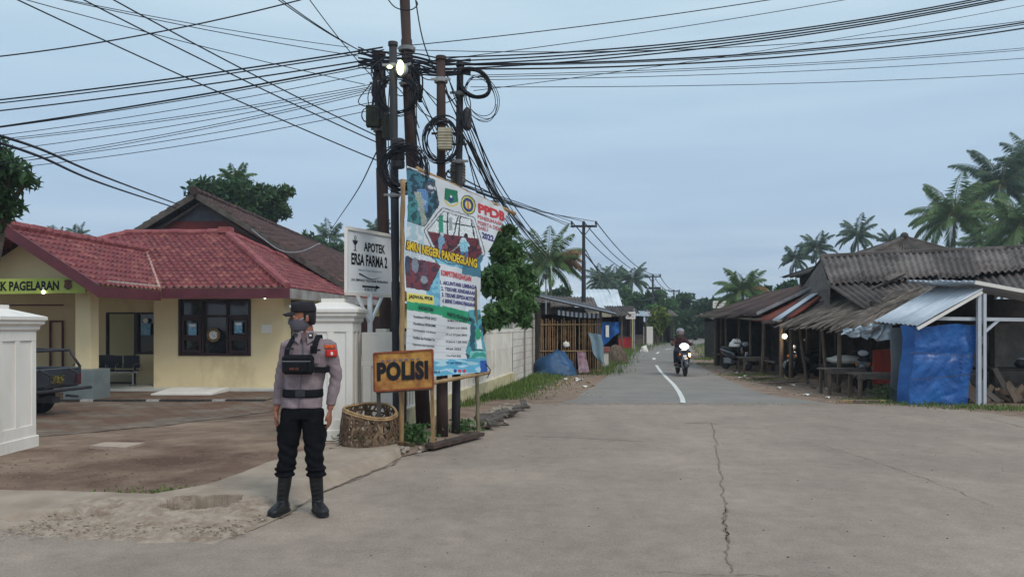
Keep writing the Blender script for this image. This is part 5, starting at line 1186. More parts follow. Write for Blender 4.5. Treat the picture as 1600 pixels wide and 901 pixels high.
def palm(label, base, top, L, m, nf=20, leaflets=26, lw=.09, seed=0, group=None, dead=0, trunk_r=.14, droop=1.0, spread=1.0, coconuts=False):
    rg = np.random.default_rng(seed); base, top = Vector(base), Vector(top); t = thing('coconut_palm', label, 'palm tree', base, group=group)
    leaflets = int(leaflets*1.7); lw *= .6; nf = int(nf*1.1)
    P, A, B_, rach = palm_crown(rg, top, L, nf, leaflets, lw, droop, spread); leafmesh('crown', m, P, A, B_, t, fold=.1)
    mb = MB()
    for r_ in rach: mb.tube(r_, [.035*L/3*(1-.85*i/12) for i in range(13)], 4)
    mb.build('frond_stems', mat('frond_stem', lin(132,128,72), lin(104,104,62), 3, .6), t, smooth_=True)
    if dead:
        Pd, Ad, Bd, rd = palm_crown(rg, top-Vector((0, 0, .15)), L*1.0, dead, leaflets, lw*1.1, 1.5, .15, el0=42, az0=-.45, daz=.22)
        leafmesh('dead_fronds', M['deadfrond'], Pd*1, Ad, Bd, t, fold=.1)
    mid = base.lerp(top, .5)+Vector((L*.08*rg.normal(), 0, 0)); pts = []
    for i in range(11): s = i/10; pts.append(base*(1-s)**2+mid*2*s*(1-s)+top*s*s)
    MB().tube(pts, [trunk_r*(1.35-.5*min(1, i/3)) if i < 3 else trunk_r*(.85-.02*i) for i in range(11)], 8).build('trunk', mat('palm_bark', lin(124,116,104), lin(92,84,76), 6, .9, .5, 20, stretch=(1, 1, 4)), t, smooth_=True)
    if coconuts:
        for k in range(6):
            a = k*1.05; MB().sphere(top+Vector((.28*math.cos(a), .28*math.sin(a), -.3-.08*(k % 2))), .15, 8, 6, (1, 1, 1.15)).build('coconut', mat('coconut', lin(150,100,60), lin(120,110,60), 5, .6), t, smooth_=True)
    return t
def G(x, Y): return (x-CX)/F*Y
def PX(x, y, Y): p = px(x, y, Y); return (p.x, p.y, p.z)
def blob(x, y, r, Y, dY=0): p = px(x, y, Y+dY); return (p.x, p.y, p.z, r/F*Y)
# tree right of the banner, leaning over the fence
broadleaf('bushy broadleaf tree hanging over the white fence beside the banner', (-1.9, 17.6, -.2), [blob(792, 395, 27, 16.6), blob(812, 430, 25, 16.4), blob(776, 372, 20, 17.2), blob(778, 440, 30, 16.0), blob(808, 478, 29, 15.8), blob(826, 455, 18, 16.2), blob(780, 490, 24, 15.6), blob(796, 362, 14, 16.8), blob(762, 505, 14, 15.4), blob(820, 500, 14, 15.6)], 7600, .165, M['leaf'], trunk_r=.08, seed=13, droop=.5, asp=.38, thr=.13)
# top left
broadleaf('dark leafy mango branches entering at the left edge above the station roof', (G(-60, 14)-.3, 14.6, -.2), [blob(-10, 270, 38, 13.5), blob(20, 265, 26, 13.4), blob(45, 280, 18, 13.4), blob(5, 310, 26, 13.4), blob(20, 325, 16, 13.4), blob(-20, 240, 34, 13.6), blob(0, 340, 18, 13.4), blob(-40, 300, 40, 13.8)], 3600, .19, M['leafdark'], trunk_r=.16, seed=4, droop=.35, asp=.3)
# behind the old house
broadleaf('round broadleaf tree behind the old house ridge', (G(380, 42), 42, 0), [blob(330, 300, 26, 42), blob(375, 308, 34, 42), blob(420, 310, 26, 42), blob(445, 300, 14, 42), blob(400, 335, 30, 42), blob(300, 298, 12, 42), blob(440, 330, 16, 42), blob(350, 330, 26, 42)], 8500, .34, M['leafdark'], trunk_r=.3, seed=5)
palm('palm tip rising above the round tree behind the old house', (G(368, 44), 44, 0), PX(368, 284, 44), 1.4, M['frond'], nf=10, seed=6, spread=.4, leaflets=18, lw=.12)
for i, (x, y, Y, L, lb) in enumerate([(90, 372, 110, 2.3, 'leftmost small palm top peeping over the porch roof'), (122, 370, 105, 2.3, 'second small palm top peeping over the porch roof'), (515, 372, 90, 2.9, 'palm top behind the far end of the old house roof'), (592, 362, 90, 2.5, 'palm top between the pharmacy sign and the thick pole')]):
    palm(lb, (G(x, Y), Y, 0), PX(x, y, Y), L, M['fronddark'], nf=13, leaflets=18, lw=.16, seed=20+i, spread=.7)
broadleaf('low broadleaf tree behind the far end of the old house roof', (G(490, 62), 62, 0), [blob(480, 372, 12, 62), blob(500, 385, 16, 62), blob(525, 392, 16, 62), blob(540, 400, 14, 62)], 1400, .5, M['leafdark'], trunk_r=.2, seed=8)
# left roadside
palm('coconut palm with a hanging dead frond behind the bamboo stall', (G(858, 50), 50, 0), PX(857, 410, 50), 2.9, M['frond'], nf=24, leaflets=30, lw=.10, seed=31, dead=4, droop=.9)
for i, (x, y, Y, L) in enumerate([(938, 440, 105, 2.9), (960, 436, 110, 2.9), (988, 438, 100, 3.0), (950, 452, 120, 3.4)]):
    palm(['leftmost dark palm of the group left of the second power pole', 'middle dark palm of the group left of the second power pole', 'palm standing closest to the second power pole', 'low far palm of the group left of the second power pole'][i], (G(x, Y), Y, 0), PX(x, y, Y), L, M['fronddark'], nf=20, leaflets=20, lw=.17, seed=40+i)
broadleaf('yellow green young tree at the roadside beyond the red stall', (G(1028, 62), 62, 0), [blob(1030, 492, 15, 62), blob(1026, 503, 13, 62), blob(1038, 500, 10, 62), blob(1030, 515, 9, 62)], 1500, .38, M['leafyellow'], trunk_r=.1, seed=9)
# far tree belt across the bend
far = [(840, 470, 26, 75), (875, 462, 22, 60), (925, 478, 24, 85), (985, 470, 22, 90), (1008, 470, 18, 88), (1045, 475, 24, 92), (1062, 470, 22, 96), (1085, 482, 22, 100), (1100, 488, 20, 95), (1120, 492, 18, 104), (1075, 495, 20, 88), (1050, 498, 20, 84), (1140, 488, 18, 96), (1165, 484, 20, 80), (1192, 476, 22, 70), (1222, 456, 17, 62), (1245, 456, 13, 58), (1203, 468, 15, 66), (1110, 505, 14, 92), (1012, 492, 16, 80), (1150, 500, 16, 76), (1260, 480, 20, 70), (1182, 500, 16, 72), (1030, 462, 12, 98)]
ORD = 'first second third fourth fifth sixth seventh eighth ninth tenth eleventh twelfth thirteenth fourteenth fifteenth sixteenth seventeenth eighteenth nineteenth twentieth twenty-first twenty-second twenty-third twenty-fourth twenty-fifth twenty-sixth twenty-seventh twenty-eighth twenty-ninth thirtieth thirty-first thirty-second thirty-third thirty-fourth thirty-fifth thirty-sixth thirty-seventh thirty-eighth'.split()
far += [(1105, 476, 17, 92), (1130, 472, 15, 86), (1195, 458, 15, 64), (1228, 450, 15, 60), (860, 505, 20, 100), (905, 502, 18, 110), (950, 500, 20, 118), (1000, 503, 18, 122), (1040, 505, 16, 126), (1068, 503, 16, 128), (1090, 505, 16, 130), (1115, 503, 18, 126), (1140, 506, 16, 118), (1225, 500, 20, 90)]
far.sort()
for i, (x, y, r, Y) in enumerate(far):
    rp = random.Random(i); bl = [blob(x, y, r*.62, Y)] + [blob(x+rp.uniform(-1, 1)*r*.8, y+rp.uniform(-.6, .9)*r, r*rp.uniform(.35, .6), Y) for _ in range(4)] + [blob(x, y+r*1.1, r*.7, Y)]
    broadleaf(ORD[i]+' tree from the left in the dark green belt beyond the road', (G(x, Y), Y, 0), bl, 1500, .62, M['leafdark'] if i % 3 else M['leaf'], trunk_r=.22, seed=100+i, sub=4, group='trees of the far belt', name='background_tree')
# right side palms
palm('bushy yellow green palm beyond the market roofs, left of the scrub', (G(1162, 62), 62, 0), PX(1160, 455, 62), 2.6, M['frond'], nf=26, leaflets=26, lw=.13, seed=51, dead=2)
for i, (x, y, Y, L, lb) in enumerate([(1243, 404, 100, 2.7, 'leftmost of the row of palms behind the market roof'), (1276, 388, 95, 2.7, 'second palm from the left behind the market roof'), (1340, 368, 90, 3.0, 'palm with open star crown above the market ridge'), (1392, 378, 100, 2.2, 'small palm between the star crowned palm and the pyramid roof')]):
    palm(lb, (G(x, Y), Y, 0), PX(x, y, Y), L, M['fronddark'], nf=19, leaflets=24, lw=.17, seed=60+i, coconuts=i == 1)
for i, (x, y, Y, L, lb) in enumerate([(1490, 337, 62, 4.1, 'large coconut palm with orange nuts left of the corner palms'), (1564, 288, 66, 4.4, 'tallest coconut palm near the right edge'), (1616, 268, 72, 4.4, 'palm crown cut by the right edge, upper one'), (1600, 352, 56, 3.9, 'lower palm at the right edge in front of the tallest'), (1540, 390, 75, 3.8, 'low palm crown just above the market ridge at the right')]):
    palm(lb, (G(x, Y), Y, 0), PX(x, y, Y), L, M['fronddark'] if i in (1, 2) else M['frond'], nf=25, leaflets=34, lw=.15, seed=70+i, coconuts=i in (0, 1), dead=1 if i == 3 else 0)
# plants at the foot of the poles
def plant(label, x, y, n, h, s, m, seed, name='weed_plant'):
    rg = np.random.default_rng(seed); P = np.stack([x+rg.normal(0, s, n), y+rg.normal(0, s*.7, n), rg.random(n)**1.3*h+.05], 1); d = rg.normal(size=(n, 3)); d[:, 2] = abs(d[:, 2]); A, B_ = leaves(rg, P, d, .07, -.3, .55)
    o = leafmesh(name, m, P, A, B_, loc=(x, y, 0)); tag(o, label, 'plant'); return o
plant('low leafy green weed between the bamboo post and the thick brown pole', -1.30, 10.25, 420, .24, .13, M['leaf'], 1)
plant('small weed clump behind the basket at the pillar foot', -2.02, 10.25, 120, .16, .12, M['leaf'], 2)
plant('weed clump at the foot of the rightmost black pole', -.72, 11.4, 160, .16, .12, M['leaf'], 3)
plant('weed clump under the bench beside the blue tarpaulin', 7.9, 16.3, 160, .3, .16, M['leafdark'], 4)
# ================================================================ MARKET AND STALLS
def corr(name, A, B, C, D, m, parent, sheetw=.9, rows=2, pitch=.17, amp=.036, seed=0, jit=.05, per=8, sag=.03, th=.006):
    """patched corrugated roof: A top-left, B top-right, C bottom-right, D bottom-left"""
    A, B, C, D = map(Vector, (A, B, C, D)); r = random.Random(seed); nrm = (B-A).cross(D-A).normalized()
    if nrm.z < 0: nrm = -nrm
    Wm = ((B-A).length+(C-D).length)/2; n = max(1, int(Wm/sheetw)); mb = MB(); nu = max(6, int(Wm/n/pitch*per))
    for j in range(rows):
        for i in range(n):
            u0, u1 = i/n-.02/n, (i+1)/n+.05/n; v0, v1 = j/rows-(.04 if j else 0), (j+1)/rows+(r.uniform(-.3, 1)*jit if j == rows-1 else .03); sk = r.uniform(-.3, .3)*jit; off = .012*(i % 2)+.03*(rows-1-j)+r.uniform(0, .01)
            def fn(u, v):
                U = u0+(u1-u0)*u + sk*v/n; V = v0+(v1-v0)*v + r_sl*u; p = A*(1-U)*(1-V)+B*U*(1-V)+C*U*V+D*(1-U)*V
                return p+nrm*(off+amp*math.sin(U*Wm/pitch*2*math.pi)-sag*math.sin(math.pi*U)*math.sin(math.pi*V)+.02*nz3(U*7+seed, V*5))
            r_sl = r.uniform(-.3, .3)*jit*.5; mb.grid(fn, nu, 3, th)
    return mb.build(name, m, parent, smooth_=True)
def thatch_roof(name, A, B, C, D, m, parent, seed=0, n=2600, ln=.5):
    A, B, C, D = map(Vector, (A, B, C, D)); r = random.Random(seed); nrm = (B-A).cross(D-A).normalized()
    if nrm.z < 0: nrm = -nrm
    P = lambda U, V: A*(1-U)*(1-V)+B*U*(1-V)+C*U*V+D*(1-U)*V
    dn = (D-A).normalized(); al = (B-A).normalized(); mb = MB(); mb.grid(lambda u, v: P(u, v)-nrm*.03+nrm*.05*nz3(u*9, v*5, seed), 30, 8, .04)
    for _ in range(n):
        U, V = r.random(), r.random()**.8; p = P(U, V)+nrm*(.01+.05*nz3(U*9, V*5, seed)+.05*r.random()); L = ln*r.uniform(.5, 1.1); w_ = r.uniform(.02, .05); d_ = (dn+al*r.uniform(-.25, .25)-nrm*r.uniform(-.02, .16)).normalized(); s_ = al*w_
        mb.add([p-s_, p+s_, p+s_*.5+d_*L, p-s_*.6+d_*L], [(0, 1, 2, 3)])
    return mb.build(name, m, parent)
asb = mat('corrugated_asbestos', lin(118,109,103), lin(88,80,76), 2.2, .9, .4, 30, c3=lin(64,56,53), contrast3=(.48,.62), island=.22, stretch=(1,1,1))
asb2 = mat('darker_asbestos', lin(98,89,84), lin(70,63,60), 2.0, .9, .4, 30, c3=lin(52,48,48), island=.25)
zn = mat('new_zinc', lin(206,212,218), lin(180,188,196), 2, .4, .1, 30, metal=.2, island=.12)
thm = mat('thatch_strands', lin(122,110,98), lin(92,82,74), 3, .95, island=.4)
mk = thing('market_hall', 'long dark market hall with stacked corrugated roofs and thatched eave on the right', 'market hall', (12, 22, 0))
corr('roof', PX(1283, 402, 25), PX(1640, 386, 23.6), PX(1652, 418, 19.6), PX(1297, 445, 21.2), asb, mk, rows=1, seed=1, jit=.12, sheetw=1.0)
corr('roof', PX(1290, 440, 21.7), PX(1650, 420, 20.2), PX(1665, 455, 17.6), PX(1345, 480, 19.2), asb2, mk, rows=1, seed=2, jit=.08, sheetw=1.0)
mb = MB(); ridge_caps(mb, PX(1281, 402, 25.05), PX(1650, 385, 23.6), .10, seg=1.2); mb.build('ridge_tiles', asb2, mk)
# back slope of the hall and far end gable
corr('roof', PX(1283, 402, 25.05), PX(1640, 386, 23.7), (18.5, 27.5, 2.8), (10.6, 29.0, 2.7), asb2, mk, rows=1, seed=3, sheetw=1.2)
mb = MB(); a, b, c_ = Vector(PX(1283, 406, 25)), Vector(PX(1297, 450, 21.2)), Vector((10.5, 28.5, 2.6)); mb.add([a, b, c_, (c_.x, c_.y, 1.9), (b.x, b.y, 1.9)], [(0, 2, 3, 4, 1)]); mb.build('end_gable', M['greywood'], mk)
# slopes facing the road
corr('roof', (10.6, 25.6, 3.15), (10.6, 20.6, 3.0), (9.2, 20.4, 2.35), (9.2, 24.6, 2.42), asb, mk, rows=1, seed=5, jit=.15)
corr('lower_roof', (9.4, 24.6, 2.46), (9.3, 21.2, 2.42), (8.05, 20.7, 1.68), (7.95, 24.2, 1.72), asb2, mk, rows=1, seed=6, jit=.1, sheetw=.8)
corr('red_sheet', (9.6, 26.4, 2.5), (9.35, 23.9, 2.5), (7.95, 23.3, 1.72), (8.05, 25.6, 1.76), M['rustsheet'], mk, rows=1, seed=7, jit=.1, sheetw=1.3)
corr('pale_sheet', (9.35, 23.9, 2.56), (9.3, 23.3, 2.56), (7.85, 22.5, 1.74), (7.9, 23.3, 1.74), M['zinc'], mk, rows=1, seed=8, jit=.0, sheetw=.9)
corr('red_sheet', (9.5, 23.25, 2.62), (9.5, 22.9, 2.62), (8.0, 21.9, 1.80), (7.95, 22.25, 1.80), M['rustsheet'], mk, rows=1, seed=9, jit=.0, sheetw=.9)
thatch_roof('thatched_eave', (9.7, 21.6, 2.52), (10.6, 17.6, 2.50), (8.2, 16.9, 1.60), (7.85, 21.6, 1.72), thm, mk, seed=1, n=3800)
thatch_roof('ragged_thatch', (9.3, 18.3, 2.30), (10.0, 17.4, 2.36), (8.5, 16.9, 1.72), (8.15, 17.7, 1.70), thm, mk, seed=2, n=500)
# dark interior: back walls, floor kept as dirt
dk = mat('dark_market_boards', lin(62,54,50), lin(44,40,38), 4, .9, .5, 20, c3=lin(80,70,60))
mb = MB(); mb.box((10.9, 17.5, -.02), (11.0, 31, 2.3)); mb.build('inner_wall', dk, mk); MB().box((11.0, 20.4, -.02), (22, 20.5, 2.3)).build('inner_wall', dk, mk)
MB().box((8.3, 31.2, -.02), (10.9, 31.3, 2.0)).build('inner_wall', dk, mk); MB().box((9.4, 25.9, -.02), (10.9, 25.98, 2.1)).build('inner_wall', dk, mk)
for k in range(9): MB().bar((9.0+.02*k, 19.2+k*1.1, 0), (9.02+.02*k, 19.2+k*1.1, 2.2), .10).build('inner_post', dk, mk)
for (x, y, w_, top, ln_) in ((7.80, 18.35, .11, 1.6, .02), (8.03, 19.5, .09, 1.66, -.1), (8.2, 21.3, .09, 1.75, -.15), (8.32, 22.9, .13, 1.8, 0), (8.35, 23.8, .12, 1.8, .0), (8.2, 25.2, .12, 1.85, .05), (8.35, 26.9, .1, 1.95, 0), (8.3, 28.3, .1, 1.95, .06), (8.25, 29.6, .1, 2.0, 0), (8.2, 30.9, .16, 2.0, 0), (8.45, 31.0, .12, 2.0, 0)):
    mb = MB(); mb.tube([(x, y, -.03), (x+ln_, y, top*.5), (x+ln_*1.6, y+.03, top)], [w_*.55, w_*.5, w_*.42], 7); mb.build('post', M['oldwood'], mk)
mb = MB(); mb.bar((7.95, 17.2, 1.55), (8.1, 24.6, 1.72), .07); mb.build('eave_beam', M['oldwood'], mk)
mb = MB(); mb.bar((8.0, 24.6, 1.78), (8.25, 31, 1.95), .07); mb.build('eave_beam', M['oldwood'], mk)
for y in (24.0, 26.2, 28.0, 30.2): MB().bar((8.2, y, .45), (8.3, y+1.6, .45), .05).build('rail', M['greywood'], mk)
# far lean-to row
fl = thing('lean_to_row', 'row of low rusty roofed lean-to stalls at the far end of the market', 'market stall', (9, 28, 0))
corr('roof', (10.7, 31.5, 2.95), (10.6, 25.0, 3.15), (8.0, 25.2, 1.92), (8.0, 31.6, 2.02), mat('dark_rusty_roof', lin(92,76,72), lin(72,60,58), 2, .9, .3, 30, c3=lin(116,66,54), island=.25), fl, rows=1, seed=11, jit=.1)
thatch_roof('ragged_edge', (8.8, 32.0, 2.2), (8.5, 27.8, 2.1), (7.85, 27.8, 1.93), (7.75, 32.2, 1.98), thm, fl, seed=3, n=700, ln=.35)
MB().bar((10.7, 31.6, 2.98), (7.9, 31.7, 2.03), .05, .12).build('barge_board', M['greywood'], fl)
MB().bar((10.6, 25.05, 3.2), (8.0, 25.1, 1.98), .04, .1).build('barge_board', M['steel'], fl)
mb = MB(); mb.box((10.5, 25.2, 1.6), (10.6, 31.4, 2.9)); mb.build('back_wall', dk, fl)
# pyramid roof beyond
py = thing('pyramid_roof_house', 'dark pyramid roofed building rising behind the market ridge', 'house', (17, 33, 0))
ap_ = Vector(PX(1413, 371, 33)); bz = 3.95; q = [(13.4, 31.2, bz), (20.4, 31.2, bz), (20.4, 38, bz), (13.4, 38, bz)]
for i in range(4): a, b = q[i], q[(i+1) % 4]; corr('roof', ap_+(Vector(a)-ap_)*.02, ap_+(Vector(b)-ap_)*.02, b, a, asb, py, rows=1, seed=20+i, sheetw=1.2, jit=.0)
mb = MB(); [ridge_caps(mb, ap_, c, .09, seg=.6) for c in q[:2]]; mb.sphere(ap_+Vector((0,0,.05)), .18, 8, 6); mb.build('hip_tiles', asb2, py)
MB().box((14, 31.8, 0), (19.8, 37.4, bz+.05)).build('wall', dk, py)
# zinc kiosk roof with white steel frame
zk = thing('zinc_canopy', 'bright zinc canopy on a white steel post in front of the dark hall', 'canopy', (9.46, 15.5, 0))
corr('roof', (9.75, 17.6, 2.50), (9.46, 15.45, 2.32), (8.12, 15.45, 1.58), (8.02, 17.0, 1.70), zn, zk, rows=1, seed=30, jit=.02, sheetw=.8, amp=.018, pitch=.2, sag=.01)
corr('roof', (9.05, 17.6, 2.62), (9.30, 15.5, 2.48), (13.2, 15.2, 1.72), (13.2, 17.8, 1.95), zn, zk, rows=1, seed=31, jit=.0, sheetw=.8, amp=.018, pitch=.2, sag=.01)
mb = MB(); mb.bar((9.3, 15.42, 2.46), (13.2, 15.12, 1.70), .03, .07); mb.bar((9.44, 15.42, 2.27), (8.14, 15.42, 1.53), .03, .06); mb.build('edge_trim', M['white'], zk)
wsm = mat('white_steel_rust', lin(196,200,206), lin(176,180,186), 3, .6, .1, 40, c3=lin(120,100,90), contrast3=(.6, .68))
mb = MB(); mb.bar((9.42, 15.5, -.03), (9.42, 15.5, 2.24), .07); mb.bar((9.53, 15.5, -.03), (9.53, 15.5, 2.24), .06)
mb.build('post', wsm, zk)
for z in (.5, 1.0, 1.4): MB().box((9.455, 15.49, z), (9.5, 15.51, z+.22)).build('post_strap', M['blackpole'], zk)
mb = MB(); mb.bar((8.5, 15.6, 1.74), (13, 15.6, 1.68), .07); mb.bar((9.57, 15.58, 1.45), (9.9, 15.6, 1.72), .04, .05); mb.build('cross_beam', wsm, zk)
MB().tube([(8.15, 15.9, -.03), (8.15, 15.9, 1.62)], .03, 8).build('post', wsm, zk); MB().tube([(13.0, 15.4, -.03), (13.0, 15.4, 1.7)], .03, 8).build('post', wsm, zk)
# hanging blue tarp wall
tp = thing('blue_tarpaulin', 'bright blue tarpaulin tied around a stall under the zinc canopy', 'tarpaulin', (8.7, 15.7, 0))
def tarp_fn(u, v):
    x = 8.02+1.42*u*(.93+.07*math.cos(v*3))+.06*math.sin(v*4+1)*(1-u)+(.08*(v < .12)*(u > .9)); x += .10*(1-abs(v-.0)*3)*(u-.5)*(v < .33)
    z = 1.60-1.62*v - .03*math.sin(u*7)*(1-v); y = 15.62+.03*math.sin(u*9+v*2)+.05*nz3(u*4, v*3, 2)-.035*abs(nz3(u*5+v*4, v*5-u*2, 5))-.012*abs(nz3(u*15-v*8, v*13+u*5, 9))
    y += .10*max(0, .10-abs(v-.36))*4*math.sin(u*3.1)
    if u < .1: y += (.1-u)*2.5
    return (x, y, z)
MB().grid(tarp_fn, 90, 90).build('sheet', M['bluetarp'], tp, smooth_=True)
def tarp_side(u, v): p = tarp_fn(1, v); return (p[0]+.05*u, p[1]+1.2*u, p[2]+.02*math.sin(u*20))
MB().grid(tarp_side, 30, 30).build('side_sheet', M['bluetarp'], tp, smooth_=True)
mb = MB(); mb.bar((8.05, 15.545, 1.05), (9.35, 15.53, .98), .012); mb.bar((8.1, 15.545, .5), (9.4, 15.53, .62), .01); mb.build('tie_rope', M['greywood'], tp)
mb = MB()
for i in range(6): z = 1.02-i*.085; put_text(mb, 'TERPAL'[i], lambda a, b, z=z: (9.02+.07*b-.0, 15.50, z-.06*a), .02)
mb.build('printed_mark', mat('tarp_print', lin(16,50,110), None, 3, .6), tp)
# grey panel, red board, white plastic, inner grey sheets
o = thing('partition_screen', 'grey sheet screen standing left of the blue tarpaulin', 'screen', (7.95, 16.2, 0)); MB().grid(lambda u, v: (8.06+.26*u, 16.35+.02*math.sin(v*9), 1.55-1.55*v), 4, 20, .02).build('sheet', mat('grey_panel', lin(120,128,134), lin(104,110,116), 2, .7), o)
o = thing('red_board', 'red orange plastic board behind the right bench', 'board', (8.5, 17.9, 0)); MB().grid(lambda u, v: (8.42+.5*u, 17.9+.01*math.sin(u*20), 1.02-.80*v+.04*u), 8, 4, .03).build('sheet', mat('red_plastic', lin(176,62,42), lin(150,54,40), 3, .5), o)
MB().box((8.45, 17.93, -.02), (8.49, 17.97, .3)).build('leg', M['greywood'], o); MB().box((8.85, 17.93, -.02), (8.89, 17.97, .3)).build('leg', M['greywood'], o)
o = thing('plastic_sheet', 'crumpled white plastic sheet hanging along the thatched eave', 'sheet', (8.0, 17, 1.5))
MB().grid(lambda u, v: (7.45+.85*u+.04*math.sin(v*5+u*9), 17.3-.55*u+.07*nz3(u*9, v*6, 3)+.05*math.sin(u*30+v*3), 1.50+.20*u-(.12+.34*u)*v+.03*math.sin(u*23)), 60, 16).build('sheet', mat('white_plastic', lin(196,202,208), lin(150,170,186), 6, .4, c3=lin(110,112,116)), o, smooth_=True)
o = thing('grey_curtain', 'dirty grey sheet hanging inside under the canopy behind the white post', 'curtain', (11, 17, 0))
MB().grid(lambda u, v: (9.75+3.5*u, 17.6+.06*math.sin(u*30)+.08*nz3(u*5, v*4), 1.62-1.45*v), 60, 16).build('sheet', mat('dirty_sheet', lin(128,124,120), lin(100,96,92), 3, .8, c3=lin(84,78,72)), o, smooth_=True)
o = thing('stall_table', 'dark stall table loaded with odds and ends under the canopy', 'table', (10.7, 16.6, 0)); MB().box((10.2, 16.4, .62), (12.2, 17.0, .68)).build('tabletop', dk, o)
for x in (10.25, 12.1): MB().box((x, 16.42, -.02), (x+.07, 16.49, .62)).build('leg', dk, o)
MB().box((10.25, 16.41, .3), (12.1, 16.45, .36)).build('rail', dk, o)
o = thing('black_pot', 'round black pot standing on the dark stall table', 'pot', (11.0, 16.6, .68)); MB().lathe((11.0, 16.6, .68), [(.06, 0), (.12, .05), (.13, .11), (.08, .16), (.09, .18)], 14).build('bowl', M['blackpole'], o, smooth_=True); MB().lathe((11.0, 16.6, .862), [(.09, 0), (.06, .03), (.01, .05)], 12).build('lid', M['steel'], o)
# planks stacked beside the post
rng = random.Random(31)
for k in range(20):
    x = 9.55+rng.random()*1.5; y = 15.75+rng.random()*.5; L2 = rng.uniform(.4, .9); a = rng.uniform(.2, 1.3); dv = Vector((math.cos(a)*rng.choice((-1, 1)), .2, math.sin(a)*.8))*L2
    p0 = Vector((x, y, .02)); o = MB().bar(p0, p0+dv, .11, .03, up=(0, 1, 0)).build('scrap_plank', M['oldwood'] if k % 2 else M['greywood'], loc=p0); tag(o, 'scrap plank in the pile leaning behind the white steel post', 'plank', 'scrap planks behind the white post')
for k, (x, y, a) in enumerate(((7.6, 15.9, .1), (7.3, 16.0, -.05))):
    o = MB().bar((x-.5, y, .03), (x+.45, y+a, .04), .09, .03).build('ground_plank', M['bamboo'] if k else M['greywood'], loc=(x, y, 0)); tag(o, ['grey plank', 'pale yellow plank'][k] + ' lying on the ground in front of the blue tarpaulin', 'plank')
# benches
def bench(x0, x1, y0, y1, z, label, cross=True):
    t = thing('wooden_bench', label, 'bench', (x0, y0, 0), group='wooden benches along the market front')
    mb = MB()
    for i in range(4): yy = y0+(y1-y0)*i/4; mb.box((x0, yy, z-.035), (x1, yy+(y1-y0)/4-.012, z))
    mb.build('seat', M['greywood'], t)
    for x in (x0+.06, x1-.12):
        for y in (y0+.02, y1-.09): MB().bar((x+.03, y+.035, -.02), (x+.03, y+.035, z-.036), .065).build('leg', M['oldwood'], t)
    mb = MB(); mb.box((x0, y0-.02, z-.12), (x1, y0-.001, z-.037)); mb.build('apron_rail', M['greywood'], t)
    if cross: MB().bar((x0+.15, y0-.01, .08), (x1-.25, y0-.01, z-.14), .03, .06).build('brace', M['oldwood'], t)
    return t
bench(7.25, 8.15, 17.7, 18.3, .60, 'grey wooden bench nearer the leaning post in front of the white sack')
bench(7.5, 8.65, 16.7, 17.3, .55, 'grey wooden bench with a diagonal brace beside the red board')
bench(7.55, 8.45, 25.2, 25.9, .55, 'low grey wooden bench at the far market stalls beside the parked motorcycle', False)
for k in range(7):
    x = 7.2+rng.random()*.7; y = 20.3+rng.random()*2.8; o = MB().bar((x-.3, y, .05), (x+.4, y+rng.uniform(-.3, .3), .06+.05*rng.random()), .2, .025).build('timber_board', M['oldwood'], loc=(x, y, 0)); tag(o, 'weathered board lying on the verge in front of the market posts', 'board', 'boards lying in front of the market')
o = thing('white_sack', 'white bundled sack lying inside the market behind the benches', 'sack', (8.5, 19.6, .5)); mb = MB().sphere((8.5, 19.6, .72), .3, 20, 12, (1.7, .8, .38)); mb.v = [(v[0], v[1], v[2]+.05*nz3(v[0]*5, v[1]*5, v[2]*5)) for v in mb.v]; mb.build('bag', M['white'], o, smooth_=True)
MB().box((7.95, 19.4, .55), (9.1, 19.9, .6)).build('shelf', dk, thing('stall_shelf', 'dark plank shelf inside the market carrying the white sack', 'shelf', (8.5, 19.6, 0)))
for x in (8.0, 9.0): MB().box((x, 19.6, 0), (x+.06, 19.66, .55)).build('leg', dk, COL.objects['stall_shelf'])
bl = thing('light_bulb', 'lit yellowish bulb hanging inside the dark market stall', 'bulb', px(1226, 524, 23.6)); MB().sphere(px(1226, 525, 23.6), .075, 12, 8).build('bulb', M['warm'], bl, smooth_=True); MB().tube([px(1226, 525, 23.6)+Vector((0,0,.09)), px(1226, 525, 23.6)+Vector((0, 0, .35))], .012, 6).build('cord', M['cable'], bl)
L_ = bpy.data.lights.new('market_bulb', 'POINT'); L_.energy = 9; L_.shadow_soft_size = .08; L_.color = (1, .85, .6); lo = bpy.data.objects.new('market_bulb', L_); COL.objects.link(lo); lo.location = px(1226, 530, 23.3)

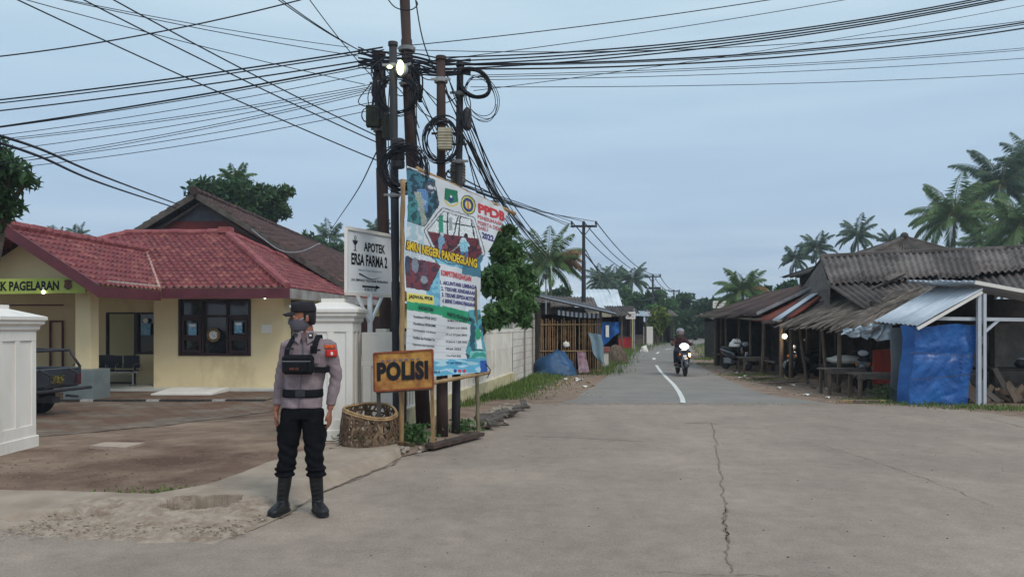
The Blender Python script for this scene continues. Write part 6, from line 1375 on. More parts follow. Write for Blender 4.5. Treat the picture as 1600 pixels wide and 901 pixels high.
# ---- left side stalls
bs = thing('bamboo_stall', 'roadside stall closed with upright bamboo slats under a dark sloping sheet roof', 'stall', (1.9, 25.3, 0))
x0, x1, yf = .92, 2.92, 25.3
mb = MB(); rng = random.Random(12)
for i in range(27):
    if i in (8, 16): continue
    x = x0+.05+(x1-x0-.08)*i/26+rng.uniform(-.015, .015); mb.tube([(x, yf, .02), (x+rng.uniform(-.02, .02), yf, 1.82+rng.uniform(-.08, .04))], .018, 6)
mb.build('bamboo_slats', mat('bamboo_slat', lin(160,128,92), lin(120,92,66), 3, .7, island=.3), bs)
for z in (.75, 1.62, .1): MB().tube([(x0, yf-.035, z), (x1, yf-.035, z+.01)], .022, 6).build('rail', M['bamboo'], bs)
for x in (x0, x1): MB().tube([(x, yf+.02, -.03), (x, yf+.02, 2.1)], .045, 8).build('post', M['oldwood'], bs)
MB().add([(.35, 24.75, 2.66), (3.35, 24.9, 1.98), (3.5, 28.2, 2.2), (.5, 28.2, 2.9), (.35, 24.75, 2.60), (3.35, 24.9, 1.92), (3.5, 28.2, 2.14), (.5, 28.2, 2.84)], [(0,1,2,3),(7,6,5,4),(0,4,5,1),(1,5,6,2),(2,6,7,3),(3,7,4,0)]).build('roof', mat('dark_roof_sheet', lin(74,74,78), lin(58,58,60), 2, .7), bs)
MB().bar((.33, 24.73, 2.665), (3.36, 24.88, 1.985), .02, .025).build('roof_edge', M['zinc'], bs)
st_ = mat('striped_cloth', lin(190,194,200), lin(70,72,84), 3, .8)
def stripes():
    t = st_.node_tree; b = [n for n in t.nodes if n.type == 'BSDF_PRINCIPLED'][0]; w_ = N(t, 'ShaderNodeTexWave', bands_direction='X'); w_.inputs['Scale'].default_value = 2.2; tc = N(t, 'ShaderNodeTexCoord'); t.links.new(tc.outputs['Object'], w_.inputs['Vector']); r = N(t, 'ShaderNodeValToRGB'); r.color_ramp.interpolation = 'CONSTANT'; r.color_ramp.elements[0].color = lin(86,88,98); r.color_ramp.elements[1].position = .5; r.color_ramp.elements[1].color = lin(196,198,204); t.links.new(w_.outputs['Fac'], r.inputs[0]); t.links.new(r.outputs[0], b.inputs['Base Color'])
stripes()
MB().grid(lambda u, v: (1.5+1.42*u, 25.18+.03*math.sin(u*40), 2.10-.30*u*.35-.16*v-.03*math.sin(u*math.pi)), 60, 4).build('striped_valance', st_, bs, smooth_=True)
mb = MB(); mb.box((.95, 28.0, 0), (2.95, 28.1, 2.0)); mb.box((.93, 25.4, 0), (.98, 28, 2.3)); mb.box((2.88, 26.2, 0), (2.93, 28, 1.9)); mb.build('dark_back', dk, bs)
mb = MB(); rng = random.Random(4)
for i in range(26): c_ = (1.15+rng.random()*1.6, 25.9+rng.random(), .9+rng.random()*.7); mb.sphere(c_, rng.uniform(.08, .17), 7, 5)
mb.build('hanging_goods', mat('hanging_goods', lin(120,96,58), lin(70,62,44), 4, .9, c3=lin(56,64,44)), bs, kind='stuff')
def heap(name, label, c, sx, sy, sz, m, seed=0, cat='tarpaulin heap'):
    mb = MB().sphere((0, 0, 0), 1, 40, 24); vs = []
    for v in mb.v:
        v = Vector(v); n_ = .30*nz3(v.x*1.3+seed, v.y*1.3, v.z*1.3)+.10*nz3(v.x*5, v.y*5, v.z*3+seed)-.13*abs(nz3(v.x*3+v.z*2, v.y*3, v.z*4-v.x+seed))-.06*abs(nz3(v.x*7-v.z*3, v.y*7, v.z*8)); v *= 1+n_; z = max(-.0, v.z if v.z > 0 else v.z*.02); k = 1+.15*(1-min(1, z)); vs.append((c[0]+v.x*sx*k, c[1]+v.y*sy*k, c[2]+z*sz))
    mb.v = vs; t = thing(name, label, cat, c); mb.build('sheet', m, t, smooth_=True); return t
heap('tarpaulin_heap', 'dull blue tarpaulin bundled over goods at the foot of the bamboo stall', (1.40, 24.85, -.01), .66, .4, .80, M['navytarp'], 3)
o = thing('poster_board', 'faded pinkish poster board leaning against the bamboo slats', 'poster', (2.3, 25.0, 0)); MB().add([(2.18, 25.05, .05), (2.52, 25.0, .08), (2.42, 25.22, .72), (2.14, 25.24, .74), (2.18, 25.08, .05), (2.52, 25.03, .08), (2.42, 25.25, .72), (2.14, 25.27, .74)], [(0,1,2,3),(7,6,5,4),(0,4,5,1),(1,5,6,2),(2,6,7,3),(3,7,4,0)]).build('board', mat('faded_poster', lin(170,150,158), lin(130,84,98), 6, .7), o)
o = thing('sheet_metal_offcut', 'bent blue grey metal sheet hooked on the corner of the bamboo stall', 'metal sheet', (2.75, 25.0, .2)); MB().grid(lambda u, v: (2.48+.42*u+.30*v*v*(1-.3*u)+.06*math.sin(v*5), 25.12-.2*v+.05*math.sin(u*6), 1.36-.12*u*.5-1.05*v*(.75+.25*u)), 12, 20, .01).build('sheet', mat('blue_grey_metal', lin(118,140,150), lin(96,118,130), 3, .6), o, smooth_=True)
o = thing('white_bag', 'small white plastic bag hanging in the bamboo slats', 'bag', (1.72, 25.2, .8)); mb = MB().sphere((1.78, 25.24, .98), .085, 18, 12, (1.3, .35, 1.2)); mb.v = [(a+.07*nz3(a*14, b*9, c*14), b, c+.06*nz3(a*11, 3, c*11)) for a, b, c in mb.v]; mb.build('bag', M['white'], o, smooth_=True)
rng = random.Random(41)
for k in range(16):
    x, y = rng.uniform(.3, 2.4), rng.uniform(19, 24.3); o = MB().grid(lambda u, v: (x+.14*u, y+.1*v, .02+.02*math.sin(u*5+v*4+k)), 3, 3, .002).build('litter_scrap', M['white'] if k % 3 else M['bamboo'], loc=(x, y, 0)); tag(o, 'pale scrap of litter on the dirt before the bamboo stall', 'litter', 'litter on the stall forecourt')
for k in range(14):
    x, y = rng.uniform(6.7, 8.2), rng.uniform(16.2, 27); o = MB().grid(lambda u, v: (x+.11*u, y+.1*v, .01+.02*math.sin(u*5+v*4+k)), 3, 3, .002).build('litter_scrap', M['white'] if k % 3 else M['thatch'], loc=(x, y, 0)); tag(o, 'pale scrap of litter on the dirt verge of the market', 'litter', 'litter on the market verge')
o = thing('concrete_bollard', 'white concrete marker with a red top beside the road past the bamboo stall', 'bollard', (3.45, 28.6, 0)); MB().box((3.35, 28.5, -.02), (3.58, 28.7, .6)).build('shaft', M['block'], o, bevel=.01); MB().box((3.3, 28.45, .6), (3.63, 28.75, .8)).build('top', mat('red_marker', lin(160,80,76), lin(140,110,104), 6, .8), o, bevel=.01); MB().box((3.28, 28.4, -.02), (3.66, 28.8, .1)).build('foot', M['mortar'], o)
def stall(name, label, x0, x1, y0, dp, h0, h1, mroof, mwall, counter=None, posts=2, cat='stall', wallh=.0, signm=None):
    t = thing(name, label, cat, ((x0+x1)/2, y0, 0)); o_ = .35
    corr('roof', (x0-.2, y0+dp+.2, h1), (x1+.3, y0+dp+.2, h1), (x1+.3, y0-o_, h0), (x0-.2, y0-o_, h0), mroof, t, rows=1, seed=int(y0), jit=.04)
    mb = MB(); mb.box((x0, y0+dp-.06, 0), (x1, y0+dp, h1-.08)); mb.box((x0, y0+.1, 0), (x0+.05, y0+dp-.06, h0-.02)); mb.box((x1-.05, y0+.4*dp, 0), (x1, y0+dp-.06, h0-.02)); mb.build('wall', mwall, t)
    for i in range(posts): x = x0+(x1-x0)*i/(posts-1); MB().bar((x, y0-.1, -.02), (x, y0-.1, h0+.02), .08).build('post', M['oldwood'], t)
    if counter: MB().box((x0+.05, y0, .05), (x0+(x1-x0)*.9, y0+.4, .85)).build('counter', counter, t); MB().box((x0, y0-.05, .85), (x0+(x1-x0)*.93, y0+.45, .9)).build('countertop', M['greywood'], t)
    return t
redp = mat('red_counter', lin(196,50,56), lin(170,44,50), 3, .6)
s1 = stall('blue_stall', 'small stall hung with blue tarpaulin beyond the bamboo stall', 3.55, 4.7, 33, 2.0, 2.0, 2.35, asb2, dk)
MB().grid(lambda u, v: (3.5+1.15*u+.03*math.sin(v*9), 32.9+.06*math.sin(u*14), 1.75-(.75+.25*math.sin(u*5))*v), 40, 14).build('blue_curtain', M['bluetarp'], s1, smooth_=True)
MB().box((4.0, 32.78, 1.1), (4.14, 32.8, 1.6)).build('white_cloth', M['white'], s1)
MB().box((3.2, 32.4, 1.95), (4.2, 32.44, 2.15)).build('pale_board', M['box'], s1)
o = heap('grey_sacks', 'grey brown sacks heaped under the blue curtain of the small stall', (4.35, 32.2, -.01), .42, .3, .75, M['oldwood'], 8, 'sack pile')
s2 = stall('red_stall', 'stall with a bright red counter on the left of the road', 6.4, 7.75, 49, 2.4, 2.35, 2.9, asb2, mat('pale_stall_wall', lin(150,140,130), lin(110,100,92), 2, .9), redp)
MB().box((7.6, 48.6, 0), (7.75, 48.7, 2.3)).build('yellow_post', mat('yellow_post', lin(206,190,130), None, 2, .7), s2)
s3 = stall('grey_stall', 'open grey stall with pale posts beyond the red counter stall', 8.3, 10.1, 58, 2.4, 2.3, 2.7, M['zinc'], dk, M['greywood'], 3)
s6 = stall('plank_stall', 'small plank stall with a low zinc roof beyond the grey stall', 10.9, 12.0, 64, 2.0, 1.9, 2.3, M['zinc'], M['oldwood'], M['greywood'])
s7 = stall('brown_hut', 'brown hut with a pale roof across the bend, left one', 17.2, 20.2, 92, 3, 2.2, 2.9, asb, M['oldwood'])
s8 = stall('brown_hut', 'brown hut with a zinc roof across the bend, right one', 21.8, 24.6, 104, 3, 2.3, 3.0, M['zinc'], mat('pale_stall_wall', lin(150,140,130), lin(110,100,92), 2, .9), None)
s9 = stall('thatched_stall', 'low thatched stall on the right where the road leaves the market', 9.9, 11.6, 36.5, 3, 1.8, 2.2, thm, dk, None)
s4 = stall('dark_kiosk', 'dark shuttered kiosk with a light roof edge just left of the motorcyclist', 12.3, 14.3, 68, 2.4, 2.4, 3.0, asb, M['greywood'], None, 3)
s5 = stall('far_hut', 'small far hut with a red tinted roof right of the bend', 22.6, 25.2, 96, 3, 2.4, 3.2, M['rustsheet'], M['greywood'], None, 2, 'hut')
for i, x in enumerate((9.9, 10.6)): o = thing('roadside_hoarding', ['left', 'right'][i]+' upright white roadside hoarding under the yellow green tree', 'hoarding', (x, 60.5, 0), group='white roadside panels'); MB().box((x, 60.5, 0), (x+.5, 60.56, 1.5)).build('sheet', M['white'], o); MB().box((x-.04, 60.44, 0), (x-.001, 60.5, 1.6)).build('stake', M['greywood'], o)
o = heap('white_bundle', 'small white bundle on the ground before the red stall', (8.0, 46.5, 0), .22, .2, .38, M['white'], 5, 'bundle')
wr = thing('white_roof_house', 'house with a bright white metal roof behind the left stalls', 'house', (6, 53, 0)); corr('roof', (4.45, 56.5, 4.25), (7.7, 56.5, 4.25), (7.5, 51.8, 2.55), (4.6, 51.8, 2.55), mat('white_metal_roof', lin(216,224,230), lin(200,208,214), 1, .5), wr, rows=1, seed=50, amp=.02, pitch=.35, sag=0, jit=0)
MB().box((4.7, 52.2, 0), (7.4, 56.4, 2.5)).build('wall', M['greywood'], wr); MB().add([(7.6, 51.9, 2.5), (7.8, 56.4, 4.2), (8.3, 60, 2.4)], [(0, 1, 2)]).build('gable', asb, wr)
gh = thing('grey_roof_house', 'low dark house with mossy grey roofs behind the bamboo stall and palm', 'house', (2.5, 40, 0)); corr('roof', (.9, 44, 3.3), (4.6, 44, 3.2), (4.4, 40, 2.55), (1.4, 40, 2.6), asb, gh, rows=1, seed=51); corr('roof', (-.2, 36, 3.05), (1.9, 36, 2.95), (1.8, 33.5, 2.6), (-.1, 33.5, 2.7), asb2, gh, rows=1, seed=52); MB().box((.2, 40.4, 0), (4.3, 43.8, 2.55)).build('wall', dk, gh); MB().box((0, 34, 0), (1.7, 35.9, 2.6)).build('wall', dk, gh)
for (lb, x0, x1, z0, z1, Y, pxx, nm) in (('small white signboard on a post in front of the red stall', 978, 993, 487, 498, 46.5, 991, 'roadside_sign'), ('second pale signboard farther along the left stalls', 1004, 1018, 487, 494, 62, 1011, 'roadside_sign'), ('distant white billboard with faint red lettering right of the bend', 1114, 1138, 470, 481, 74, 1141, 'billboard')):
    a, b = px(x0, z0, Y), px(x1, z1, Y); t = thing(nm, lb, 'sign', (px(pxx, 0, Y).x, Y, 0)); MB().box((a.x, Y, b.z), (b.x, Y+.06, a.z)).build('board', M['white'], t); x = px(pxx, 0, Y).x; MB().tube([(x, Y+.12, 0), (x, Y+.12, a.z+.2)], .06, 8).build('post', M['steel'], t)
    mb = MB()
    for i in range(2): mb.box((a.x+.1*(b.x-a.x), Y-.01, b.z+(a.z-b.z)*(.25+.35*i)), (b.x-.1*(b.x-a.x), Y-.004, b.z+(a.z-b.z)*(.38+.35*i)))
    mb.build('print_lines', mat('faded_red_print', lin(170,120,120), lin(196,190,190), 9, .7, mixpos=(.45, .55)), t)
o = thing('roadside_plate', 'thin pole with a tiny plate behind the block wall', 'pole', (1.3, 27.4, 0)); MB().tube([(G(853, 30), 30, 0), (G(853, 30), 30, 3.5)], .03, 6).build('shaft', M['steel'], o); MB().box((G(853, 30)-.06, 29.95, 3.4), (G(853, 30)+.06, 30, 3.6)).build('plate', M['blackpole'], o)

# ---- power poles with crossarms along the road
def power_pole(label, x, y, h, s=1):
    t = thing('power_pole', label, 'power pole', (x, y, 0), group='black crossarm power poles down the road'); MB().tube([(x, y, -.1), (x, y, h*.35), (x, y, h*.36), (x, y, h*.7), (x, y, h*.71), (x, y, h)], [.17*s, .16*s, .13*s, .12*s, .1*s, .09*s], 10).build('shaft', M['blackpole'], t)
    MB().bar((x-.75*s, y-.1, h-.25), (x+.75*s, y-.1, h-.25), .10*s, .12*s).build('crossarm', M['blackpole'], t)
    for dx in (-.7, 0, .7): MB().lathe((x+dx*s, y-.1, h-.18), [(.03, 0), (.07, .04), (.05, .10), (.07, .14), (.03, .22)], 8).build('insulator', M['blackpole'], t)
    MB().bar((x-.4*s, y-.1, h-.3), (x, y-.05, h-.8), .04).build('brace', M['blackpole'], t); MB().bar((x+.4*s, y-.1, h-.3), (x, y-.05, h-.8), .04).build('brace', M['blackpole'], t)
    return t
P1 = (G(912, 42), 42, 7.25); P2 = (G(1020, 83), 83, 7.1); P3 = (G(1053, 112), 112, 6.8)
pp1 = power_pole('nearest black power pole with a single crossarm above the left stalls', P1[0], 42, P1[2], .95); power_pole('second black power pole farther down the road', P2[0], 83, P2[2], 1.15)
pt = power_pole('smallest farthest power pole among the trees at the bend', P3[0], 112, P3[2], 1.1)
for dz in (3.0,): MB().bar((P2[0]-.5, 82.8, P2[2]-1.5), (P2[0]+.8, 82.8, P2[2]-1.5), .2, .25).build('transformer_rack', M['blackpole'], COL.objects['power_pole.001'])
for k, dx in enumerate((-.66, 0, .66)):
    cable([(P1[0]+dx, 41.9, P1[2]), (P2[0]+dx*1.2, 82.9, P2[2])], .022, ['left', 'middle', 'right'][k]+' line wire spanning the first and second power poles', 'line wires between the power poles', 20, .9)
    cable([(P2[0]+dx, 82.9, P2[2]), (P3[0]+dx*1.2, 111.9, P3[2])], .03, ['left', 'middle', 'right'][k]+' line wire spanning the second and third power poles', 'line wires between the power poles', 16, .8)
    cable([(P1[0]+dx, 41.9, P1[2]), px([806, 812, 830][k], [315, 320, 328][k], 26), px([640, 700, 745][k], [262, 268, 300][k], 12)], .012, ['left', 'middle', 'right'][k]+' line wire from the first power pole back to the pole bunch', 'line wires from the first power pole')
cable([(P1[0], 42, 5.6), (P2[0], 82, 4.6)], .03, 'lower service cable sagging between the first two power poles', None, 20, 1.2)
cable([(P1[0], 42, 5.9), px(960, 470, 58), px(968, 478, 60)], .02, 'service wire dropping from the first power pole to the white roof')
cable([(P2[0], 83, 5.0), (34, 98, 3.9)], .03, 'service cable running right from the second power pole over the bend', None, 20, .4)
# ================================================================ VEHICLES
def wheel(parent, c, r, w, axis='x', rimm=None, name='wheel'):
    c = Vector(c); prof = []
    for i in range(13): a = math.pi*i/12; prof.append((r-w*.5+w*.5*math.sin(a)*1.0, -w*.5*math.cos(a)))
    prof = [(r*.72, -w*.42)] + prof + [(r*.72, w*.42)]
    Mx = Matrix.Translation(c) @ Matrix.Rotation(R(90), 4, 'Y'); ty = MB().lathe((0, 0, 0), prof, 28).xform(Mx).build('tyre', M['rubber'], parent, smooth_=True)
    mb = MB().lathe((0, 0, 0), [(.02, -w*.44), (.05, -w*.46), (.05, w*.46), (.02, w*.44)], 12)
    for k in range(6): a = k*math.pi/3; mb.bar((.04*math.cos(a), .04*math.sin(a), 0), (r*.72*math.cos(a), r*.72*math.sin(a), 0), w*.22, w*.5)
    mb.lathe((0, 0, 0), [(r*.7, -w*.4), (r*.745, -w*.43), (r*.745, w*.43), (r*.7, w*.4)], 28); mb.xform(Mx).build('rim', rimm or M['steel'], parent)
def make_scooter(label, bodym, trim, loc, rz, lit=False, group=None):
    t = thing('motorcycle', label, 'motorcycle', (0, 0, 0), group=group); BL = M['blackpole']; pl = mat('black_plastic', lin(34,34,38), lin(26,26,28), 4, .4)
    for nm, y in (('front_wheel', -.64), ('rear_wheel', .62)):
        g_ = MB().tube([(-.06, y, .28), (.06, y, .28)], .02, 8).build(nm, M['steel'], t); wheel(g_, (0, y, .28), .28, .085)
    MB().grid(lambda u, v: ((-.06+.12*u), -.64-.315*math.sin((v-.38)*2.4), .28+.315*math.cos((v-.38)*2.4)+.0), 4, 12, .012).build('front_fender', bodym, t, smooth_=True)
    mb = MB(); [mb.tube([(s*.085, -.64, .28), (s*.085, -.52, .66)], .022, 8) for s in (-1, 1)]; mb.build('fork', M['steel'], t)
    shield = [((0, -.50, .42), .07, .05), ((0, -.53, .52), .14, .07), ((0, -.52, .64), .19, .08), ((0, -.49, .76), .17, .08), ((0, -.46, .86), .10, .07)]
    MB().loft(shield, 20, 2.6).build('front_shield', bodym, t, smooth_=True)
    MB().loft([((0, -.585, .46), .05, .02), ((0, -.61, .55), .075, .03), ((0, -.60, .66), .05, .02)], 12).build('shield_panel', trim, t, smooth_=True)
    MB().loft([((0, -.47, .86), .12, .07), ((0, -.48, .93), .17, .09), ((0, -.47, 1.0), .13, .07), ((0, -.45, 1.04), .06, .04)], 18, 2.4).build('handlebar_cowl', trim if lit else bodym, t, smooth_=True)
    hl = mat('headlight_lit', (1,1,1,1), None, 2, .3, emis=(1, .82, .62, 26)) if lit else mat('headlight_off', lin(190,194,200), None, 3, .1, spec=.8)
    MB().sphere((0, -.545, .93), .088, 14, 9, (1.5, .5, .9)).build('headlight', hl, t, smooth_=True)
    if lit:
        MB().sphere((.15, -.57, .66), .05, 10, 7, (.8, .5, 1.1)).build('turn_signal', mat('signal_lit', (1,.6,.3,1), None, 2, .3, emis=(1, .45, .18, 14)), t, smooth_=True)
    else: MB().sphere((.15, -.57, .66), .045, 10, 7, (.8, .5, 1.1)).build('turn_signal', mat('amber_lens', lin(190,110,50), None, 3, .2), t, smooth_=True)
    MB().sphere((-.15, -.57, .66), .045, 10, 7, (.8, .5, 1.1)).build('turn_signal', mat('amber_lens', lin(190,110,50), None, 3, .2), t, smooth_=True)
    MB().tube([(-.34, -.36, .98), (-.2, -.42, .97), (0, -.44, .96), (.2, -.42, .97), (.34, -.36, .98)], .013, 8).build('handlebar', BL, t)
    for s in (-1, 1):
        MB().tube([(s*.34, -.36, .98), (s*.24, -.4, .975)], .02, 8).build('grip', pl, t); mb = MB().tube([(s*.24, -.42, .98), (s*.28, -.44, 1.10), (s*.33, -.43, 1.14)], .008, 6); mb.sphere((s*.36, -.43, 1.16), .06, 12, 8, (1.1, .3, .75)); mb.build('mirror', pl, t, smooth_=True)
    MB().loft([((0, -.42, .33), .16, .03), ((0, -.1, .33), .17, .03)], 4).v
    MB().box((-.15, -.44, .27), (.15, .08, .33)).build('floorboard', pl, t, bevel=.01)
    rot = Matrix.Rotation(R(90), 3, 'X')
    MB().loft([((0, .0, .5), .13, .16, rot), ((0, .3, .55), .15, .17, rot), ((0, .6, .62), .13, .13, rot), ((0, .88, .70), .05, .05, rot)], 18, 2.4).build('rear_body', bodym, t, smooth_=True)
    MB().loft([((0, .02, .72), .10, .04, rot), ((0, .2, .74), .13, .055, rot), ((0, .5, .77), .13, .06, rot), ((0, .82, .80), .07, .04, rot)], 18, 2.6).build('seat', pl, t, smooth_=True)
    MB().box((-.12, .15, .22), (.06, .6, .42)).build('engine', M['steel'], t, bevel=.02); MB().tube([(.14, .2, .25), (.15, .5, .3), (.15, .85, .38)], [.03, .05, .045], 10).build('exhaust', BL, t, smooth_=True)
    MB().box((-.10, -.60, .74), (.10, -.585, .80)).build('number_plate', pl, t); MB().sphere((0, .9, .68), .06, 10, 6, (1.2, .4, .7)).build('tail_light', mat('red_lens', lin(150,30,30), None, 3, .2), t, smooth_=True)
    t.location = loc; t.rotation_euler.z = rz; return t
whitebody = mat('pearl_bodywork', lin(206,206,210), lin(196,196,200), 3, .25, spec=.6, coat=.3); darkbody = mat('dark_bodywork', lin(36,38,46), None, 3, .25, spec=.6, coat=.3); redbody = mat('maroon_bodywork', lin(90,34,36), None, 3, .3)
make_scooter('white and black scooter with its headlight on, ridden towards the viewer', darkbody, whitebody, (5.42, 24.6, .012), R(-2), True)
make_scooter('dark motorcycle parked at the far market posts with a white bag on it', darkbody, whitebody, (8.05, 27.6, .0), R(20), group='motorcycles parked in the market')
make_scooter('pale fronted motorcycle parked deep under the market roof near the lit bulb', darkbody, whitebody, (9.0, 23.6, .0), R(-60), group='motorcycles parked in the market')
make_scooter('dark motorcycle parked under the thatched eave behind the benches', darkbody, M['steel'], (8.9, 18.9, .0), R(-50), group='motorcycles parked in the market')
heap('white_bag', 'white bag tied on top of the motorcycle parked at the far market posts', (8.05, 27.55, .84), .22, .25, .28, M['white'], 6, 'bag')
# police pickup, tail towards the road
pu = thing('pickup_truck', 'black open pickup with a rail around its bed, half hidden by the left gate pillar', 'pickup truck', (0, 0, 0))
pb = mat('black_truck_paint', lin(56,60,68), lin(48,50,58), 2, .3, spec=.6, coat=.4); zb = -.0
# local: rear face at y=0 facing -y, width 1.6 along x, body goes to +y
MB().box((-.78, .02, .62), (.78, .07, .98)).build('tailgate', pb, pu, bevel=.012)
for s in (-1, 1):
    MB().box((min(s*.78, s*.73), .07, .60), (max(s*.78, s*.73), 1.9, .98)).build('bed_side', pb, pu, bevel=.012)
    MB().box((min(s*.73, s*.60), -.01, .64), (max(s*.73, s*.60), .02, .84)).build('tail_light', mat('dark_red_lens', lin(96,34,38), None, 2, .25), pu)
MB().box((-.73, .07, .58), (.73, 1.9, .64)).build('bed_floor', pb, pu)
MB().tube([(-.80, -.12, .55), (.88, -.12, .55)], .035, 8).build('rear_bumper', M['blackpole'], pu)
for x in (-.3, .45): MB().tube([(x, -.06, .60), (x+.04, -.14, .70), (x+.03, -.14, .86), (x-.12, -.03, .97)], .022, 6).build('bumper_guard', M['blackpole'], pu)
for s in (-1, 1):
    MB().tube([(s*.74, .02, .98), (s*.74, .28, 1.33), (s*.74, 1.9, 1.36)], .028, 8).build('bed_rail', M['blackpole'], pu, smooth_=True)
MB().tube([(-.74, .28, 1.33), (.74, .28, 1.33)], .028, 8).build('bed_rail', M['blackpole'], pu)
MB().box((-.06, -.012, .68), (.26, .015, .84)).build('number_plate', mat('yellow_on_black_plate', lin(30,30,26), lin(150,136,60), 30, .5, mixpos=(.50, .60)), pu)
MB().box((-.1, -.05, .30), (.1, .3, .42)).build('tow_hitch', M['blackpole'], pu); MB().bar((.3, -.02, .42), (.55, -.08, .38), .05).build('tow_hitch', M['blackpole'], pu)
for s in (-1, 1):
    for y in (.9, 3.2): g_ = MB().tube([(s*.55, y, .34), (s*.72, y, .34)], .04, 8).build('wheel', M['steel'], pu); wheel(g_, (s*.66, y, .34), .34, .2)
MB().loft([((0, 2.7, .55), .80, .85), ((0, 2.7, 1.0), .80, .85), ((0, 2.75, 1.25), .74, .74), ((0, 2.8, 1.62), .64, .58), ((0, 2.8, 1.66), .58, .5)], 24, 5).build('cab', pb, pu, smooth_=False)
MB().box((-.74, 3.3, .5), (.74, 4.3, 1.0)).build('bonnet', pb, pu, bevel=.06)
pu.location = (-9.14, 15.33, -.245); pu.rotation_euler.z = R(80)

# ================================================================ PEOPLE
def disp(o, fn):
    me = o.data; n = len(me.vertices); co = np.empty(n*3); no = np.empty(n*3); me.vertices.foreach_get('co', co); me.vertices.foreach_get('normal', no); co = co.reshape(-1, 3); no = no.reshape(-1, 3)
    d_ = np.array([fn(*c) for c in co]); co += no*d_[:, None]; me.vertices.foreach_set('co', co.ravel()); me.update()
def hand(mb, wrist, dirn, palmn, side, scale=1, curl=.5):
    """wrist point, direction to the fingers, palm normal, side vector towards the thumb"""
    w_ = Vector(wrist); d_ = Vector(dirn).normalized(); n_ = Vector(palmn).normalized(); s_ = Vector(side).normalized()
    X = Matrix((s_, n_, d_)).transposed()
    mb.loft([(w_-d_*.02*scale, .024*scale, .018*scale, X), (w_+d_*.02*scale, .032*scale, .017*scale, X), (w_+d_*.06*scale, .041*scale, .016*scale, X), (w_+d_*.09*scale, .040*scale, .014*scale, X)], 12)
    for k, (off, ln_) in enumerate(((.030, .070), (.010, .080), (-.010, .074), (-.029, .058))):
        b = w_+d_*.085*scale+s_*off*scale; a1 = b+(d_*.95+n_*.25*curl).normalized()*ln_*.42*scale; a2 = a1+(d_*.75+n_*.8*curl).normalized()*ln_*.33*scale; a3 = a2+(d_*.5+n_*1.2*curl).normalized()*ln_*.27*scale
        mb.tube([b-d_*.03*scale, b, a1, a2, a3], [.0095*scale, .0098*scale, .009*scale, .0082*scale, .006*scale], 8)
    b = w_+d_*.03*scale+s_*.026*scale; a1 = b+(d_*.7+s_*.6+n_*.3)*.040*scale; a2 = a1+(d_*.9+s_*.1+n_*.4)*.032*scale; mb.tube([b-s_*.015*scale, b, a1, a2], [.014*scale, .0135*scale, .011*scale, .007*scale], 8)
def head_mb(Mh, hair=False):
    """head local frame: facing -Y, origin at head centre; returns MB"""
    mb = MB(); rings = [((0, .005, -.118), .030, .035), ((0, -.022, -.108), .042, .050), ((0, -.022, -.085), .055, .068), ((0, -.014, -.055), .064, .080), ((0, -.008, -.02), .070, .090), ((0, -.002, .02), .074, .096), ((0, .003, .055), .073, .094), ((0, .006, .085), .062, .080), ((0, .008, .105), .042, .055), ((0, .008, .116), .015, .02)]
    mb.loft(rings, 24, 2.1)
    mb.tube([(0, -.090, .022), (0, -.104, .0), (0, -.117, -.020), (0, -.098, -.030)], [.009, .011, .015, .010], 8)          # nose
    mb.tube([(-.045, -.082, .030), (-.02, -.096, .034), (.02, -.096, .034), (.045, -.082, .030)], .009, 8)     # brow
    mb.tube([(-.022, -.092, -.052), (0, -.099, -.053), (.022, -.092, -.052)], .009, 8)                          # mouth
    mb.sphere((0, -.082, -.088), .026, 10, 8)                                                                       # chin
    for s in (-1, 1): mb.sphere((s*.076, .012, -.008), .030, 10, 8, (.35, .62, 1.05)); mb.sphere((s*.036, -.07, -.012), .026, 8, 6)
    return mb.xform(Mh)
# ---- policeman
OX, OY = -1.762, 6.50
pn = thing('person', 'policeman in grey shirt, black cargo trousers, chest bag and cap looking left', 'person', (OX, OY, .012))
W0 = Matrix.Translation((OX, OY, .012))
def V3(*a): return Vector(a)
Mh = Matrix.Translation((.0, -.012, 1.652)) @ Matrix.Rotation(R(-62), 4, 'Z') @ Matrix.Rotation(R(2), 4, 'X')
b = MB(); b.v += []; hm = head_mb(Mh); b.add(hm.v, hm.f)
b.loft([((.03, .02, 1.47), .075, .07), ((.025, .012, 1.52), .058, .058), ((.018, .008, 1.58), .054, .056), ((.012, .004, 1.64), .05, .055)], 18)
b.loft([((-.015, 0, .86), .15, .10), ((-.015, 0, .95), .155, .105), ((.0, 0, 1.05), .135, .095), ((.02, 0, 1.2), .15, .10), ((.035, 0, 1.35), .17, .105), ((.04, 0, 1.43), .155, .085), ((.035, 0, 1.49), .08, .06)], 20)
armL = [V3(-.125, 0, 1.41), V3(-.195, .02, 1.16), V3(-.225, -.01, .915), V3(-.228, -.015, .88)]; armR = [V3(.21, 0, 1.41), V3(.272, .02, 1.16), V3(.232, -.02, .915), V3(.228, -.025, .88)]
for A_ in (armL, armR): b.tube(A_, [.05, .040, .028, .026], 14)
hand(b, armL[3], (.02, -.05, -1), (.6, .5, 0), (.1, -1, 0), 1.08, .55); hand(b, armR[3], (-.03, -.05, -1), (-.6, .5, 0), (-.1, -1, 0), 1.08, .6)
legL = [V3(-.095, 0, .88), V3(-.135, -.015, .49), V3(-.185, .02, .10)]; legR = [V3(.072, 0, .88), V3(.095, -.02, .49), V3(.11, .03, .10)]
for A_ in (legL, legR): b.tube(A_, [.085, .058, .042], 14)
for a_, tx in ((legL[2], (-.03, -.14, -.06)), (legR[2], (.07, -.11, -.06))): b.tube([a_-V3(0, -.01, .03), a_+Vector(tx)*.6], [.036, .026], 10)
body = b.xform(W0).build('body', M['skin'], pn); remesh(body, .0058, 1, 2)
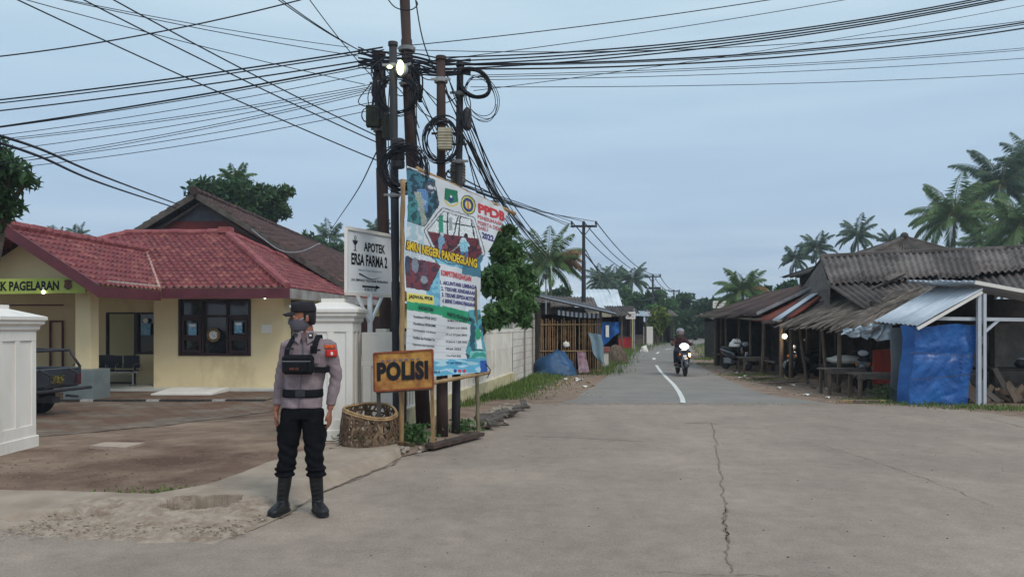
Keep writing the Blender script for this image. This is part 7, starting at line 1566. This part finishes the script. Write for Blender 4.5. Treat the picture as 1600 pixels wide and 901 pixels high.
# eyes
for s in (-1, 1):
    MB().sphere((0, 0, 0), .0125, 10, 8).xform(W0 @ Mh @ Matrix.Translation((s*.031, -.083, .012))).build('eye', mat('eye_white', lin(214,208,200), None, 3, .2), pn, smooth_=True)
    MB().sphere((0, 0, 0), .0066, 10, 8, (1, .5, 1)).xform(W0 @ Mh @ Matrix.Translation((s*.031, -.0935, .012))).build('iris', mat('iris', lin(30,20,16), None, 3, .1), pn, smooth_=True)
    MB().tube([(s*.016, -.098, .034), (s*.034, -.096, .038), (s*.052, -.080, .032)], .0045, 6).xform(W0 @ Mh).build('eyebrow', M['hair'], pn)
hr = MB().loft([((0, .050, -.062), .052, .040), ((0, .036, -.04), .071, .066), ((0, .028, -.005), .081, .076), ((0, .022, .03), .081, .084), ((0, .016, .07), .077, .088), ((0, .012, .10), .06, .07)], 24).xform(W0 @ Mh); hr.build('hair', mat('short_black_hair', lin(26,22,24), lin(38,32,32), 60, .6, .6, 120), pn, smooth_=True)
for s in (-1, 1): MB().tube([(s*.078, -.004, .03), (s*.077, -.006, .0), (s*.075, -.004, -.02)], [.012, .010, .004], 6).xform(W0 @ Mh).build('sideburn', M['hair'], pn)
mk_ = MB().loft([((0, -.028, -.118), .040, .056), ((0, -.032, -.10), .054, .074), ((0, -.027, -.07), .066, .087), ((0, -.022, -.04), .071, .094), ((0, -.020, -.012), .073, .092), ((0, -.020, .0), .060, .086)], 24, 2.1)
mk_.tube([(0, -.085, .006), (0, -.115, -.015), (0, -.112, -.05)], [.01, .014, .02], 8); mo = mk_.xform(W0 @ Mh).build('face_mask', mat('grey_mask', lin(96,92,100), lin(84,80,88), 5, .8), pn); remesh(mo, .006, 1, 3)
for s in (-1, 1): MB().tube([(s*.070, -.045, -.02), (s*.079, -.01, .004), (s*.084, .022, .02)], .0022, 5).xform(W0 @ Mh).build('mask_strap', mat('mask_strap', lin(210,206,206), None, 3, .8), pn)
# cap
capm = mat('cap_cloth', lin(34,32,38), lin(42,40,44), 20, .85, .3, 200)
MB().loft([((0, .004, .046), .086, .102), ((0, .004, .062), .089, .105), ((0, .002, .085), .091, .106), ((0, -.004, .112), .090, .102), ((0, -.002, .130), .080, .092), ((0, .0, .137), .05, .06), ((0, 0, .139), .01, .01)], 28, 2.2).xform(W0 @ Mh).build('cap', capm, pn, smooth_=True)
MB().grid(lambda u, v: ((u-.5)*.155*(1-.28*v*v), -.088-.085*v*(1-.9*(2*u-1)**2*.55)-(.0), .056-.020*v-.020*(2*u-1)**2), 14, 6, .006).xform(W0 @ Mh).build('cap_brim', capm, pn, smooth_=True)
mb = MB().sphere((0, 0, 0), .02, 10, 7, (1, .3, .85)).xform(W0 @ Mh @ Matrix.Translation((0, -.107, .094))); mb.build('cap_badge', mat('silver_badge', lin(220,222,226), None, 3, .3, metal=.4), pn, smooth_=True)
# shirt
sh = mat('grey_uniform_shirt', lin(142,126,130), lin(126,112,116), 14, .95, .25, 300, c3=lin(150,136,138), spec=.1)
b = MB(); b.loft([((-.012, 0, .895), .172, .122), ((-.012, 0, .95), .170, .122), ((-.005, 0, 1.02), .152, .112), ((.005, 0, 1.10), .160, .120), ((.02, 0, 1.22), .172, .127), ((.035, 0, 1.34), .188, .130), ((.04, 0, 1.42), .180, .108), ((.038, .005, 1.465), .135, .088), ((.032, .01, 1.50), .080, .076), ((.028, .012, 1.522), .072, .070)], 24, 2.3)
b.sphere((-.118, 0, 1.405), .072, 14, 10, (1, 1, .95)); b.sphere((.202, 0, 1.405), .072, 14, 10, (1, 1, .95))
for A_ in (armL, armR): b.tube([A_[0]+V3(0, 0, .02), A_[0].lerp(A_[1], .45), A_[1], A_[1].lerp(A_[2], .6), A_[2]+V3(0, 0, .0)], [.066, .060, .052, .046, .040], 16)
shirt = b.xform(W0).build('shirt', sh, pn); remesh(shirt, .0075, 1, 4)
def wr(x, y, z):
    a = .006*nz3(x*9+z*4, y*9, z*11)+.004*nz3(x*20-z*9, y*20, z*22+3)
    if abs(z-1.16) < .1 and (x < -.14 or x > .2): a += .0025*math.sin(z*90+x*60)
    if z < 1.13 and -.14 < x < .17: a += .002*math.sin(z*60+x*40)
    return a
disp(shirt, wr)
fy = lambda z: -.5*(.24)  # front
def patchbox(x0, x1, z0, z1, y, m, nm, d=.006, tilt=0): return MB().box((x0, -d/2, z0), (x1, d/2, z1)).xform(W0 @ Matrix.Translation((0, y, 0))).build(nm, m, pn)
# shirt details: placket, pockets, collar
dk2 = mat('shirt_seam', lin(104,96,110), None, 8, .9)
MB().tube([(.03, -.128, 1.47), (.03, -.134, 1.30), (.02, -.131, 1.2), (.01, -.126, 1.1), (-.01, -.128, .9)], .004, 5).xform(W0).build('placket', dk2, pn)
for s in (-1, 1):
    MB().add([Vector(p) for p in ((.03+s*.01, -.085, 1.535), (.03+s*.075, -.055, 1.53), (.03+s*.085, -.105, 1.465), (.03+s*.035, -.128, 1.43), (.03+s*.01, -.075, 1.545), (.03+s*.075, -.045, 1.54), (.03+s*.085, -.095, 1.475), (.03+s*.035, -.118, 1.44))], [(0,1,2,3),(7,6,5,4),(0,4,5,1),(1,5,6,2),(2,6,7,3),(3,7,4,0)]).xform(W0).build('collar', sh, pn, bevel=.002)
# throat skin shows in a V: dark undershirt
MB().add([Vector(p) for p in ((0.0, -.09, 1.525), (.06, -.09, 1.525), (.03, -.137, 1.42))], [(0, 1, 2)]).xform(W0).build('undershirt', mat('undershirt', lin(104,84,84), None, 3, .9), pn)
patchbox(-.115, -.045, 1.385, 1.402, -.138, M['blackpole'], 'name_strip'); patchbox(.105, .175, 1.375, 1.392, -.138, M['blackpole'], 'name_strip')
for s, x in ((1, .118), ): MB().box((.098, -.145, 1.27), (.172, -.13, 1.36)).xform(W0).build('breast_pocket', sh, pn, bevel=.004)
MB().box((-.058, -.112, 1.497), (-.024, -.1, 1.520)).xform(W0).build('collar_badge', M['blackpole'], pn); MB().box((.07, -.112, 1.485), (.105, -.1, 1.525)).xform(W0).build('collar_badge', M['blackpole'], pn); MB().box((.078, -.118, 1.497), (.096, -.113, 1.513)).xform(W0).build('badge_bar', M['white'], pn)
orange = mat('orange_patch', lin(214,110,50), lin(190,60,40), 50, .7, mixpos=(.45, .6)); redm = mat('red_patch', lin(200,48,44), None, 5, .7)
def arc_patch(x0, z0, z1, m, nm, w_=.03, extra=.0):
    mb = MB(); mb.grid(lambda u, v: (.205+.0735*math.sin((u-.18)*1.35)+extra*math.sin((u-.2)*1.3)+(1.41-z0)*.21, -.0745*math.cos((u-.18)*1.35)-extra, z0+(z1-z0)*v), 10, 4, .004); mb.xform(W0).build(nm, m, pn, smooth_=True)
arc_patch(0, 1.395, 1.425, orange, 'shoulder_title', extra=.004); arc_patch(0, 1.325, 1.385, redm, 'unit_patch', extra=.002)
MB().sphere((.253, -.072, 1.352), .012, 8, 6, (1, .3, 1.3)).xform(W0).build('patch_emblem', M['white'], pn)
# chest bag and straps
bagm = mat('black_nylon', lin(20,21,25), lin(28,29,34), 14, .8, .4, 160, spec=.15)
b = MB(); b.box((-.130, -.205, 1.185), (.125, -.115, 1.345)); bg_ = b.xform(W0).build('chest_bag', bagm, pn, bevel=.022)
MB().box((-.11, -.222, 1.20), (.08, -.203, 1.285)).xform(W0).build('bag_pocket', bagm, pn, bevel=.008)
MB().box((-.055, -.228, 1.222), (.015, -.223, 1.242)).xform(W0).build('bag_label', mat('label_orange', lin(120,60,44), lin(40,34,34), 60, .7, mixpos=(.48, .54)), pn)
MB().box((-.12, -.212, 1.29), (.11, -.204, 1.296)).xform(W0).build('zip', M['steel'], pn)
def ribbon(P, w_, m, nm, side=(1, 0, 0), th=.008):
    mb = MB(); s_ = Vector(side).normalized()*w_/2; vs = []
    for i, p in enumerate(P):
        p = Vector(p); d_ = (Vector(P[min(i+1, len(P)-1)])-Vector(P[max(i-1, 0)])).normalized(); n_ = d_.cross(s_).normalized()*th; vs += [p-s_, p+s_, p+s_+n_, p-s_+n_]
    fs = [(0, 1, 2, 3), tuple(4*(len(P)-1)+k for k in (3, 2, 1, 0))]
    for i in range(len(P)-1): fs += [(4*i+k, 4*i+4+k, 4*i+4+(k+1) % 4, 4*i+(k+1) % 4) for k in range(4)]
    return mb.add(vs, fs).xform(W0).build(nm, m, pn)
ribbon([(-.105, -.145, 1.34), (-.098, -.140, 1.40), (-.07, -.118, 1.46), (-.055, -.06, 1.51), (-.05, 0, 1.52), (-.05, .07, 1.48)], .04, bagm, 'bag_strap')
ribbon([(.115, -.145, 1.34), (.125, -.142, 1.40), (.135, -.12, 1.46), (.14, -.06, 1.505), (.135, 0, 1.51), (.12, .08, 1.47)], .045, bagm, 'bag_strap')
MB().box((.095, -.162, 1.36), (.15, -.145, 1.42)).xform(W0).build('strap_buckle', bagm, pn, bevel=.004)
ribbon([(.125, -.12, 1.22), (.19, -.085, 1.215), (.225, -.02, 1.22)], .05, bagm, 'side_strap', side=(0, 0, 1)); ribbon([(-.13, -.12, 1.22), (-.158, -.07, 1.22)], .05, bagm, 'side_strap', side=(0, 0, 1))
# belt
MB().loft([((-.006, 0, .985), .166, .125), ((-.005, 0, 1.0), .168, .127), ((-.004, 0, 1.04), .165, .126), ((-.003, 0, 1.052), .163, .123)], 28, 2.3).xform(W0).build('belt', bagm, pn, smooth_=True); MB().box((-.035, -.146, .992), (.045, -.122, 1.046)).xform(W0).build('belt_buckle', M['blackpole'], pn, bevel=.006)
# trousers
tr = mat('black_cargo_cloth', lin(20,20,24), lin(26,26,30), 12, .95, .3, 200, spec=.08)
b = MB(); b.loft([((-.015, 0, .80), .158, .112), ((-.015, 0, .87), .160, .115), ((-.012, 0, .96), .140, .100)], 22, 2.3)
for A_, s in ((legL, -1), (legR, 1)):
    h, k_, a_ = A_; b.tube([h+V3(0, 0, -.0), h.lerp(k_, .35), h.lerp(k_, .7), k_, k_.lerp(a_, .4), a_+V3(0, 0, .25), a_+V3(0, 0, .225)], [.095, .093, .084, .078, .073, .082, .062], 18)
    c_ = h.lerp(k_, .55); b.loft([(c_+V3(s*.06, .01, -.10), .035, .06), (c_+V3(s*.065, .01, -.02), .04, .066), (c_+V3(s*.062, .01, .07), .035, .062)], 12, 3.5)
tro = b.xform(W0).build('trousers', tr, pn); remesh(tro, .0075, 1, 4); disp(tro, lambda x, y, z: .006*nz3(x*8, y*8, z*13)+.004*nz3(x*18, y*18, z*30)+(.009*math.sin(z*120) if z < .40 else 0)+(.005*math.sin(z*70+x*40)*(abs(z-.5) < .1)))
for A_, s in ((legL, -1), (legR, 1)):
    c_ = A_[0].lerp(A_[1], .55)+V3(s*.085, -.0, .05); MB().box((c_.x-.016, -.055, c_.z-.02), (c_.x+.016, .065, c_.z+.03)).xform(W0).build('pocket_flap', tr, pn, bevel=.006)
# boots
bt = mat('black_leather', lin(28,28,30), lin(36,36,38), 10, .45, .2, 90)
for A_, tx in ((legL, V3(-.25, -1, 0)), (legR, V3(.62, -1, 0))):
    a_ = A_[2]; k_ = A_[1]; tx = tx.normalized(); b = MB(); b.tube([a_+(k_-a_)*.66, a_+(k_-a_)*.35, a_+V3(0, 0, .03), a_+V3(0, 0, -.04)], [.060, .056, .050, .050], 16)
    X = Matrix((Vector((-tx.y, tx.x, 0)), V3(0, 0, 1), tx)).transposed(); f0 = V3(a_.x, a_.y, .0)
    b.loft([(f0-tx*.07+V3(0, 0, .048), .030, .042, X), (f0-tx*.02+V3(0, 0, .055), .044, .052, X), (f0+tx*.05+V3(0, 0, .052), .048, .048, X), (f0+tx*.12+V3(0, 0, .042), .053, .038, X), (f0+tx*.165+V3(0, 0, .036), .047, .030, X), (f0+tx*.19+V3(0, 0, .030), .025, .02, X)], 18, 2.6)
    bo = b.xform(W0).build('boot', bt, pn); remesh(bo, .007, 1, 3)
    MB().loft([(f0-tx*.085+V3(0, 0, .01), .030, .012, X), (f0-tx*.04+V3(0, 0, .01), .044, .012, X), (f0+tx*.05+V3(0, 0, .01), .048, .012, X), (f0+tx*.13+V3(0, 0, .01), .055, .012, X), (f0+tx*.19+V3(0, 0, .012), .038, .012, X)], 16, 3).xform(W0).build('sole', M['rubber'], pn)
    mb = MB()
    for i in range(5): z = .13+i*.04; q = a_+(k_-a_)*((z-.1)/.39 if z > .1 else 0); mb.bar(V3(q.x-.028, q.y-.058+.0, z)+tx*.0, V3(q.x+.028, q.y-.058, z+.012), .006)
    mb.xform(W0).build('laces', mat('lace', lin(52,52,56), None, 4, .8), pn)
# ---- rider
rd = thing('person', 'motorcyclist in dark maroon jacket and silver helmet riding the scooter', 'person', (5.42, 24.6, .012)); WR = Matrix.Translation((5.42, 24.6, .012)) @ Matrix.Rotation(R(-2), 4, 'Z')
Mr = Matrix.Translation((0, .12, 1.34)); b = MB(); hm = head_mb(Mr); b.add(hm.v, hm.f)
b.loft([((0, .16, 1.12), .07, .06), ((0, .14, 1.2), .055, .055), ((0, .13, 1.28), .05, .05)], 14); b.loft([((0, .28, .80), .15, .11), ((0, .26, .95), .13, .10), ((0, .2, 1.08), .16, .10), ((0, .17, 1.16), .08, .07)], 18)
ra = [[V3(s*.16, .17, 1.12), V3(s*.27, .02, .98), V3(s*.30, -.27, 1.0)] for s in (-1, 1)]; rl_ = [[V3(s*.09, .24, .82), V3(s*.20, -.12, .74), V3(s*.20, -.05, .36)] for s in (-1, 1)]
for A_ in ra: b.tube(A_, [.045, .038, .028], 12)
for A_ in rl_: b.tube(A_, [.08, .058, .042], 12)
for s, A_ in zip((-1, 1), ra): hand(b, A_[2], (0, -1, -.15), (0, -.2, -1), (-s, -.2, 0), .95, 1.0)
for A_ in rl_: b.tube([A_[2], A_[2]+V3(0, -.14, -.0)], [.04, .035], 10)
o = b.xform(WR).build('body', M['skin'], rd); remesh(o, .010, 1, 2)
b = MB(); b.loft([((0, .28, .76), .17, .13), ((0, .27, .90), .165, .13), ((0, .22, 1.05), .185, .125), ((0, .18, 1.14), .15, .10), ((0, .15, 1.19), .08, .075)], 18); [b.sphere(A_[0], .075, 12, 8) for A_ in ra]; [b.tube(A_, [.068, .058, .042], 12) for A_ in ra]
o = b.xform(WR).build('jacket', mat('maroon_jacket', lin(82,46,48), lin(62,38,42), 6, .8), rd); remesh(o, .012, 1, 3)
b = MB(); b.loft([((0, .30, .72), .16, .12), ((0, .28, .84), .165, .13)], 16); [b.tube([A_[0], A_[1], A_[2]+V3(0, 0, .03)], [.095, .075, .055], 12) for A_ in rl_]; o = b.xform(WR).build('trousers', mat('dark_trousers', lin(40,42,56), None, 6, .9), rd); remesh(o, .012, 1, 3)
for A_ in rl_: MB().loft([(A_[2]+V3(0, .05, -.04), .035, .03, Matrix.Rotation(R(90), 3, 'X')), (A_[2]+V3(0, -.05, -.03), .045, .035, Matrix.Rotation(R(90), 3, 'X')), (A_[2]+V3(0, -.17, -.035), .035, .025, Matrix.Rotation(R(90), 3, 'X'))], 12).xform(WR).build('shoe', bt, rd, smooth_=True)
MB().loft([((0, .02, -.06), .100, .105), ((0, .015, -.01), .122, .130), ((0, .01, .05), .130, .140), ((0, .01, .10), .112, .12), ((0, .01, .135), .07, .075), ((0, .01, .145), .02, .02)], 22).xform(WR @ Mr @ Matrix.Translation((0, .035, .01))).build('helmet', mat('silver_helmet', lin(150,150,156), lin(130,128,134), 5, .3), rd, smooth_=True)
MB().grid(lambda u, v: (.115*math.sin((u-.5)*2.4), -.118*math.cos((u-.5)*2.4), .07-.12*v), 14, 6, .004).xform(WR @ Mr).build('visor', mat('tinted_visor', lin(120,96,96), lin(150,140,142), 3, .15), rd, smooth_=True)
hz = MB().box((-160, -12, -2.5), (160, 330, 26)).build('haze', bpy.data.materials.new('haze_air'), kind='stuff')
hm_ = hz.data.materials[0]; hm_.use_nodes = True; ht = hm_.node_tree; ht.nodes.clear()
ho = N(ht, 'ShaderNodeOutputMaterial'); hv = N(ht, 'ShaderNodeVolumePrincipled'); hv.inputs['Density'].default_value = .0010; hv.inputs['Color'].default_value = (.78, .86, .95, 1); hv.inputs['Anisotropy'].default_value = .2
ht.links.new(hv.outputs[0], ho.inputs['Volume'])
